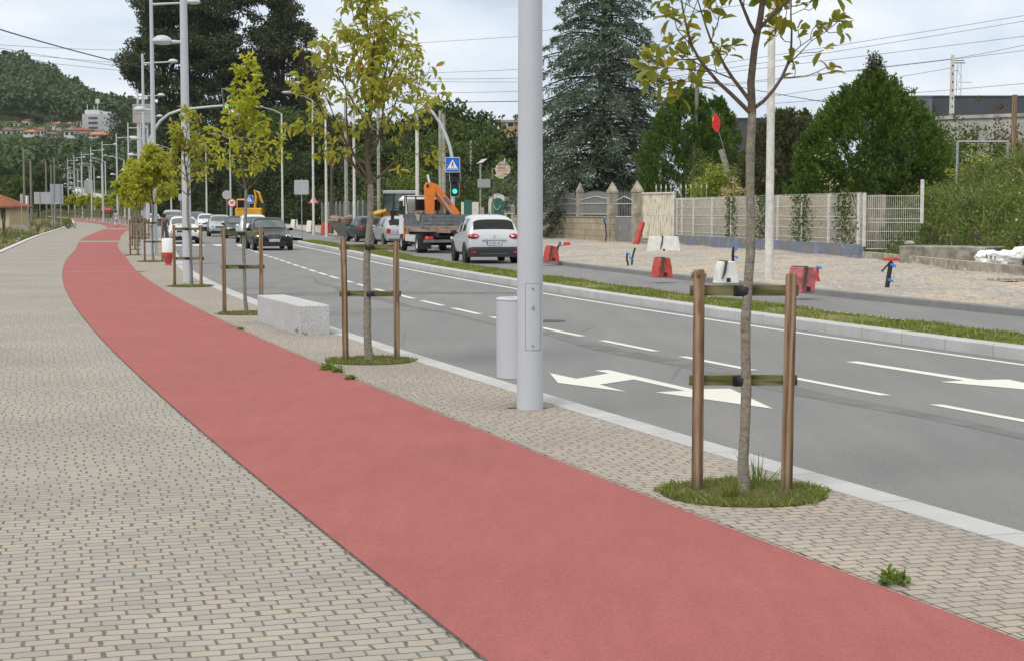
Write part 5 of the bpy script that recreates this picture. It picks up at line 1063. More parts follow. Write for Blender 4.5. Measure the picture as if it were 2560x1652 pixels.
# ================================================================ people
def person(label, loc, rz, H, joints, top, bottom, hair, shirt_mat, name='person', pose='walk', sleeves=True, hair_len=.0):
    t = thing(name, label, 'person', loc, rz); s = H / 1.70
    def skin(nm, V, E, Rr, mat):
        me = bpy.data.meshes.new(nm); me.from_pydata([tuple(a * s for a in v) for v in V], E, []); o = bpy.data.objects.new(nm, me); COL.objects.link(o)
        md = o.modifiers.new('k', 'SKIN'); 
        for i, r_ in enumerate(Rr): me.skin_vertices[0].data[i].radius = (r_[0] * s, r_[1] * s) if isinstance(r_, tuple) else (r_ * s, r_ * s)
        me.skin_vertices[0].data[0].use_root = True
        o.modifiers.new('s', 'SUBSURF').levels = 1
        dg = bpy.context.evaluated_depsgraph_get(); m2 = bpy.data.meshes.new_from_object(o.evaluated_get(dg)); bpy.data.objects.remove(o)
        m2.name = nm; m2.materials.clear(); m2.materials.append(mat); m2.polygons.foreach_set('use_smooth', [True] * len(m2.polygons)); o = bpy.data.objects.new(nm, m2); COL.objects.link(o); o.parent = t; return o
    J = joints
    V = [J['pelvis'], J['chest'], J['neck'], J['head'], J['crown']] ; E = [(0, 1), (1, 2), (2, 3), (3, 4)]; Rr = [(.13, .10), (.15, .11), (.055, .055), (.088, .10), (.05, .06)]
    for sd in 'LR':
        b = len(V); V += [J['sh' + sd], J['el' + sd], J['wr' + sd], J['ha' + sd]]; E += [(1, b), (b, b + 1), (b + 1, b + 2), (b + 2, b + 3)]; Rr += [.055, .042, .03, (.035, .02)]
        b = len(V); V += [J['hip' + sd], J['kn' + sd], J['an' + sd], J['to' + sd]]; E += [(0, b), (b, b + 1), (b + 1, b + 2), (b + 2, b + 3)]; Rr += [.085, .055, .04, (.035, .03)]
    body = skin('body', V, E, Rr, M['skin'])
    V = [J['pelvis'], J['chest'], tuple(J['neck'][i] * .6 + J['chest'][i] * .4 for i in range(3))]; E = [(0, 1), (1, 2)]; Rr = [(.155, .125), (.17, .13), (.08, .07)]
    for sd in 'LR':
        b = len(V); V += [J['sh' + sd], J['el' + sd], tuple(J['wr' + sd][i] * .85 + J['el' + sd][i] * .15 for i in range(3))]; E += [(1, b), (b, b + 1), (b + 1, b + 2)]; Rr += [.07, .056, .045]
    skin('shirt', V, E, Rr, shirt_mat)
    V = [J['pelvis']]; E = []; Rr = [(.145, .115)]
    for sd in 'LR':
        b = len(V); V += [J['hip' + sd], J['kn' + sd], tuple(J['an' + sd][i] * .92 + J['kn' + sd][i] * .08 for i in range(3))]; E += [(0, b), (b, b + 1), (b + 1, b + 2)]; Rr += [.105, .075, .065]
    skin('trousers', V, E, Rr, bottom)
    for sd in 'LR': skin('shoe', [J['an' + sd], J['to' + sd]], [(0, 1)], [(.045, .045), (.04, .03)], M['black'])
    hd = J['head']; m_ = MB(); m_.ball((hd[0] * s, hd[1] * s, (hd[2] + .045) * s), .125 * s, 16, 10, (1, 1.08, 1.08)) if pose == 'walk' else m_.ball((hd[0] * s, (hd[1] + .025) * s, (hd[2] + .03) * s), .115 * s, 16, 10, (1, 1, 1.05)); 
    r = random.Random(3)
    for k in range(60): a, b = r.uniform(0, 6.28), r.uniform(-.5, 1.4); q = .115 * s; m_.ball((hd[0] * s + q * math.cos(a) * math.cos(b), hd[1] * s + (q + .02) * abs(math.sin(a)) * math.cos(b) * (1 if pose == 'walk' else 1), (hd[2] + .03) * s + q * math.sin(b)), .03 * s, 6, 4)
    m_.build('hair', hair, t, True)
    if pose != 'walk':
        for sx in (-1, 1): m_ = MB(); m_.ball((hd[0] * s + sx * .03 * s, (hd[1] - .098) * s, (hd[2] + .01) * s), .011 * s, 8, 6); m_.build('eye', M['black'], body)
        m_ = MB(); m_.ball((hd[0] * s, (hd[1] - .105) * s, (hd[2] - .02) * s), .014 * s, 8, 6, (.8, 1, 1.4)); m_.build('nose', M['skin'], body, True); m_ = MB(); m_.box((hd[0] * s, (hd[1] - .098) * s, (hd[2] - .055) * s), (.04 * s, .008, .009)); m_.build('mouth', M['tail'], body)
    # fingers
    for sd in 'LR':
        wv, hv = Vector(J['wr' + sd]), Vector(J['ha' + sd]); d = (hv - wv).normalized(); u = d.orthogonal().normalized(); m_ = MB()
        for k in range(4): p = hv + u * (-.024 + .016 * k); m_.tube([p * s, (p + d * (.045 + .008 * (k in (1, 2)))) * s, (p + d * .07 + Vector((0, -.012, 0))) * s], [.008 * s, .007 * s, .005 * s], 6)
        p = hv - d * .03 + u * .03; m_.tube([p * s, (p + d * .03 + u * .02) * s], [.009 * s, .006 * s], 6); m_.build('hand', M['skin'], body, True)
    return t
M['skin'] = plain('skin', (.42, .25, .18), .55, 0, .05)
t_ = NT('checked_shirt'); w = t_.coord('Object'); sp = t_.n('ShaderNodeSeparateXYZ'); t_.L(w, sp.inputs[0])
fx = t_.math('GREATER_THAN', t_.math('FRACT', t_.math('MULTIPLY', sp.outputs[0], 9.0)), .55); fz = t_.math('GREATER_THAN', t_.math('FRACT', t_.math('MULTIPLY', sp.outputs[2], 9.0)), .55)
M['check'] = t_.pbr(t_.mix(t_.math('MULTIPLY', t_.math('ADD', fx, fz), .5), (.62, .62, .66), (.05, .06, .12)), .85)
M['lilac'] = plain('pale_trousers', (.55, .53, .64), .8); M['brown_hair'] = plain('brown_hair', (.07, .035, .02), .7, 0, .3, 30); M['dark_hair'] = plain('dark_hair', (.02, .015, .012), .6, 0, .3, 30); M['navy'] = plain('grey_jumper', (.10, .11, .14), .8)
x, y = GZ(291, 568, .01)
J = dict(pelvis=(0, 0, .90), chest=(0, -.02, 1.28), neck=(0, 0, 1.45), head=(0, .0, 1.56), crown=(0, 0, 1.66), shL=(-.19, 0, 1.38), elL=(-.27, .03, 1.12), wrL=(-.29, -.06, .90), haL=(-.29, -.09, .83), shR=(.19, 0, 1.38), elR=(.27, .05, 1.12), wrR=(.30, .02, .90), haR=(.30, 0, .83), hipL=(-.095, 0, .86), knL=(-.11, .05, .48), anL=(-.11, -.10, .09), toL=(-.11, .06, .04), hipR=(.095, 0, .86), knR=(.10, .12, .48), anR=(.10, .20, .09), toR=(.10, .34, .04))
person('person with curly brown hair, checked shirt and pale trousers walking away on the promenade', (x, y, zr(y)), 0, 1.66, J, None, M['lilac'], M['brown_hair'], M['check'])
x, y = G(405, 612, RZ)
J = dict(pelvis=(0, .10, .90), chest=(0, -.02, 1.26), neck=(0, -.08, 1.42), head=(0, -.13, 1.53), crown=(0, -.13, 1.63), shL=(-.19, -.02, 1.36), elL=(-.28, -.10, 1.12), wrL=(-.22, -.26, 1.00), haL=(-.20, -.32, .99), shR=(.19, -.02, 1.36), elR=(.28, -.10, 1.12), wrR=(.22, -.26, 1.0), haR=(.20, -.32, .99), hipL=(-.095, .10, .86), knL=(-.11, .06, .48), anL=(-.12, .12, .09), toL=(-.12, -.02, .04), hipR=(.095, .10, .86), knR=(.11, .06, .48), anR=(.12, .12, .09), toR=(.12, -.02, .04))
person('dark-haired person in a grey jumper leaning beside the open door of the white hatchback', (x - .15, y + 1.3, RZ), R(8), 1.68, J, None, M['dark_hair'] if False else M['navy'], M['dark_hair'], M['navy'], pose='stand')
# ================================================================ trees and greenery
M['euc'] = leafmat('eucalyptus_leaves', (.030, .046, .018), (.080, .098, .038), (.14, .12, .06), .3, .5, .12, .08)
M['wood1'] = leafmat('woodland_leaves', (.034, .060, .014), (.095, .14, .030), (.15, .16, .04), .35, .55, .2, .06)
M['wood2'] = leafmat('woodland_leaves_dark', (.018, .034, .010), (.050, .076, .022), None, .28, .55, .16)
M['shrub'] = leafmat('fresh_shrub_leaves', (.07, .12, .018), (.17, .25, .035), (.24, .26, .06), .4, .5, .7, .08)
M['thuja'] = leafmat('thuja_sprays', (.040, .085, .014), (.115, .19, .026), (.17, .14, .04), .3, .6, .9, .03)
M['thuja2'] = leafmat('brown_green_sprays', (.05, .065, .026), (.085, .13, .04), (.13, .09, .05), .25, .6, .6, .25)
M['cedar'] = leafmat('blue_cedar_needles', (.04, .060, .040), (.125, .170, .120), (.27, .34, .27), .2, .6, 1.3, .12)
M['hill'] = leafmat('hill_canopy', (.026, .052, .022), (.085, .13, .042), (.11, .16, .045), .2, .6, .05, .06)
M['red_leaf'] = leafmat('reddish_shrub_leaves', (.08, .035, .02), (.14, .07, .035), None, .3)
M['lime'] = leafmat('lime_shrub_leaves', (.16, .22, .03), (.32, .38, .07), (.4, .42, .12), .4, .5, 1.2, .1)
def blobs_leaves(blobs, dens, ln, wd, g, fill=.25, up=0.15):
    PP, DD, NN = [], [], []
    for (c, r_) in blobs:
        r3 = np.broadcast_to(r_, 3); n = int(dens * (r3.mean() ** 2))
        d = rvec(n, g); rad = np.where(g.random(n) < fill, g.uniform(.3, .8, n), g.uniform(.82, 1.08, n))
        lump = 1 + .16 * np.sin(d[:, 0] * 7 + c[0]) * np.sin(d[:, 1] * 6 + c[2]) + .12 * np.sin(d[:, 2] * 11 + c[1])
        PP.append(np.array(c) + d * r3 * (rad * lump)[:, None]); DD.append(d * .7 + g.normal(0, .6, (n, 3)) + [0, 0, up]); NN.append(d + g.normal(0, .5, (n, 3)))
    P, D, Nn = np.concatenate(PP), unit(np.concatenate(DD)), unit(np.concatenate(NN)); n = len(P)
    Sd = unit(np.cross(D, Nn)); l_ = (ln * g.uniform(.6, 1.3, n))[:, None]; w_ = (wd * g.uniform(.6, 1.3, n))[:, None]
    V = np.stack([P - D * l_ * .5, P + Sd * w_ * .5, P + D * l_ * .5, P - Sd * w_ * .5], 1).reshape(-1, 3)
    return V, np.arange(n * 4).reshape(n, 4)
def limbs_to(m_, base, blobs, r0, r, k=1.0, every=1):
    for i, (c, rr_) in enumerate(blobs):
        if i % every: continue
        s = Vector(base) + Vector((0, 0, (c[2] - base[2]) * r.uniform(.25, .6))); e = Vector(c); md = s.lerp(e, .5) + Vector((0, 0, -.08 * (e - s).length))
        m_.tube([s, md, e], [r0 * .45, r0 * .25, r0 * .08], 5)
# --- tall eucalyptus group: irregular clumps on long limbs
def outline_clumps(rows, n, Y, r, rmin, rmax, dz=6, edge=.0):
    ys_ = [a for a, b, c in rows]; out_ = []
    for _ in range(n):
        py = r.uniform(ys_[0], ys_[-1]); xl = np.interp(py, ys_, [b for a, b, c in rows]); xr = np.interp(py, ys_, [c for a, b, c in rows])
        q = r.random(); q = q if r.random() < .5 else (q ** 1.8 if r.random() < .5 else 1 - q ** 1.8)
        px = xl + (xr - xl) * q; R_ = r.uniform(rmin, rmax); yy = Y + r.uniform(-dz, dz); p = AT(px, py, yy); out_.append(((p[0], yy, p[2]), (R_, R_, R_ * .62)))
    return out_
r = random.Random(11); g = np.random.default_rng(11); Ye = 290
rows = [(-110, 400, 690), (-40, 365, 700), (20, 352, 735), (65, 345, 755), (95, 338, 775), (115, 334, 758), (150, 322, 790), (185, 318, 795), (215, 345, 785), (250, 400, 780), (300, 412, 770), (360, 415, 740), (430, 415, 700)]
cl = outline_clumps(rows, 560, Ye, r, 1.2, 2.7)
# keep some windows of sky
holes = [(640, 75, 9), (750, 95, 10), (545, 35, 6), (372, 175, 6)]
cl = [c for c in cl if not any(math.hypot(1280 + 4000 * c[0][0] / c[0][1] - h[0], 530 - (c[0][2] - 1.65) * 4000 / c[0][1] - h[1]) < h[2] + 6 for h in holes)]
tr = [(-62.5, 'leftmost very tall dark eucalyptus rising behind the lamp posts', 0), (-52, 'middle very tall dark eucalyptus behind the road', 1), (-41, 'rightmost very tall eucalyptus with a stepped edge against the sky', 2)]
for xt, lab, k in tr:
    mine = [c for c in cl if min(range(3), key=lambda q: abs(tr[q][0] - c[0][0])) == k]; z0 = .5
    t = thing('eucalyptus_tree', lab, 'tree', (xt, Ye, z0), 0, 'tall eucalyptus trees behind the road')
    mine = [((c[0] - xt, c[1] - Ye, c[2] - z0), rr_) for c, rr_ in mine]; m_ = MB(); hz = max(c[2] for c, _ in mine)
    m_.tube([(0, 0, -.5), (.6, 0, hz * .3), (-.5, .3, hz * .65), (.2, 0, hz)], [.6, .45, .25, .08], 10); limbs_to(m_, (0, 0, 12), [c for c in mine if c[0][2] > 16], .42, r, every=5); m_.build('trunk', M['bark2'], t, True)
    V, F = blobs_leaves(mine, 110, .58, .30, g, .4); fast_mesh('crown', V, [F], M['euc'], t)
# --- woods along the far side of the road: four kinds of broadleaved tree copied with turns
def broad(seed, H, Rr, mat, label, n=20, dens=60, ln=.5, group='dark trees of the wood beyond the road', name='broadleaf_tree'):
    r = random.Random(seed); g = np.random.default_rng(seed); bl = []
    for _ in range(n):
        z = H * r.uniform(.22, .93); q = math.sin(min(1, (z / H) * 1.02) * math.pi) ** .55; a = r.uniform(0, 6.28); d = Rr * q * r.uniform(.2, .85); R_ = Rr * r.uniform(.26, .46)
        bl.append(((d * math.cos(a), d * math.sin(a), z), (R_, R_, R_ * .8)))
    t = thing(name, label, 'tree', (0, 0, 0), 0, group); m_ = MB(); m_.tube([(0, 0, -.5), (.1, 0, H * .4), (0, .1, H * .8)], [H * .028, H * .02, .05], 8); limbs_to(m_, (0, 0, 1), bl, H * .025, r, every=3); m_.build('trunk', M['bark2'], t, True)
    V, F = blobs_leaves(bl, dens, ln, ln * .6, g); fast_mesh('crown', V, [F], M[mat], t); return t
protos = [broad(101, 14, 4.6, 'wood2', '', 24, 75, .55), broad(102, 13, 4.9, 'wood1', '', 22, 75, .55), broad(103, 12, 4.2, 'wood2', '', 22, 80, .5), broad(104, 9, 4.4, 'wood1', '', 18, 80, .5)]
WD = [(425, 300, 265, 0), (462, 300, 262, 2), (505, 310, 258, 0), (545, 300, 250, 2), (590, 300, 245, 0), (632, 298, 235, 2), (665, 290, 225, 0), (700, 278, 215, 1), (738, 300, 210, 1), (775, 285, 208, 0), (815, 290, 205, 1), (850, 318, 200, 2), (890, 300, 198, 0), (930, 302, 195, 1), (965, 315, 190, 2), (1005, 296, 190, 0), (1045, 290, 188, 2), (1085, 268, 186, 0), (1120, 262, 185, 1), (1155, 268, 184, 0), (1200, 285, 182, 2), (1245, 318, 180, 0), (1290, 330, 178, 2), (1330, 330, 176, 0), (1175, 300, 175, 3), (1050, 335, 172, 3), (1100, 345, 165, 1), (980, 350, 170, 3), (900, 360, 172, 0), (840, 370, 178, 2), (790, 375, 180, 0), (740, 380, 186, 2), (690, 385, 192, 0), (640, 395, 205, 2), (590, 405, 218, 0), (540, 410, 230, 2), (490, 415, 240, 0), (440, 420, 255, 2), (1150, 350, 160, 3), (1220, 350, 160, 1)]
used = set(); r = random.Random(5)
WLAB = {0: 'dark dense broadleaved tree in the wood beyond the road', 1: 'mid-green rounded broadleaved tree in the wood beyond the road', 2: 'dark narrow broadleaved tree in the wood beyond the road', 3: 'lower bushy green tree at the front of the wood'}
LMK = {0: 'dark dense tree', 1: 'mid-green rounded tree', 2: 'dark narrow tree', 3: 'low bushy green tree'}
LMP = [(431, 'the white lamp pole left of the second lamp post'), (465, 'the second lamp post'), (519, 'the fourth young tree'), (560, 'the round sign back'), (600, 'the third young tree'), (640, 'the yellow excavator'), (680, 'the pole left of the square sign'), (708, 'the white lamp pole by the square sign'), (754, 'the square sign back'), (785, 'the triangular sign'), (817, 'the thin lamp pole right of the triangular sign'), (850, 'the grey utility pole'), (887, 'the left side of the second young tree'), (924, 'the trunk of the second young tree'), (960, 'the grey pole right of the second tree'), (1005, 'the loader cab'), (1044, 'the orange crane'), (1085, 'the tip of the crane boom'), (1105, 'the paired grey poles'), (1138, 'the crossing sign'), (1175, 'the green gate'), (1200, 'the solar lamp post'), (1225, 'the arched niche'), (1245, 'the round cream sign'), (1290, 'the thick grey lamp post'), (1330, 'the left edge of the cedar')]
LM = []; seen_ = set()
for px, py, Y, k in WD:
    for d_, nm in sorted((abs(px - a_), b_) for a_, b_ in LMP):
        l_ = LMK[k] + (', back row, above ' if py < 325 else ', front row, above ') + nm
        if l_ not in seen_: break
    seen_.add(l_); LM.append(l_)
Hs = [14, 13, 12, 9]
for i, (px, py, Y, k) in enumerate(WD):
    p = AT(px, py, Y); o = protos[k] if k not in used else copy_tree(protos[k]); used.add(k); sc = (p[2] - zr(Y)) / Hs[k]; o.location = (p[0], Y, zr(Y)); o.scale = (sc * .95, sc * .95, sc); o.rotation_euler = (0, 0, r.uniform(0, 6.28)); o['label'] = LM[i]; o['group'] = 'trees of the wood beyond the road'
# understorey: a mass of bushes and ivy
bl = []
for _ in range(420):
    px = r.uniform(380, 1330); Y = np.interp(px, [380, 560, 760, 1000, 1330], [275, 225, 178, 150, 128]) + r.uniform(-3, 10); z = r.uniform(.4, 3.2) + (1.6 if px > 900 else .6) * r.random(); R_ = r.uniform(1.0, 2.2); bl.append((((px - 1280) / 4000 * Y, Y, z), (R_, R_, R_ * .8)))
V, F = blobs_leaves(bl, 60, .42, .26, rng); tag(fast_mesh('undergrowth', V, [F], M['wood2']), 'dark undergrowth filling the foot of the wood beyond the road', 'undergrowth', None, 'stuff')
# paler bushes
def bush(label, px, py0, py1, wpx, Y, mat, dens=220, ln=.16, lump=9, seed=1, z0=0., name='bush', asp=.6, g_=None, flat=.75):
    r = random.Random(seed); g = np.random.default_rng(seed); a = AT(px, py0, Y); s = Y / 4000; Wd = wpx * s; top = a[2]; x = a[0]
    t = thing(name, label, 'bush', (x, Y, z0), 0, g_); bl = []
    for _ in range(lump):
        q = r.uniform(-.5, .5); zz = (top - z0) * r.uniform(.2, .8) * (1 - abs(q) * .6); R_ = min(Wd, top - z0) * r.uniform(.20, .32); bl.append(((q * Wd * .8, r.uniform(-.4, .4) * Wd * asp, max(zz, R_ * .4)), (R_ * 1.1, R_, R_ * flat)))
    bl.append(((0, 0, (top - z0) - Wd * .16), (Wd * .26, Wd * .22, Wd * .17)))
    V, F = blobs_leaves(bl, dens, ln, ln * .6, g, .3); fast_mesh('foliage', V, [F], M[mat], t); m_ = MB()
    for k in range(6): a_ = k * 1.05; m_.tube([(0, 0, -.1), (Wd * .2 * math.cos(a_), Wd * .1 * math.sin(a_), (top - z0) * .6)], [.05, .012], 5)
    m_.build('stems', M['bark2'], t); return t
bush('light green rounded bush above the loader cab', 1010, 372, 480, 150, 132, 'shrub', 130, .24, 12, 3); bush('green bush right of the traffic light near the round sign', 1180, 360, 500, 150, 126, 'wood1', 130, .24, 12, 4); bush('bright green bush behind the round sign by the grey post', 1262, 392, 500, 110, 122, 'shrub', 130, .22, 12, 5)
bush('yellowish low shrub left of the loader roof', 925, 430, 540, 60, 130, 'shrub', 150, .2, 8, 6); bush('leafy green bush behind the arched white niche', 1225, 430, 520, 90, 118, 'wood1', 150, .2, 9, 8); bush('shrub in the gap between the truck and the green gate', 1120, 410, 520, 90, 124, 'wood1', 150, .2, 9, 9)
bush('green shrub seen through the railings left of the gate pillar', 1415, 490, 560, 60, 101, 'shrub', 220, .16, 8, 10); bush('low green shrub behind the railing beside the thick grey post', 1350, 470, 540, 60, 108, 'wood1', 220, .16, 8, 12)
# far small dark tree at the foot of the hill
for (px, py, wpx, l, mt) in ((300, 238, 62, 'round dark umbrella-shaped tree on the far ridge left of the eucalyptus', 'wood2'),):
    bush(l, px, py, 300, wpx, 560, mt, 9, 1.0, 14, 21, z0=26, name='ridge_tree')
# --- wooded hill as one mass
N = 6200; g = np.random.default_rng(8); Y = 300 + 800 * g.random(N); px = g.uniform(-140, 1100, N); X = (px - 1280) / 4000 * Y
ok = np.ones(N, bool)
for i in range(N):
    if 598 < Y[i] < 696 and px[i] < 335: ok[i] = g.random() < .28
    if 590 < Y[i] <= 604 and px[i] < 320: ok[i] = g.random() < .5
    if Y[i] < 470 and 118 < px[i] < 420: ok[i] = False
    if Y[i] > 560 and px[i] > 480: ok[i] = g.random() < .25
    if Y[i] < 330 and px[i] < 118: ok[i] = True
X, Y, px = X[ok], Y[ok], px[ok]; Z = np.array([hillz(a, b) for a, b in zip(X, Y)]); n = len(X)
Rr = g.uniform(2.4, 5.6, n) * np.where(Y > 700, 1.35, 1.0)
cap = (CAMH + (530 - (346 + 5 * np.sin(px / 9))) / 4000 * Y - Z) / 2.15; lim = (Y < 606) & (px < 345); Rr = np.where(lim, np.minimum(Rr, cap), Rr); town = (Y > 598) & (Y < 696) & (px < 335); Rr = np.where(town, Rr * .42, Rr); ok = Rr > .9; X, Y, px, Z, Rr = X[ok], Y[ok], px[ok], Z[ok], Rr[ok]; n = len(X); K = 120
d = rvec(n * K, g).reshape(n, K, 3); d[..., 2] = np.abs(d[..., 2]) * 1.25 - .25
c = np.stack([X, Y, Z + Rr * 1.05], 1)
P = (c[:, None] + d * Rr[:, None, None] * g.uniform(.75, 1.1, (n, K, 1)) * np.array([1, 1, 1.05])).reshape(-1, 3); D = unit(d.reshape(-1, 3) * .5 + g.normal(0, .7, (n * K, 3))); Nn = unit(d.reshape(-1, 3) + g.normal(0, .45, (n * K, 3)))
Sd = unit(np.cross(D, Nn)); ls = (np.repeat(Rr, K) * g.uniform(.15, .30, n * K))[:, None]
V = np.stack([P - D * ls * .6, P + Sd * ls * .42, P + D * ls * .6, P - Sd * ls * .42], 1).reshape(-1, 3)
tag(fast_mesh('hill_woodland', V, [np.arange(n * K * 4).reshape(-1, 4)], M['hill']), 'dense dark green woodland covering the hill at left', 'woodland', None, 'stuff')
# pointed trees on the ridge
for px, py, l in ((12, 127, 'leftmost pointed dark conifer on the ridge'), (22, 130, 'second pointed conifer on the ridge, close to the first'), (190, 192, 'lone thin spiky tree on the falling ridge line')):
    p = AT(px, py, 960); z0 = hillz(p[0], 960); t = thing('ridge_conifer', l, 'tree', (p[0], 960, z0)); h_ = p[2] - z0; g = np.random.default_rng(px); n = 700; q = g.random(n); a = g.uniform(0, 6.28, n); rr_ = (1 - q) * 3.4 * g.uniform(.5, 1, n) + .2
    V, F = rhombs(np.stack([rr_ * np.cos(a), rr_ * np.sin(a), h_ * (.3 + .7 * q)], 1), np.stack([np.cos(a), np.sin(a), np.full(n, -.2)], 1), 1.6, 1.0, g); fast_mesh('crown', V, [F], M['wood2'], t); m_ = MB(); m_.tube([(0, 0, 0), (0, 0, h_)], [.4, .05], 6); m_.build('trunk', M['bark2'], t)
p = AT(60, 134, 940); t = bush('broad flat-topped dark tree standing out on the ridge', 60, 134, 200, 46, 940, 'wood2', 7, 1.3, 14, 31, z0=80, name='ridge_tree')

# --- blue cedar
Yc = 97.; xc = AT(1495, 500, Yc)[0]; t = thing('cedar_tree', 'large blue-green cedar with drooping layered branches behind the stone wall', 'tree', (xc, Yc, 0)); r = random.Random(3); g = np.random.default_rng(3)
m_ = MB(); m_.tube([(0, 0, -.2), (.1, 0, 4), (.2, .1, 9), (.5, 0, 19.5)], [.36, .3, .2, .03], 12); PP, DD = [], []
NBR = 300
for b in range(NBR):
    z = .9 + 18.2 * (b / NBR) ** 1.15 + r.uniform(-.2, .2); q = z / 20; L_ = (8.6 * (1 - q ** 1.15) + .3) * r.uniform(.5, 1.12); 
    if z < 3.6: L_ *= .30 + .1 * z
    a = b * 2.399 + r.uniform(-.4, .4); dr = Vector((math.cos(a), math.sin(a), 0)); n = 9; pts = []
    rise = .34 - .15 * (1 - q) + r.uniform(-.1, .12)
    for k in range(n + 1):
        s_ = k / n; pts.append(Vector((.02 * z, 0, z)) + dr * L_ * s_ + Vector((0, 0, L_ * (rise * s_ - (.42 + .12 * (1 - q)) * s_ * s_)))) 
    m_.tube(pts, [.06 * (1 - .8 * k / n) * (.5 + L_ / 6) for k in range(n + 1)], 5)
    sd = Vector((-dr.y, dr.x, 0)); m2 = int(215 * L_)
    P0 = np.array([tuple(p_) for p_ in pts]); sv = g.random(m2) ** .75 * n; i0 = np.minimum(sv.astype(int), n - 1); f_ = (sv - i0)[:, None]; base = P0[i0] * (1 - f_) + P0[i0 + 1] * f_
    s_n = sv / n; wd_ = (.12 + .74 * np.sin(np.clip(s_n * 1.05, 0, 1) * math.pi) ** .8) * min(1.25, L_ * .3); off = g.uniform(-1, 1, m2) * wd_ * (.6 + .5 * np.sin(sv * 9.5 + b))
    # side twigs group in discrete sprays, hanging at their ends
    tw = (np.sin(sv * 9.5 + b) > -.25) & (g.random(m2) < .35 + .65 * s_n); drop = -np.abs(off) * .55 - g.random(m2) ** 2 * .34 * (.4 + np.abs(off)); P_ = base + np.array(sd)[None] * off[:, None] + np.stack([np.zeros(m2), np.zeros(m2), drop + .04], 1)
    D_ = np.array(dr)[None] * g.uniform(.1, .8, (m2, 1)) + np.array(sd)[None] * np.sign(off)[:, None] * g.uniform(.1, .9, (m2, 1)) + np.stack([np.zeros(m2), np.zeros(m2), g.uniform(-.9, .25, m2)], 1) + g.normal(0, .22, (m2, 3)); PP.append(P_[tw]); DD.append(D_[tw])
P_, D_ = np.concatenate(PP), np.concatenate(DD); V, F = rhombs(P_, D_, g.uniform(.16, .36, len(P_)), g.uniform(.04, .085, len(P_)), g); m_.build('trunk', M['bark2'], t, True); fast_mesh('crown', V, [F], M['cedar'], t)
print('cedar', len(P_))
# --- thujas: upright sprays on a bumpy body
def thuja(label, px, pytop, wpx, Y, mat, n=34000, spire=None, seed=1, belly=.35, z0=0., name='thuja_tree', ln=.22, zb=.0, cutleft=0):
    g = np.random.default_rng(seed); a = AT(px, pytop, Y); H_ = a[2] - z0; Rr = wpx / 2 * Y / 4000; t = thing(name, label, 'tree', (a[0], Y, z0))
    nt_ = n // 55; K = 60; q = g.random(nt_) ** .85; th = g.uniform(0, 2 * math.pi, nt_)
    prof = np.where(q < belly, np.sqrt(np.clip(1 - ((belly - q) / (belly * 1.15)) ** 2, 0, 1)), np.clip(1 - ((q - belly) / (1 - belly)) ** 2.3, 0, 1))
    lump = 1 + .09 * np.sin(th * 4 + q * 8 + seed) + .06 * np.sin(th * 7 - q * 15); rr_ = Rr * prof * lump * g.uniform(.86, 1.0, nt_)
    C = np.stack([rr_ * np.cos(th), rr_ * np.sin(th), zb + (H_ - zb) * q * .97], 1); ax = unit(np.stack([np.cos(th) * .6, np.sin(th) * .6, np.full(nt_, 1.0)], 1) + g.normal(0, .18, (nt_, 3)))
    tl = g.uniform(.35, .75, nt_) * min(1.2, Rr / 2.2); u_ = g.random((nt_, K, 1)); wdt = (.26 * (1 - u_ * .8)) * tl[:, None, None]
    P = (C[:, None] + ax[:, None] * tl[:, None, None] * u_ + g.normal(0, 1, (nt_, K, 3)) * wdt).reshape(-1, 3); D = np.repeat(ax, K, 0) + g.normal(0, .38, (nt_ * K, 3)); V, F = rhombs(P, D, ln * .8 * g.uniform(.5, 1.2, nt_ * K), ln * .34, g)
    fast_mesh('foliage', V, [F], M[mat], t); m_ = MB(); m_.tube([(0, 0, -.2), (0, 0, H_ * .8)], [.2, .05], 8); m_.build('trunk', M['bark2'], t, True)
    # dark body so that the sky does not show through the middle
    if spire:
        (sx, sy, swp) = spire; b = AT(sx, sy, Y); bl = [((b[0] - a[0] + (.1 if i % 2 else -.1) - .04 * i, 0, b[2] - z0 - .38 - i * .26), (.30 + .10 * i, .30 + .10 * i, .40)) for i in range(8)]
        V, F = blobs_leaves(bl, 1500, .17, .07, g, .5, .5); fast_mesh('leader', V, [F], M['euc'], t)
    return t
thuja('tall rounded thuja in front of the cedar, left of the flag', 1715, 232, 215, 87, 'thuja', 42000, seed=2, belly=.34); thuja('second thuja top rising just behind the flag', 1795, 250, 150, 91, 'thuja', 18000, seed=5, belly=.3)
thuja('broad pyramid-shaped thuja with a ragged leader, right of the white concrete pole', 2185, 205, 372, 72, 'thuja', 76000, (2190, 128, 60), seed=8, belly=.30); thuja('dark brownish conifer bush behind the white concrete pole', 1962, 288, 205, 80, 'thuja2', 30000, seed=13, belly=.45); thuja('small dark treetop left of the white concrete pole', 1898, 310, 90, 96, 'thuja2', 9000, seed=14)
thuja('greenish conifer top between the white pole and the big thuja', 2020, 278, 130, 84, 'thuja', 14000, seed=17, belly=.4)
bush('bright lime-green shrub spilling over the fence below the flag', 1795, 408, 490, 125, 80, 'lime', 420, .14, 26, 7, name='shrub', z0=1.9, flat=.9); bush('pale variegated shrub above the lime-green shrub', 1768, 378, 440, 80, 82.5, 'weed', 520, .10, 18, 8, name='shrub', z0=2.6); bush('dry creamy grass plumes right of the nearest tree trunk', 1835, 440, 490, 60, 77, 'dry', 500, .14, 14, 12, name='shrub', z0=1.8)
bush('climber with creamy flowers on the left flank of the big thuja', 2060, 370, 480, 90, 68.6, 'dry', 100, .12, 12, 15, name='climber'); bush('rusty dead patch of foliage on the big thuja', 2082, 386, 430, 30, 68.6, 'red_leaf', 600, .1, 3, 19, z0=4.0, name='climber')

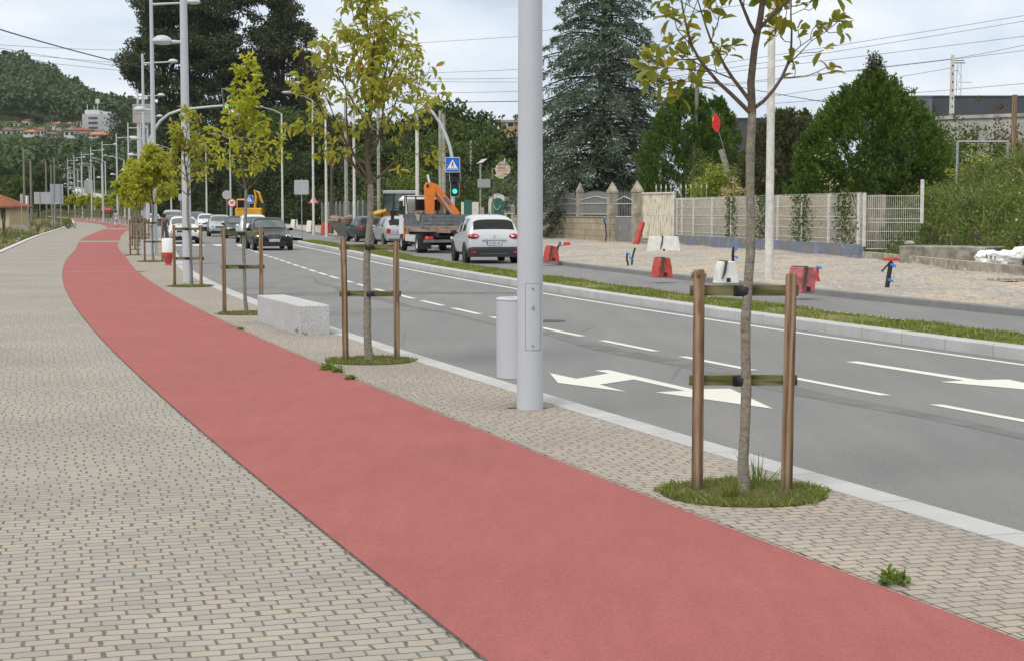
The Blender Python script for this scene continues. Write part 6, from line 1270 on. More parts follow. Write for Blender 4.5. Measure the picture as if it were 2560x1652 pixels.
# ================================================================ right bank of weeds
def Lfoot(Y): return float(np.interp(Y, [24, 36, 42, 47, 50.5, 55.5, 66, 80, 140], [19.2, 17.6, 16.2, 15.0, 14.4, 12.9, 11.6, 11, 11]))
def bankz(X, Y):
    d = X - Lfoot(Y); q = min(1, max(0, d / 5.4)); q2 = min(1, max(0, d / 2.6)); q3 = min(1, max(0, (d - 2.2) / 5.5)); z = 1.75 * q2 * q2 * (3 - 2 * q2) + 1.75 * q3 * q3 * (3 - 2 * q3)
    f = min(1, max(0, (Y - 30) / 14)); g_ = 1 - .93 * min(1, max(0, (Y - 60) / 5)) * min(1, max(0, (20.5 - X) / 4)) if Y > 60 else 1
    return z * g_ * (.45 + .55 * f) + .1 * math.sin(X * 1.7) * math.sin(Y * 1.1) * q - .02 + max(0, (Y - 75) * .03) * q
by = np.arange(24, 140, 1.2); bx = np.linspace(0, 1, 34) ** 1.4 * 46; V = [(Lfoot(y) - .3 + dx, y, bankz(Lfoot(y) - .3 + dx, y)) for y in by for dx in bx]; n = len(bx)
tag(MB().add(V, [(i * n + k, i * n + k + 1, (i + 1) * n + k + 1, (i + 1) * n + k) for i in range(len(by) - 1) for k in range(n - 1)]).build('bank', M['soil'], smooth=True), kind='structure')
N = 90000; g = np.random.default_rng(31); Y = 34 + 36 * g.random(N); d = 13 * g.random(N) ** 1.2; X = np.array([Lfoot(a) for a in Y]) + d - .1; Z = np.array([bankz(a, b) for a, b in zip(X, Y)])
h = g.uniform(.12, .42, N) * (1 + .7 * np.clip(np.sin(X * .9 + 2) * np.sin(Y * .7), -.4, 1)); P = np.stack([X, Y, Z - .03], 1)
s1 = g.random(N); zone = np.sin(X * .55 + Y * .4) + np.sin(Y * .9 - X * .3)
blades('bank_grass', P[(s1 < .45)], h[s1 < .45], .028, M['weed'], .5, 'long tangled green grass on the steep bank at the right edge', 'grass', g); m_ = (s1 > .86) & (zone > -.6); blades('bank_dry_grass', P[m_], h[m_] * 1.1, .018, M['dry'], .5, 'brownish dry grass drooping over the right bank', 'dry grass', g)
n = 15000; Y5 = 36 + 30 * g.random(n); d5 = .3 + 11 * g.random(n) ** 1.1; X5 = np.array([Lfoot(a) for a in Y5]) + d5; cl5 = np.sin(X5 * 2.1 + 1) + np.sin(Y5 * 1.3 + X5 * .6) + g.normal(0, .5, n); kp = cl5 > .2; X5, Y5 = X5[kp], Y5[kp]; P5 = np.stack([X5, Y5, [bankz(a, b) - .05 for a, b in zip(X5, Y5)]], 1); h5 = g.uniform(.35, 1.05, len(P5)); q5 = g.random(len(P5))
blades('bank_tall_weeds', P5[q5 < .55], h5[q5 < .55], .045, M['herb'], .38, 'tall arching weeds sticking out of the right bank', 'weeds', g); blades('bank_straw', P5[q5 > .82], h5[q5 > .82], .03, M['dry'], .45, 'long straw-coloured stems sticking out of the right bank', 'dry grass', g); blades('bank_fresh_weeds', P5[(q5 > .55) & (q5 < .82)], h5[(q5 > .55) & (q5 < .82)], .06, M['shrub'], .3, 'fresh green tall weeds in tufts on the right bank', 'weeds', g)
# broad-leaved weeds as clusters
i = np.where((s1 > .45) & (s1 < .80))[0]; c = P[i]; K = 5; pp = np.repeat(c, K, 0) + g.normal(0, 1, (len(i) * K, 3)) * [.10, .10, .10] + np.stack([np.zeros(len(i) * K), np.zeros(len(i) * K), np.repeat(h[i], K) * g.uniform(.3, 1.5, len(i) * K)], 1)
V, F = rhombs(pp, rvec(len(pp), g) + [0, 0, .4], g.uniform(.08, .16, len(pp)), g.uniform(.04, .08, len(pp)), g); tag(fast_mesh('bank_weeds', V, [F], M['weed']), 'leafy weeds and brambles covering the right bank', 'weeds', None, 'stuff')
n = 230; i = g.choice(N, n); V, F = rhombs(P[i] + np.stack([np.zeros(n), np.zeros(n), h[i] + .12], 1), rvec(n, g), .11, .10, g); tag(fast_mesh('bank_flowers', V, [F], M['petal']), 'white daisy flowers dotted over the right bank', 'flowers', kind='stuff')
bush('yellow-green shrub under the grey pipe frame on the bank', 2440, 352, 430, 120, 66, 'lime', 260, .16, 12, 41, z0=2.2, name='shrub'); bush('reddish-leaved bush in front of the pale wall at the right', 2500, 258, 330, 70, 84, 'red_leaf', 300, .16, 9, 42, z0=3.5, name='shrub')
bush('loose green shrubs on top of the bank, left part', 2385, 285, 380, 130, 84, 'wood1', 190, .18, 14, 43, z0=2.5, name='shrub'); bush('loose green shrub right of the big thuja', 2320, 265, 380, 110, 88, 'wood1', 150, .18, 12, 44, z0=2., name='shrub'); bush('dark green shrub by the wooden post at the right edge', 2535, 310, 400, 90, 74, 'wood1', 260, .17, 12, 45, z0=3., name='shrub'); bush('leafy shrub at the foot of the bank beside the white mesh gate', 2255, 470, 600, 100, 57, 'wood1', 420, .13, 14, 46, name='shrub', z0=.2)
for i_, (px, py, wp, Y_, mt, ln_) in enumerate(((2345, 292, 110, 80, 'wood1', .15), (2420, 305, 120, 78, 'wood1', .15), (2490, 312, 110, 77, 'wood1', .15), (2370, 335, 80, 72, 'weed', .13), (2300, 345, 70, 70, 'wood1', .13), (2550, 335, 90, 72, 'wood1', .14))): bush(['loose shrub against the pale wall, its left end', 'dense shrub under the pale wall', 'shrub below the reddish bush', 'pale green weeds in front of the shrubs right of the big thuja', 'low shrub touching the right side of the big thuja', 'dark shrub behind the wooden post'][i_], px, py, 430, wp, Y_, mt, 330, ln_, 16, 100 + i_, name='shrub', z0=1.6)
rb = random.Random(9)
WN = ['tall weed clump left of the white bags on the bank', 'bramble clump above the concrete box', 'feathery weed clump halfway up the bank', 'weed clump at the top left of the bank', 'dense nettle clump over the concrete box end', 'tall weed clump on the bank crest near the pipe frame', 'weed clump below the bank crest', 'broad bramble mound at the right edge of the bank', 'low weed mound behind the white bags', 'pale weed clump in the middle of the bank', 'dark bramble clump left part of the bank', 'tall weed clump at the right picture edge']
for i_, (px, py, pb_, wp, Y_) in enumerate(((2380, 560, 620, 60, 51), (2330, 545, 600, 80, 53), (2420, 500, 560, 70, 54), (2345, 462, 520, 75, 57), (2275, 545, 610, 80, 55.5), (2450, 425, 490, 80, 60), (2500, 470, 540, 80, 55), (2555, 520, 610, 110, 48), (2490, 590, 640, 90, 49.5), (2440, 545, 600, 60, 51), (2300, 500, 560, 70, 57), (2550, 400, 480, 80, 57))):
    zt = AT(px, py, Y_)[2]; xb = AT(px, py, Y_)[0]; zb_ = bankz(xb, Y_); bush(WN[i_], px, py - 14, pb_, wp, Y_, ['weed', 'wood1', 'herb', 'weed'][i_ % 4], 420, .10, 11, 200 + i_, name='weed_clump', z0=min(zb_ - .1, zt - .6), flat=1.0)
bush('small green shrub on the far wall top at the right', 2440, 240, 290, 50, 112, 'wood1', 300, .18, 7, 48, z0=5, name='shrub')
bush('tall weeds on the crest of the bank at the right edge', 2540, 372, 430, 110, 60, 'weed', 320, .14, 12, 49, z0=2.8, name='shrub'); bush('green weeds hiding the end of the mesh fence', 2318, 455, 560, 110, 57.5, 'weed', 420, .12, 14, 50, z0=.8, name='shrub')
# ================================================================ fences and walls on the right
def wallz(p0, p1): d = Vector((p1[0] - p0[0], p1[1] - p0[1], 0)); return d.length, math.atan2(d.y, d.x)
def seg(name, label, cat, p0, p1, z0=0.): L_, a = wallz(p0, p1); return thing(name, label, cat, (p0[0], p0[1], z0), a), L_
# stone wall with pillars and railings (local x runs along the wall towards the viewer's right)
t_ = NT('sandstone_blocks'); o_ = t_.coord('Object'); sp = t_.n('ShaderNodeSeparateXYZ'); t_.L(o_, sp.inputs[0]); cb = t_.n('ShaderNodeCombineXYZ'); t_.L(sp.outputs[0], cb.inputs[0]); t_.L(sp.outputs[2], cb.inputs[1])
bk = t_.n('ShaderNodeTexBrick'); t_.L(cb.outputs[0], bk.inputs['Vector']); bk.inputs['Color1'].default_value = (.43, .37, .27, 1); bk.inputs['Color2'].default_value = (.35, .29, .20, 1); bk.inputs['Mortar'].default_value = (.17, .145, .11, 1); bk.inputs['Scale'].default_value = 1; bk.inputs['Brick Width'].default_value = .62; bk.inputs['Row Height'].default_value = .33; bk.inputs['Mortar Size'].default_value = .014
c_ = t_.mix(.8, bk.outputs[0], t_.ramp(t_.noise(o_, 1.4, 6, .65), [(.3, (.66, .66, .64)), (.7, (1.15, 1.12, 1.05))]), 'MULTIPLY'); M['sandstone'] = t_.pbr(c_, .9, bump=t_.bump(bk.outputs[1], .3, .01))
M['pillar'] = plain('lichened_stone', (.34, .31, .245), .9, 0, .3, 3); M['iron_rail'] = plain('pale_grey_railing', (.30, .30, .30), .6, .2)
pa, pb = (.2, 108.5), (5.4, 84.0)
t, L_ = seg('stone_wall', 'low wall of yellowish sandstone blocks under the railings', 'wall', pa, pb)
MB().box((L_ / 2, 0, .68), (L_, .3, 1.36)).build('blocks', M['sandstone'], t); MB().box((L_ / 2, 0, 1.385), (L_, .38, .07)).build('coping', M['pillar'], t)
def along(p0, p1, s): return (p0[0] + (p1[0] - p0[0]) * s, p0[1] + (p1[1] - p0[1]) * s)
def px_on(p0, p1, px):
    k = (px - 1280) / 4000; dx, dy = p1[0] - p0[0], p1[1] - p0[1]; return (k * p0[1] - p0[0]) / (dx - k * dy)
def pillar(label, x, y, z0, zt, w_, rot, grp='stone gate pillars with pointed caps'):
    t = thing('gate_pillar', label, 'pillar', (x, y, z0), rot, grp); MB().bbox((0, 0, (zt - z0) / 2), (w_, w_, zt - z0), .02).build('shaft', M['pillar'], t)
    m_ = MB(); m_.box((0, 0, zt - z0 + .04), (w_ * 1.1, w_ * 1.1, .08)); q = w_ * .56; m_.add([(-q, -q, zt - z0 + .08), (q, -q, zt - z0 + .08), (q, q, zt - z0 + .08), (-q, q, zt - z0 + .08), (0, 0, zt - z0 + .62)], [(0, 1, 4), (1, 2, 4), (2, 3, 4), (3, 0, 4), (3, 2, 1, 0)]); m_.build('cap', M['pillar'], t); return t
rot = wallz(pa, pb)[1]; sp_ = []
for px, w_, z0, l in ((1300, .34, 1.4, 'pointed-cap pillar on the wall, hidden mostly by the thick grey post'), (1377, .36, 1.4, 'pointed-cap pillar on the wall, first right of the thick grey post'), (1449, .36, 1.4, 'pointed-cap pillar on the wall between two railing panels'), (1530, .48, 0, 'tall pointed gate pillar on the left side of the metal gate'), (1592, .48, 0, 'tall pointed gate pillar on the right side of the metal gate')):
    if px <= 1530: s_ = px_on(pa, pb, px); x, y = along(pa, pb, s_)
    else: x, y = (px - 1280) / 4000 * 81.3, 81.3
    sp_.append((x, y)); pillar(l, x, y, z0, 2.72 if px < 1500 else 2.62, w_, rot)
def railing(label, p0, p1, z0, zt, arch, name='railing', n=None, solid=0., gateish=False):
    t, L_ = seg(name, label, 'gate' if gateish else 'railing', p0, p1, z0); H_ = zt - z0; m_ = MB(); n = n or int(L_ / .12)
    for k in range(n + 1):
        x = L_ * k / n; h_ = H_ - arch * (1 - math.sin(math.pi * k / n)) + .0; zb = solid if solid else .06
        m_.box((x, 0, (zb + h_) / 2), (.022, .022, h_ - zb)); m_.add([(x - .02, 0, h_ - .02), (x, -.012, h_), (x + .02, 0, h_ - .02), (x, .012, h_), (x, 0, h_ + .10)], [(0, 1, 4), (1, 2, 4), (2, 3, 4), (3, 0, 4)])
    m_.build('bars', M['iron_rail'], t); m_ = MB(); m_.box((L_ / 2, -.02, solid + .08 if solid else .10), (L_, .03, .04)); m_.box((L_ / 2, -.02, (H_ if not solid else H_ + solid) * .52), (L_, .03, .035)); 
    pts = [(L_ * k / 12, -.02, H_ - .22 - arch * 1.1 * abs(1 - 2 * k / 12)) for k in range(13)]; m_.tube(pts, .022, 5); m_.build('rail', M['white_conc'], t); return t, L_
for i, l in enumerate(('grey iron railing panel just right of the thick grey post', 'arched railing panel with a green shrub behind', 'arched railing panel left of the gate pillar')): railing(l, along(sp_[i], sp_[i + 1], .03), along(sp_[i], sp_[i + 1], .97), 1.42, 2.72, .18)
railing('grey iron railing panel left of the thick grey post', along(pa, pb, -.28), along(pa, pb, -.0), 1.42, 2.6, .1)
t, L_ = railing('narrow grey metal gate with arched spiked bars and solid lower panel', along(sp_[3], sp_[4], .12), along(sp_[3], sp_[4], .88), .06, 2.66, .22, 'metal_gate', 12, 1.25, True)
MB().box((L_ / 2, -.03, .66), (L_, .02, 1.24)).build('lower_panel', plain('gate_grey', (.22, .22, .215), .5, .2, .1, 3), t)
for s in (.35, .65): m_ = MB(); m_.tube([(L_ * s, -.05, .55), (L_ * s, -.05, .95)], .012, 5); m_.tube([(L_ * s - .1, -.05, .75), (L_ * s + .1, -.05, .75)], .012, 5); m_.lathe([(.05, -.01), (.05, .01)], (L_ * s, -.05, .75), 8, 'Y'); m_.build('ornament', M['sign_back'], t)
# cream sheet-metal gate
t_ = NT('rust_streaked_cream'); o_ = t_.coord('Object', scale=(5, 5, .7)); n_ = t_.noise(o_, 2.4, 6, .7); c_ = t_.ramp(n_, [(.32, (.30, .17, .08)), (.42, (.46, .37, .24)), (.52, (.60, .57, .48)), (.7, (.62, .62, .57))]); M['cream'] = t_.pbr(c_, .7)
g0, g1 = (6.55, 81.2), (8.0, 78.8); t, L_ = seg('sheet_gate', 'cream corrugated sheet-metal gate with rust streaks', 'gate', g0, g1, .25); L_ = L_; m_ = MB(); n = 46; V = []
for k in range(n + 1):
    for z in (0.05, 1.18, 1.2, 2.3): V.append((L_ * k / n, .018 * (1 if k % 2 else -1) + (.012 if z < 1.19 else 0), z))
m_.add(V, [(4 * k + j, 4 * k + 4 + j, 4 * k + 5 + j, 4 * k + 1 + j) for k in range(n) for j in range(3)]); m_.build('sheet', M['cream'], t); m_ = MB(); m_.box((L_ / 2, -.03, 2.33), (L_, .06, .07)); m_.box((.04, -.03, 1.2), (.09, .08, 2.5)); m_.box((L_ - .04, -.03, 1.2), (.09, .08, 2.4)); m_.build('frame', M['white_conc'], t)
m_ = MB(); m_.box((.55, 0, -.1), (.1, .1, .1)); 
# spear-topped railing behind
t, L_ = seg('spear_railing', 'row of white spear-topped bars standing above the cream gate', 'railing', (7.4, 82.4), (9.6, 79.2), 2.2); m_ = MB()
for k in range(11): x = L_ * k / 10; m_.tube([(x, 0, -1.8), (x, 0, .62)], .016, 5); m_.lathe([(.004, .55), (.05, .68), (.03, .72), (.004, .86)], (x, 0, 0), 6)
m_.box((L_ / 2, 0, .1), (L_, .03, .04)); m_.build('bars', M['white_conc'], t)
# plinth and welded-mesh fence
t_ = NT('blue_stained_plinth'); w = t_.coord('World'); n1_ = t_.noise(w, 1.1, 6, .7); n2_ = t_.noise(w, 5, 5, .7); c_ = t_.ramp(n1_, [(.35, (.24, .225, .19)), (.48, (.15, .165, .20)), (.56, (.15, .19, .30)), (.68, (.26, .27, .30))]); c_ = t_.mix(t_.mr(n2_, .5, .7, 0, .8), c_, (.24, .21, .14)); M['plinth'] = t_.pbr(c_, .95)
fa, fb = (8.05, 79.0), (12.15, 55.7); t, L_ = seg('plinth_wall', 'low blue-stained concrete plinth below the white mesh fence', 'wall', fa, fb, 0); MB().box((L_ / 2, 0, .24), (L_, .22, .56)).build('plinth', M['plinth'], t)
for a_, b_, l, zb, zt in ((0, 1, 'long white welded-mesh fence on the blue-stained plinth', .50, 2.28),):
    tf, L_ = seg('mesh_fence', l, 'fence', fa, fb, 0); m_ = MB(); n = int(L_ / .075)
    for k in range(n + 1): m_.box((L_ * k / n, 0, (zb + zt) / 2 + .03), (.009, .009, zt - zb + .03))
    for z in (zb + .02, zb + .18, zb + .55, zb + .85, zb + .97, zb + 1.35, zt - .05): m_.box((L_ / 2, -.012, z), (L_, .016, .022))
    m_.build('wires', M['white_conc'], tf)
    for px in (1692, 1705, 1733, 1780, 1828, 1884, 1944, 2005, 2071, 2146, 2160):
        s_ = px_on(fa, fb, px); 
        if -.02 < s_ < 1.02: MB().box((L_ * s_, -.02, (.45 + zt + .02) / 2), (.075 if px < 2100 else .12, .075, zt - .43)).build('post', M['white_conc'], tf)
# weathered wall and dry creepers behind the mesh
t, L_ = seg('back_wall', 'weathered grey concrete wall close behind the white mesh fence', 'wall', (8.6, 79.0), (12.9, 55.5), 0); MB().box((L_ / 2 - .0, .25, 1.15), (L_ * .94, .18, 2.2)).build('wall', M['dark_conc'] if False else plain('pale_weathered_wall', (.27, .245, .19), .95, 0, .5, 1.5), t)
n = 15000; s_ = g.random(n); zz = .5 + 1.75 * g.random(n); keep = (np.sin(s_ * 41) + np.sin(s_ * 17 + 1) + g.normal(0, .5, n)) > .0; P = np.stack([fa[0] + (fb[0] - fa[0]) * s_ + .12, fa[1] + (fb[1] - fa[1]) * s_ + .1, zz], 1)[keep]
V, F = rhombs(P, rvec(len(P), g) + [0, 0, -.5], g.uniform(.08, .2, len(P)), .035, g); tag(fast_mesh('dry_creepers', V, [F], M['dry']), 'dry straw-coloured creepers woven through the white mesh fence', 'creepers', None, 'stuff')
n = 7000; s_ = .35 + .65 * g.random(n); zz = 2.3 - 1.9 * g.random(n) ** 1.3; keep = (np.sin(s_ * 33 + 2) + g.normal(0, .45, n)) > .55; P = np.stack([fa[0] + (fb[0] - fa[0]) * s_ - .02, fa[1] + (fb[1] - fa[1]) * s_ - .05, zz], 1)[keep]
V, F = rhombs(P, rvec(len(P), g) + [0, 0, -.5], g.uniform(.08, .17, len(P)), .07, g); tag(fast_mesh('green_creepers', V, [F], M['wood1']), 'green creepers hanging over the white mesh fence', 'creepers', None, 'stuff')
# overgrown gate panel with its white post
t, L_ = seg('mesh_gate', 'white welded-mesh gate half swallowed by greenery at the foot of the bank', 'gate', (12.25, 55.5), (14.0, 55.0), .35); m_ = MB()
for k in range(27): m_.box((L_ * k / 26, 0, .93), (.012, .012, 1.86))
for z in (.02, .3, .62, .93, 1.05, 1.4, 1.84): m_.box((L_ / 2, -.012, z), (L_, .014, .02))
m_.build('wires', M['white_conc'], t); MB().box((L_ + .05, 0, 1.65), (.12, .12, 1.5)).build('post', M['white_conc'], t)
# ================================================================ things on the gravel strip
def barrier(label, px, py, mat, h=.50, L_=.95, rot=.5, w_=.52, top=.26, cloth=True, grp='plastic road barriers along the building site'):
    x, y = G(px, py, 0); t = thing('road_barrier', label, 'barrier', (x, y + .25, 0.02), rot, grp); m_ = MB()
    P = [(-w_ / 2, 0), (w_ / 2, 0), (w_ / 2 - .02, .07), (top / 2 + .05, h * .62), (top / 2, h), (-top / 2, h), (-top / 2 - .05, h * .62), (-w_ / 2 + .02, .07)]
    m_.prism(P, -L_ / 2, L_ / 2); b_ = m_.build('shell', M[mat], t); md = b_.modifiers.new('b', 'BEVEL'); md.width = .02; md.segments = 2
    m_ = MB(); m_.box((.0, -L_ / 2 - .005, .08), (.09, .02, .09)); m_.build('plug', M['black'], t)
    if cloth: m_ = MB(); m_.prism([(-.08, h + .012), (-.03, h + .012), (-.07, h * .5), (-.14, .12), (-.17, .10), (-.13, h * .5)], -L_ / 2 - .03, -L_ / 2 - .006); m_.box((-.06, 0, h + .01), (.09, L_ + .03, .015)); m_.build('sash', plain('dark_sash', (.06, .08, .065), .9), t)
    return t
barrier('red barrier with dark sash beside the thick grey post', 1378, 656, 'red_plastic', .50, .42, R(22), .46, .24); barrier('red barrier left of the white barrier, in the middle of the kerb line', 1657, 697, 'red_plastic', .49, .36, R(24), .46, .26); barrier('white barrier half hidden by the nearest tree trunk', 1818, 712, 'white_plastic', .50, .4, R(10), .52, .32); barrier('faded pinkish-red barrier right of the white concrete pole', 2010, 736, 'pink_plastic', .52, .42, R(28), .38, .30)
barrier('broad white barrier with green sash standing across the sheet gate', 1660, 632, 'white_plastic', .62, .5, 0, 1.35, 1.15); barrier('small white barrier on the far kerb, left one', 735, 574, 'white_plastic', .9, .9, R(30)); barrier('small white barrier on the far kerb, right one', 776, 581, 'white_plastic', .9, .9, R(30)); barrier('small red barrier on the far kerb beside the loader bucket', 814, 585, 'red_plastic', .8, 1.0, R(30)); barrier('red barrier partly under the loader bucket', 857, 592, 'red_plastic', .6, 1.0, R(30)); barrier('red barrier lying far back on the site slope', 747, 541, 'red_plastic', 1.3, 2.2, R(80), 1.8, 1.4, False); barrier('second far red barrier, nearer the white pole', 772, 556, 'red_plastic', 1.1, 2., R(80), 1.4, 1.2, False); barrier('white barrier far back beside the red ones', 722, 546, 'white_plastic', 1.3, 2.2, R(80), 2.2, 2., False)
def hose(label, pts, r_, mat, tapes=(), cap=None, grp=None, name='hose'):
    x, y = G(*pts[0], 0); Y = y; t = thing(name, label, 'cable duct' if name == 'hose' else 'marker', (x, y, 0), 0, grp); P = [(0, 0, -.1)] + [(AT(px, py, Y)[0] - x, 0, AT(px, py, Y)[2]) for px, py in pts]
    MB().tube(P, r_, 8).build('tube', M[mat], t, True); rr = random.Random(int(pts[0][0]))
    for px, py in tapes:
        a = AT(px, py, Y); m_ = MB(); q = (a[0] - x, -.03, a[2]); k_ = max(Y / 62, .75); m_.box(q, (.09 * k_, .09, .06 * k_)); m_.prism([(q[0], q[2] + .02 * k_), (q[0] + .10 * k_, q[2]), (q[0] + .13 * k_, q[2] - .09 * k_), (q[0] + .06 * k_, q[2] - .05 * k_), (q[0] + .01 * k_, q[2] - .11 * k_)], -.07, -.06); m_.build('tape', M['blue_tape'], t)
    return t
hose('black duct with blue tape behind the left red barrier', [(1396, 646), (1393, 632), (1395, 618), (1401, 606)], .035, 'black', ((1398, 612),)); hose('pair of black ducts tied with blue tape in the gravel, left duct', [(1571, 665), (1567, 648), (1568, 632)], .03, 'black', ((1568, 634), (1575, 645))); hose('pair of black ducts tied with blue tape in the gravel, right duct', [(1579, 664), (1582, 640), (1588, 620)], .03, 'black')
hose('black duct with blue tapes just left of the nearest tree trunk', [(1833, 662), (1832, 640), (1834, 618)], .045, 'black', ((1837, 622), (1838, 642))); hose('curved black hose standing against the stone wall', [(1512, 609), (1516, 590), (1514, 565), (1509, 547)], .035, 'black', ((1510, 547),)); hose('red flexible duct with white and blue ribbon right of the pinkish barrier', [(2047, 707), (2042, 690), (2043, 668)], .045, 'red_plastic', ((2044, 668),), name='hose')
t = hose('black stake with blue tapes and red fabric on top, right part of the gravel', [(2217, 724), (2222, 690), (2228, 655)], .05, 'black', ((2228, 662), (2222, 700)), name='marker_stake'); a = AT(2229, 648, t.location.y); m_ = MB(); m_.bbox((a[0] - t.location.x, 0, a[2]), (.34, .13, .08), .03); m_.build('red_fabric', M['red_plastic'], t); m_ = MB(); m_.tube([(.1, 0, .62), (-.12, 0, .38)], .02, 6); m_.build('side_arm', M['black'], t)
x, y = G(1588, 617); t = thing('traffic_tube', 'bright red plastic tube leaning on the right gate pillar', 'tube', (x, y, 0)); m_ = MB(); m_.tube([(.0, 0, .0), (.35, .15, 1.15)], [.15, .14], 14); m_.build('tube', M['red_plastic'], t, True)
x, y = G(1417, 618); tag(MB().bbox((x, y, .12), (.32, .3, .24), .05).build('red_block', M['red_plastic']), 'small red plastic block on the gravel near the stone wall', 'block')
x0, y0 = G(2246, 663); x1, y1 = G(2456, 668); t, L_ = seg('concrete_block', 'rough grey concrete box at the foot of the right bank', 'concrete block', (x0, y0), (x1, y1 - .3)); m_ = MB(); m_.bbox((L_ / 2, .7, .30), (L_, 1.4, .60), .03); m_.build('block', M['concrete'] if False else plain('stained_concrete', (.27, .25, .21), .95, 0, .4, 3), t)
x, y = AT(2274, 610, y0 + .4)[:2]; m_ = MB(); m_.ball((x, y, .66), .15, 10, 7, (1.2, .9, .55)); tag(m_.build('stone', M['pillar'], None, False), 'pale stone lying on the left end of the concrete box', 'stone')
MB; x0, y0 = G(2155, 651); x1, y1 = G(2540, 694); t, L_ = seg('low_kerb_wall', 'low dirty concrete strip between the gravel and the weed bank', 'wall', (x0, y0), (x1, y1)); m_ = MB(); m_.box((L_ / 2, .12, .14), (L_, .24, .30)); m_.build('strip', M['kerb3'] if False else plain('sandy_concrete', (.36, .32, .25), .95, 0, .35, 3), t)
x0, y0 = G(2475, 704); tag(MB().box((x0 + .55, y0 + .1, .04), (1.1, .30, .045), R(4)).build('plank', M['rust']), 'wooden board lying on the gravel below the white bags', 'plank')
for px, py, wd_, hh_, l in ((2462, 655, .8, .45, 'large crumpled white plastic bag with black letters beside the concrete box'), (2515, 650, .75, .36, 'crumpled white bag behind the lettered one'), (2545, 640, .55, .30, 'smaller white bag high on the rubbish heap'), (2528, 668, .36, .18, 'small white bag lowest on the rubbish heap'), (2490, 664, .5, .3, 'white bag wedged between the others')):
    x, y = G(px, 672); y -= .4; z = AT(px, py, y)[2]; t = thing('plastic_bag', l, 'bag', (x, y, 0)); bm = bmesh.new(); bmesh.ops.create_icosphere(bm, subdivisions=4, radius=1); rr = random.Random(px)
    from mathutils import noise as mn
    for v in bm.verts:
        d_ = 1 + .34 * mn.noise(v.co * 1.7 + Vector((px, 0, 0))) + .16 * abs(mn.noise(v.co * 4.3 + Vector((0, px, 0)))) + .08 * mn.noise(v.co * 9); v.co = Vector((v.co.x * wd_ / 2 * d_, v.co.y * wd_ * .4 * d_, z + .1 + v.co.z * hh_ / 2 * d_))
    me = bpy.data.meshes.new('sack'); bm.to_mesh(me); bm.free(); me.materials.append(M['white']); o = bpy.data.objects.new('sack', me); COL.objects.link(o); o.parent = t
    if 'letters' in l: text_obj('lettering', 'L e c', .16, M['black'], t, (-.05, -wd_ * .43, z + .15), (R(75), R(10), 0), .002, .004)
x, y = G(2440, 668); z = AT(2470, 620, y + .8)[2]; tag(MB().tube([(x + .2, y + .9, z), (x + .75, y + .6, z)], .085, 12).build('pipe', M['black'], None, True), 'short black pipe on the right end of the concrete box', 'pipe'); tag(MB().tube([(x + .25, y + .55, z - .17), (x + .78, y + .5, z - .16)], .065, 12).build('red_pipe', M['red_plastic'], None, True), 'short red pipe below the black pipe by the bags', 'pipe')
x, y = G(2295, 656); tag(MB().tube([(x - .35, y - .15, .34), (x + .15, y - .2, .32)], .06, 12).build('red_pipe', M['red_plastic'], None, True), 'red corrugated pipe in front of the concrete box', 'pipe'); x, y = G(2343, 655); tag(MB().tube([(x, y - .2, .2), (x + .02, y - .25, .46)], .08, 12).build('red_pipe', M['red_plastic'], None, True), 'short upright red pipe stub by the concrete box', 'pipe')
# ================================================================ poles and wires across the road
def cpole(label, px, py, r0, r1, H_, Y=None, lampL=True, name='lamp_pole', mat='white_conc', x=None, lean=0, grp=None):
    if Y is None: x, y = G(px, py, 0); Y = y
    else: x = (px - 1280) / 4000 * Y; y = Y
    t = thing(name, label, 'pole', (x, y, zr(y)), 0, grp); m_ = MB(); m_.tube([(0, 0, -.2), (lean * .5, 0, H_ / 2), (lean, 0, H_)], [r0, (r0 + r1) / 2, r1], 12); m_.build('pole', M[mat], t, True)
    if lampL: m_ = MB(); m_.tube([(lean, 0, H_ - .05), (lean - .7, -.1, H_ + .30), (lean - 1.5, -.3, H_ + .5)], [.05, .045, .04], 8); m_.build('arm', M['sign_back'], t, True); m_ = MB(); m_.ball((lean - 1.85, -.35, H_ + .54), .42, 12, 7, (1, .42, .26)); m_.build('lamp_head', M['sign_back'], t, True)
    return t
CP = 'white concrete lamp poles across the road'
cpole('close white concrete pole with a ring seam, in front of the mesh fence', 1922, 705, .105, .07, 10, lampL=False, grp=None)
for px, Y, l in ((1044, 78, 'white lamp pole rising behind the orange crane'), (887, 100, 'white lamp pole seen just left of the second tree trunk'), (785, 121, 'white lamp pole carrying the triangular warning sign'), (708, 138, 'white lamp pole left of the square sign back'), (579, 190, 'white lamp pole next to the round sign back'), (519, 206, 'white lamp pole between the second lamp post and third tree'), (431, 228, 'white lamp pole left of the second lamp post'), (817, 112, 'thin white lamp pole right of the triangular sign')): cpole(l, px, 0, .10 if Y < 150 else .13, .065, 10, Y, grp=CP)
for i, (px, Y, H_) in enumerate(((240, 300, 9), (228, 330, 9.5), (208, 350, 10), (177, 372, 10), (259, 300, 9.5), (268, 280, 9.5), (298, 262, 9.5), (315, 250, 9), (199, 400, 10), (165, 380, 11))): cpole('thin pale lamp pole with a slanting arm far down the road', px, 0, .13, .09, H_, Y, grp='distant lamp poles by the climbing road')
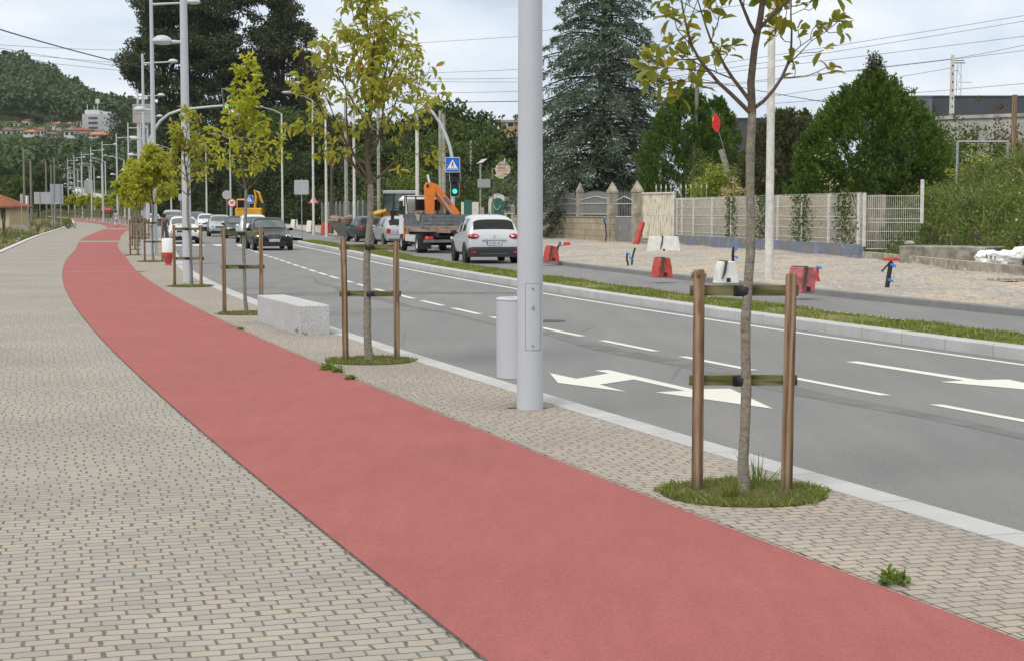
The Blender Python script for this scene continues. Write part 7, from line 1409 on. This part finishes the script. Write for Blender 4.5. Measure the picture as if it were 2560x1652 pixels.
for px, Y, H_, l, m_ in ((867, 105, 9, 'grey utility pole behind the second tree, left of its trunk', 'concrete'), (831, 118, 5.6, 'short dark wooden pole by the green fence', 'bark2'), (948, 108, 8.5, 'grey concrete pole right of the second tree trunk', 'concrete'), (1102, 92, 7.4, 'paired grey concrete pole left of the traffic light', 'concrete'), (1110, 92, 7.2, 'second of the paired grey concrete poles', 'concrete'), (1178, 150, 8.2, 'grey pole among the trees above the white crossover', 'concrete'), (65, 170, 8.2, 'leftmost tall wooden pole behind the tiled house', 'bark'), (82, 160, 6.6, 'wooden pole right of the tiled house', 'bark'), (120, 210, 7.8, 'wooden pole behind the grey notice boards', 'bark'), (133, 230, 8, 'thin wooden pole right of the notice boards', 'bark'), (141, 215, 8.4, 'wooden pole above the tall board', 'bark'), (465, 130, 5.5, 'dark wooden pole left of the second lamp post', 'bark2')): cpole(l, px, 0, .13, .10, H_, Y, False, 'utility_pole', m_)
cpole('old grey wooden pole leaning slightly in front of the thuja', 1727, 0, .15, .10, 8.9, 86, False, 'utility_pole', 'bark', lean=.28)
x, _, z = AT(1813, 410, 82); t = thing('stump_post', 'leaning round concrete stump standing in the lime-green shrub', 'post', (x, 82, 0)); m_ = MB(); m_.tube([(0.1, 0, 0), (.05, 0, z - .1), (-.22, 0, AT(1800, 374, 82)[2])], .16, 12); m_.build('stump', M['concrete'], t, True)
a, b, c_ = AT(1812, 380, 81.5), AT(1797, 330, 81.5), AT(1777, 270, 81.5); t = thing('flag', 'red and green flag hanging limp from a thin slanting pole', 'flag', (a[0], 81.5, a[2])); P = [(p[0] - a[0], 0, p[2] - a[2]) for p in (a, b, c_)]
MB().tube(P, .018, 8).build('pole', M['steel'], t); 
def flagpart(pp, mat, name, y0=-.04):
    q = [(AT(px, py, 81.5)[0] - a[0], AT(px, py, 81.5)[2] - a[2]) for px, py in pp]; m_ = MB(); V = []; n = len(q)
    m_.prism(q, y0 - .02, y0 + .01); return m_.build(name, mat, t)
flagpart([(1777, 268), (1784, 276), (1789, 284), (1783, 300), (1779, 290)], plain('flag_green', (.01, .16, .06), .8), 'green_strip'); flagpart([(1784, 282), (1790, 284), (1800, 300), (1800, 318), (1792, 334), (1780, 318), (1780, 300)], plain('flag_red', (.62, .03, .035), .8, 0, .25, 6), 'red_field', -.06); flagpart([(1780, 296), (1784, 292), (1784, 302), (1781, 306)], M['yellow'], 'emblem', -.09)
# lattice post, tower, wooden post, frame, buildings on the right
x, _, z = AT(2382, 138, 150); t = thing('concrete_post', 'tall pale concrete power post with a row of holes, right of the big thuja', 'post', (x, 150, 0)); MB().add([(-.34, -.2, 0), (.34, -.2, 0), (.34, .2, 0), (-.34, .2, 0), (-.14, -.1, z), (.14, -.1, z), (.14, .1, z), (-.14, .1, z)], [(0, 1, 5, 4), (1, 2, 6, 5), (2, 3, 7, 6), (3, 0, 4, 7), (4, 5, 6, 7)]).build('post', M['white_conc'], t)
for k in range(14): MB().box((0, -.2 + .09 * ((z - 1 - k * .75) / z) - .012, z - 1 - k * .75), (.10, .02, .2)).build('hole', M['black'], t)
x, _, z = AT(2398, 158, 420); t = thing('lattice_tower', 'thin steel lattice tower far behind the concrete post', 'tower', (x, 420, 0)); m_ = MB()
for s in (-1, 1): m_.tube([(s * 1.1, 0, 0), (s * .5, 0, z)], .09, 4)
for k in range(22): z1, z2 = z * k / 22, z * (k + 1) / 22; w1, w2 = 1.1 - .6 * k / 22, 1.1 - .6 * (k + 1) / 22; m_.tube([((-1) ** k * w1, 0, z1), (-(-1) ** k * w2, 0, z2)], .06, 4)
m_.tube([(-1.6, 0, z), (1.6, 0, z)], .16, 6); m_.tube([(-1.3, 0, z + .6), (1.3, 0, z + .6)], .16, 6); m_.tube([(0, 0, z - 5), (3.3, 0, z - 5)], .08, 5); m_.tube([(0, 0, z - 2), (-1.6, 0, z - 2)], .08, 5); m_.build('lattice', M['steel'], t)
x, _, z = AT(2537, 238, 66); t = thing('wooden_post', 'bare brown wooden post at the right edge with a slanting brace', 'post', (x, 66, 2)); m_ = MB(); m_.tube([(0, 0, 0), (0, 0, z - 2)], .11, 10); m_.tube([(.05, 0, 2.6), (.9, 0, 1.9)], .09, 8); m_.build('post', M['stake'], t, True)
a, b = AT(2394, 355, 62), AT(2520, 355, 62); t = thing('metal_gantry', 'grey pipe frame standing on the bank above the yellow-green shrub', 'frame', (a[0], 62, 1.8)); m_ = MB(); m_.tube([(0, 0, 0), (0, 0, a[2] - 1.8)], .05, 8); m_.tube([(0, 0, a[2] - 1.8), (b[0] - a[0], 0, b[2] - 1.8)], .04, 8); m_.tube([(b[0] - a[0], 0, 0), (b[0] - a[0], 0, b[2] - 1.8)], .05, 8); m_.build('pipes', M['steel'], t)
M['dark_clad'] = plain('dark_grey_cladding', (.055, .062, .075), .6, 0, .08, .3)
def building(label, px0, px1, pyt, Y, depth, z0, mat, name='warehouse', cat='building', rz=0., seams=True):
    a, b = AT(px0, pyt, Y), AT(px1, pyt, Y); t = thing(name, label, cat, (a[0], Y, z0), rz); w_ = b[0] - a[0]; h_ = a[2] - z0; MB().box((w_ / 2, depth / 2, h_ / 2), (w_, depth, h_)).build('walls', mat, t)
    MB().box((w_ / 2, depth / 2, h_ + .12), (w_ + .3, depth + .3, .25)).build('parapet', mat, t)
    return t, w_, h_
building('long dark grey warehouse behind the bank at the right edge', 2330, 2800, 243, 300, 40, 0, M['dark_clad']); t, w_, h_ = building('lighter grey end wall of the warehouse, just right of the big thuja', 2287, 2331, 243, 298, 42, 0, plain('mid_grey_cladding', (.13, .15, .17), .6), 'warehouse_wing'); building('distant dark grey shed behind the flag and white pole', 1790, 2020, 299, 260, 30, 0, M['dark_clad'])
t, w_, h_ = building('pale concrete boundary wall below the dark warehouse', 2345, 2800, 300, 122, .3, 3, plain('pale_render', (.40, .39, .355), .9, 0, .25, 1.), 'boundary_wall', 'wall', R(-38))
# brick house among the trees
M['brick'] = mat_ground('tan_brick', [(.3, (.36, .22, .14)), (.7, (.46, .31, .20))], .6, 6, .4)
a, b = AT(1248, 306, 255), AT(1330, 306, 255); t = thing('brick_house', 'unplastered tan brick house showing between the trees left of the thick post', 'house', (a[0], 255, 0)); w_ = b[0] - a[0]; MB().box((w_ / 2, 4, a[2] / 2), (w_, 8, a[2])).build('walls', M['brick'], t); MB().box((w_ / 2, 4, a[2] + .15), (w_ + 1.2, 9, .35)).build('roof', M['concrete'], t)
for px, py in ((1275, 313), (1264, 371)): q = AT(px, py, 255); MB().box((q[0] - a[0], -.03, q[2]), (1.3, .08, .8)).build('window', M['white'], t); MB().box((q[0] - a[0] + .1, -.08, q[2]), (.9, .05, .6)).build('pane', M['glass'], t)
a = AT(1205, 345, 250); t = thing('brick_shed', 'lower brick wing left of the brick house, half covered by trees', 'house', (a[0], 250, 0)); MB().box((2.3, 3, a[2] / 2), (4.6, 6, a[2])).build('walls', M['brick'], t); MB().box((2.3, 3, a[2] + .12), (5, 6.6, .25)).build('roof', M['concrete'], t)
# roadside odds and ends left of the thick post
Yg = 112.
def P2(px, py, Y=Yg): q = AT(px, py, Y); return q
def slab(label, px0, px1, py0, py1, Y, mat, name, cat, dep=.15):
    a, b = AT(px0, py1, Y), AT(px1, py0, Y); return tag(MB().box(((a[0] + b[0]) / 2, Y, (max(0, b[2]) + zr(Y)) / 2), (b[0] - a[0], dep, b[2])).build(name, M[mat]), label, cat)
slab('dark green sheet gate beside the traffic light', 1161, 1179, 501, 545, Yg, 'green_plastic', 'green_gate', 'gate'); slab('white post left of the green gate', 1153, 1160, 506, 545, Yg, 'white_conc', 'gate_post', 'post', .3); slab('wide whitewashed post right of the green gate', 1180, 1197, 506, 545, Yg, 'white_conc', 'gate_post', 'post', .3); slab('short pale post by the arched niche', 1199, 1210, 519, 545, Yg - .3, 'concrete', 'gate_post', 'post', .3); slab('far thin pale post right of the arched niche', 1278, 1283, 508, 545, Yg, 'white_conc', 'gate_post', 'post', .2)
a, b = AT(1221, 540, Yg), AT(1267, 484, Yg); w_ = b[0] - a[0]; h_ = b[2]; t = thing('arched_niche', 'white arched doorway with a teal green door by the wire fence', 'doorway', ((a[0] + b[0]) / 2, Yg, 0)); r_ = w_ / 2
def arch(rw, ht, y0, y1): return MB().prism([(-rw, 0), (rw, 0), (rw, ht - rw)] + [(rw * math.cos(math.pi * k / 12), ht - rw + rw * math.sin(math.pi * k / 12)) for k in range(1, 12)] + [(-rw, ht - rw)], y0, y1)
arch(r_, h_, 0, .8).build('surround', M['white_conc'], t); arch(r_ * .68, h_ - .32, -.03, .02).build('door', M['green_plastic'], t); 
m_ = MB(); m_.tube([(r_ * .1 * k - .3, -.12, h_ - .8 - .35 * math.sin(k / 8 * math.pi)) for k in range(9)], .02, 5); m_.build('chain', M['white_conc'], t)
a = AT(1201, 410, Yg); t = thing('solar_lamp_post', 'thin pole with a white solar lamp and a grey slatted box', 'post', (a[0], Yg, 0)); MB().tube([(0, 0, 0), (0, 0, a[2])], .06, 8).build('pole', M['concrete'], t); MB().prism([(-.25, a[2]), (.1, a[2] + .3), (.5, a[2] + .35), (.15, a[2] + .08)], -.1, .15).build('lamp', M['white'], t)
q0, q1 = AT(1194, 470, Yg), AT(1226, 449, Yg); m_ = MB(); m_.box(((q0[0] + q1[0]) / 2 - a[0], -.12, (q0[2] + q1[2]) / 2), (q1[0] - q0[0], .12, q1[2] - q0[2])); 
for k in range(14): m_.box((q0[0] - a[0] + .06 * k + .04, -.19, (q0[2] + q1[2]) / 2), (.03, .02, (q1[2] - q0[2]) * .9))
m_.build('slatted_box', M['sign_back'], t); MB().box((q1[0] - a[0] + .09, -.12, (q0[2] + q1[2]) / 2), (.18, .2, q1[2] - q0[2])).build('box_end', M['trim'], t)
c_ = AT(1257, 424, Yg); t = thing('round_sign', 'round weathered cream sign with black and red lettering and a red arrow', 'sign', (c_[0], Yg, 0)); q = AT(1233, 424, Yg)[0] - c_[0]; MB().tube([(q, 0, 0), (q - .05, 0, c_[2] + .1)], .05, 8).build('pole', M['rust'], t); MB().tube([(q, 0, c_[2] + .05), (0, 0, c_[2] + .05)], .03, 6).build('arm', M['steel'], t)
rd = 19 * Yg / 4000; m_ = MB(); m_.prism(disc(rd, 0, c_[2]), -.06, .02); m_.prism([(-.62, c_[2] - .42), (-.25, c_[2] - .62), (.05, c_[2] - .66), (.1, c_[2] - .45), (-.3, c_[2] - .2)], -.055, .015); p_ = m_.build('panel', plain('aged_cream', (.55, .50, .40), .7, 0, .25, 8), t)
text_obj('lettering', 'ROULOTE', .20, M['black'], p_, (0, -.065, c_[2] + .33), ext=.003, bold=.004); m_ = MB()
for k in range(9): m_.box((-.34 + .06 * k, -.065, c_[2] + .08 + .01 * (k % 2)), (.035, .008, .15)); m_.box((-.30 + .065 * k, -.065, c_[2] - .10), (.04, .008, .07))
m_.prism([(.08, c_[2] - .30), (.28, c_[2] - .30), (.28, c_[2] - .24), (.40, c_[2] - .35), (.28, c_[2] - .46), (.28, c_[2] - .39), (.08, c_[2] - .39)], -.069, -.061); m_.build('red_lettering', M['pink_plastic'], p_); MB().tube([(.12, -.02, c_[2] + rd), (.16, -.02, c_[2] + rd + .22)], .04, 6).build('top_lamp', M['white'], t)
t, L_ = seg('green_fence', 'dark green mesh fence on posts at the edge of the wood', 'fence', (AT(806, 540, 150)[0], 150), (AT(922, 540, 118)[0], 118), 0); m_ = MB(); m_.box((L_ / 2, 0, 1.2), (L_, .03, 2.2)); m_.build('netting', plain('green_netting', (.03, .055, .045), .9), t); 
for k in range(12): MB().box((L_ * k / 11, -.05, 1.25), (.10, .1, 2.5)).build('post', M['concrete'], t)
# scrap stack behind the saloon
# wires
def wire(label, pts, Y0, Y1, r_, grp='thin overhead wires across the sky', sag=0):
    n = 14; P = []
    (xa, ya), (xb, yb) = pts
    for k in range(n + 1): q = k / n; Y = Y0 + (Y1 - Y0) * q; p = AT(xa + (xb - xa) * q, ya + (yb - ya) * q + sag * 4 * q * (1 - q), Y); P.append(p)
    tag(MB().tube(P, r_, 5).build('overhead_wire', M['black'], None, True), label, 'wire', grp)
wire('thick black cable dropping across the left sky to the lamp posts', ((-40, 62), (392, 178)), 70, 95, .032, None, 5)
WH = ['highest', 'second highest', 'third highest', 'lowest']
for a_, b_ in (((-40, 110), (340, 127)), ((-40, 126), (335, 160)), ((-40, 114), (330, 170)), ((-40, 136), (315, 178))): wire(f'thin wire above the wooded hill, {WH.pop(0)} at its right end', (a_, b_), 180, 180, .022, 'thin wires above the hill', 3)
WM = ['highest', 'second', 'third', 'fourth', 'lowest']
for a_, b_ in (((795, 122), (1300, 92)), ((1060, 183), (1300, 174)), ((1050, 198), (1300, 196)), ((1060, 204), (1300, 206)), ((1050, 233), (1300, 229))): wire(f'thin wire between second tree and thick post, {WM.pop(0)} one there', (a_, b_), 160, 160, .018, 'thin wires right of the second tree', 1)
wire('thicker black wire just above the trees left of the thick post', ((1030, 258), (1300, 254)), 150, 150, .035, None)
WO = ['leaving through the top edge', 'highest at the right edge', 'second highest at the right edge', 'third highest at the right edge', 'ending low on the concrete post', 'leaving the concrete post rightwards', 'fifth at the right edge', 'lowest', 'ending higher on the concrete post']
for a_, b_ in (((1340, 80), (2620, -90)), ((1600, 190), (2620, 30)), ((1600, 205), (2620, 44)), ((1500, 218), (2620, 84)), ((1600, 232), (2382, 148)), ((2382, 148), (2620, 100)), ((1500, 250), (2620, 120)), ((1900, 262), (2620, 204)), ((1900, 246), (2383, 170))): wire(f'thin wire over the right half, {WO.pop(0)} there', (a_, b_), 150, 150, .020, 'thin wires over the right half', 2)
wire('black wire sloping down from the wooden pole to the big thuja', ((1738, 196), (2115, 264)), 86, 72, .018, None, 3)
# ================================================================ the town on the hill
M['tile'] = mat_ground('clay_tiles', [(.3, (.19, .075, .045)), (.7, (.33, .135, .08))], 1.2, 6, .8); M['tile2'] = mat_ground('bright_clay_tiles', [(.3, (.38, .15, .085)), (.7, (.50, .22, .13))], .5, 8, .3); M['tile3'] = mat_ground('old_brown_tiles', [(.3, (.15, .10, .085)), (.7, (.24, .16, .13))], .5, 8, .3); M['rend'] = plain('white_render', (.58, .57, .54), .9, 0, .1, .3); M['creamr'] = plain('cream_render', (.56, .47, .28), .9, 0, .1, .3)
def house(label, px0, px1, pye, pyr, pyb, Y, wall, roof, dep=10, hip=True, win=3, rz=0., name='house', grp=None, wins=None):
    a, b = AT(px0, pye, Y), AT(px1, pye, Y); zb = AT(px0, pyb, Y)[2]; zrr = AT(px0, pyr, Y)[2] - a[2]; w_ = b[0] - a[0]; h_ = a[2] - zb; t = thing(name, label, 'house', (a[0] + w_ / 2, Y, zb), rz, grp); MB().box((0, dep / 2, h_ / 2 - 2), (w_, dep, h_ + 4)).build('walls', M[wall], t)
    o_ = .04 * w_ + .25; q = w_ / 2 + o_; rl = (q - dep * .42) if hip else q; rl = max(rl, .1); y0, y1 = -o_, dep + o_
    m_ = MB(); m_.add([(-q, y0, h_), (q, y0, h_), (q, y1, h_), (-q, y1, h_), (-rl, dep / 2, h_ + zrr), (rl, dep / 2, h_ + zrr), (-q, y0, h_ + .15), (q, y0, h_ + .15), (q, y1, h_ + .15), (-q, y1, h_ + .15)], [(0, 1, 7, 6), (1, 2, 8, 7), (2, 3, 9, 8), (3, 0, 6, 9), (3, 2, 1, 0), (6, 7, 5, 4), (7, 8, 5), (8, 9, 4, 5), (9, 6, 4)]); m_.build('roof', M[roof], t)
    if win:
        for k in range(win):
            x = -w_ / 2 + w_ * (k + .5) / win; f = MB().box((x, -.05, h_ * .55), (min(1.3, w_ / win * .5), .12, min(1.5, h_ * .4))).build('window', M['glass'], t)
    return t
house('house with orange roof at the left edge of the hill town', 13, 46, 307, 302, 322, 680, 'rend', 'tile2'); house('narrow two-storey pale house in the hill town, second from left', 55, 73, 303, 297, 322, 690, 'rend', 'tile3', 10, True, 2); house('brown-roofed house right of the round tree in the hill town', 113, 133, 311, 302, 320, 690, 'rend', 'tile3'); house('bright orange-roofed house in the middle of the hill town', 130, 152, 310, 303, 320, 675, 'rend', 'tile2'); house('long brown-roofed house left of the big grey block', 152, 178, 312, 303, 322, 680, 'rend', 'tile3', 12, True, 4)
house('dark tiled house low at the far left of the town', -10, 28, 327, 317, 340, 640, 'rend', 'tile3', 12, True, 3); house('white house with dull roof in the lower row of the town', 32, 62, 326, 319, 338, 645, 'rend', 'tile3'); house('house with reddish roof in the lower row of the town', 58, 86, 331, 322, 340, 635, 'rend', 'tile2', 10, True, 2); house('grey-roofed house beside the reddish one in the lower row', 84, 118, 326, 316, 340, 640, 'rend', 'tile3', 12, True, 4); house('small orange-roofed white cottage between the lower houses', 74, 98, 322, 315, 332, 655, 'rend', 'tile2', 8, True, 2); house('small pale cottage lowest in the middle of the town', 118, 140, 336, 329, 345, 620, 'rend', 'tile3', 8, True, 2)
house('large house with long red roof before the grey block', 160, 228, 327, 317, 345, 620, 'rend', 'tile', 14, True, 5); house('low pale-roofed house left of the orange gable', 183, 226, 336, 330, 346, 612, 'rend', 'tile3', 9, True, 4); house('white gabled house with orange roof at the right end of the town', 228, 272, 338, 328, 346, 608, 'rend', 'tile2', 10, False, 3); house('pale house with red-brown roof behind the grey block on its left', 183, 210, 303, 291, 320, 700, 'rend', 'tile', 12); house('flat white building right of the big grey block', 277, 312, 304, 301, 318, 690, 'rend', 'tile3', 12, True, 6)
Yh = 650; a, b = AT(205, 286, Yh), AT(277, 286, Yh); zb = AT(205, 338, Yh)[2]; t = thing('apartment_block', 'big pale grey block with rows of windows and rooftop aerials on the hill', 'building', (a[0], Yh, zb - 4)); w_, h_ = b[0] - a[0], a[2] - zb + 4
M['blockgrey'] = plain('grey_block', (.42, .43, .44), .85, 0, .12, .2); MB().box((w_ / 2, 8, h_ / 2), (w_, 16, h_)).build('walls', M['blockgrey'], t); m_ = MB(); m_.box((w_ * .3, 7, h_ + .9), (w_ * .5, 10, 1.8)); m_.box((w_ * .75, 9, h_ + .6), (w_ * .3, 8, 1.2)); m_.build('roof_structures', M['rend'], t)
for k in range(4):
    for j in range(6): MB().box((w_ * .24 + j * w_ * .055, -.05, h_ - 1.6 - 1.95 * k), (w_ * .036, .15, .95)).build('window', M['glass'], t)
for j, hh_ in ((.1, 4), (.34, 3.5), (.46, 6.5)): MB().tube([(w_ * j, 4, h_), (w_ * j, 4, h_ + hh_)], .14, 5).build('aerial', M['rend'], t)
m_ = MB(); m_.box((w_ * .46, 4, h_ + 5.4), (1.6, .5, 1.8)); m_.build('antenna_panel', M['rend'], t)
Yf = 470; a, b = AT(149, 428, Yf), AT(187, 428, Yf); zb = AT(149, 480, Yf)[2]; t = thing('apartment_block', 'tall pale building with balconies beside the far climbing road', 'building', (a[0], Yf, zb - 1), R(-6)); w_, h_ = b[0] - a[0], a[2] - zb + 1; MB().box((w_ / 2, 6, h_ / 2), (w_, 12, h_)).build('walls', M['rend'], t)
m_ = MB(); m_.prism([(-.2, h_), (w_ + .2, h_), (w_, h_ + .9), (w_ * .2, h_ + .9)], -.2, 12.2); m_.build('roof', M['creamr'], t)
for k in range(3):
    for j in range(3): MB().box((w_ * (.45 + .2 * j), -.05, h_ - 1.3 - 1.75 * k), (w_ * .13, .12, 1.1)).build('window', M['glass'], t)
    m_ = MB(); m_.box((w_ * .65, -.4, h_ - 2.1 - 1.75 * k), (w_ * .6, .8, .35)); m_.build('balcony', M['rend'], t)
# far climbing road and its clutter
M['pale_road'] = plain('far_pale_paving', (.42, .40, .37), .9, 0, .2, .2)
pp = [(156, 474, 445), (212, 478, 440), (330, 500, 395), (330, 540, 330), (118, 540, 330), (140, 500, 400)]
V = [AT(*q) for q in pp]; tag(MB().add(V, [tuple(range(len(V)))]).build('far_road', M['pale_road']), kind='structure')
t = thing('far_wall', 'long pale retaining wall beside the far climbing road', 'wall', (0, 0, 0)); V = [AT(156, 470, 440), AT(182, 492, 400), AT(182, 499, 400), AT(156, 490, 440)]; m_ = MB(); m_.add(V + [(v[0] + .1, v[1] + .6, v[2]) for v in V], [(0, 1, 2, 3), (4, 5, 6, 7), (0, 1, 5, 4)]); m_.build('wall', M['white_conc'], t)
back_sign('small blue sign beside the far climbing road', 221, 468, 400, w_=2.2, h_=3.2)
for i, (px, py, wp, l) in enumerate(((215, 500, 60, 'green street tree at the foot of the far road, left one'), (160, 500, 52, 'small dark green tree beside the tall bluish board'), (262, 502, 50, 'yellowish street tree at the far bend'), (300, 505, 40, 'second yellowish street tree at the far bend'), (190, 498, 44, 'small street tree left of the far bend'))): bush(l, px, py - 16, 540, wp, 315, 'shrub' if i != 1 else 'wood1', 26, .6, 9, 60 + i, z0=1, name='small_tree')
bush('dark hedge along the far bend of the road', 200, 524, 545, 120, 312, 'wood2', 26, .6, 14, 71, z0=.8, name='hedge', asp=.1)
# tiled house at the left edge
house('low cream house with red tiled hip roof at the left edge', -120, 22, 521, 484, 547, 132, 'creamr', 'tile', 5.0, True, 0, R(0)); 
t = [o for o in bpy.data.objects if o.get('label', '').startswith('low cream house')][0]
for px, wd_ in ((8, .35), (-8, .3), (-30, .5)): x = (AT(px, 530, 132)[0] - t.location.x); MB().box((x, -.04, AT(px, 534, 132)[2] - t.location.z), (wd_, .1, .75)).build('window', M['trim'], t)
x0, x1 = AT(30, 548, 122)[0], AT(72, 548, 122)[0]; tag(MB().box(((x0 + x1) / 2, 122, .2), (x1 - x0, .2, .9)).build('garden_wall', M['concrete']), 'low grey wall in the weeds before the tiled house', 'wall')
bush('white-flowering bush at the end of the verge by the promenade', 170, 541, 562, 44, 150, 'shrub', 330, .14, 10, 81, name='bush'); bush('bright green bush behind the tiled house', 12, 470, 530, 90, 150, 'wood1', 100, .26, 10, 82, name='bush'); bush('dry pale grass clump on the verge beneath the notice board', 95, 548, 590, 26, 112, 'dry', 500, .16, 6, 83, name='grass_clump'); bush('dark green sapling in front of the cream house', 8, 500, 560, 22, 100, 'wood1', 260, .12, 6, 84, name='sapling')
# wood at the left behind the house
for i, (px, py, Y, k) in enumerate(((-30, 400, 240, 1), (15, 405, 235, 0), (55, 415, 250, 2), (95, 420, 260, 0), (130, 430, 285, 2), (170, 470, 300, 0), (-60, 420, 200, 3), (30, 440, 200, 3))):
    p = AT(px, py, Y); o = copy_tree(protos[k]); sc = (p[2] - zr(Y)) / Hs[k]; o.location = (p[0], Y, zr(Y)); o.scale = (sc * 1.2, sc * 1.2, sc); o.rotation_euler = (0, 0, i * 1.9); o['label'] = ['rounded tree', 'dark tree', 'narrow tree', 'dark tree', 'narrow tree', 'dark tree', 'bushy tree', 'bushy tree'][i] + ' of the left wood, ' + ['beyond the left picture edge', 'above the tiled roof', 'behind the leftmost wooden pole', 'behind the wide notice board', 'above the tall bluish board', 'left of the far pale building', 'low at the left picture edge', 'low behind the tiled roof'][i]; o['group'] = 'trees behind the tiled house'

# ================================================================ air
hm = bpy.data.materials.new('haze'); hm.use_nodes = True; ht = hm.node_tree; ht.nodes.clear()
ho = ht.nodes.new('ShaderNodeOutputMaterial'); hv = ht.nodes.new('ShaderNodeVolumePrincipled'); hv.inputs['Color'].default_value = (.86, .92, 1, 1); hv.inputs['Density'].default_value = .00006; hv.inputs['Anisotropy'].default_value = .2
ht.links.new(hv.outputs[0], ho.inputs['Volume'])
tag(MB().box((0, 1950, 99), (7400, 4500, 202)).build('haze', hm), 'thin pale haze in the air over the far hill', 'haze', None, 'stuff')
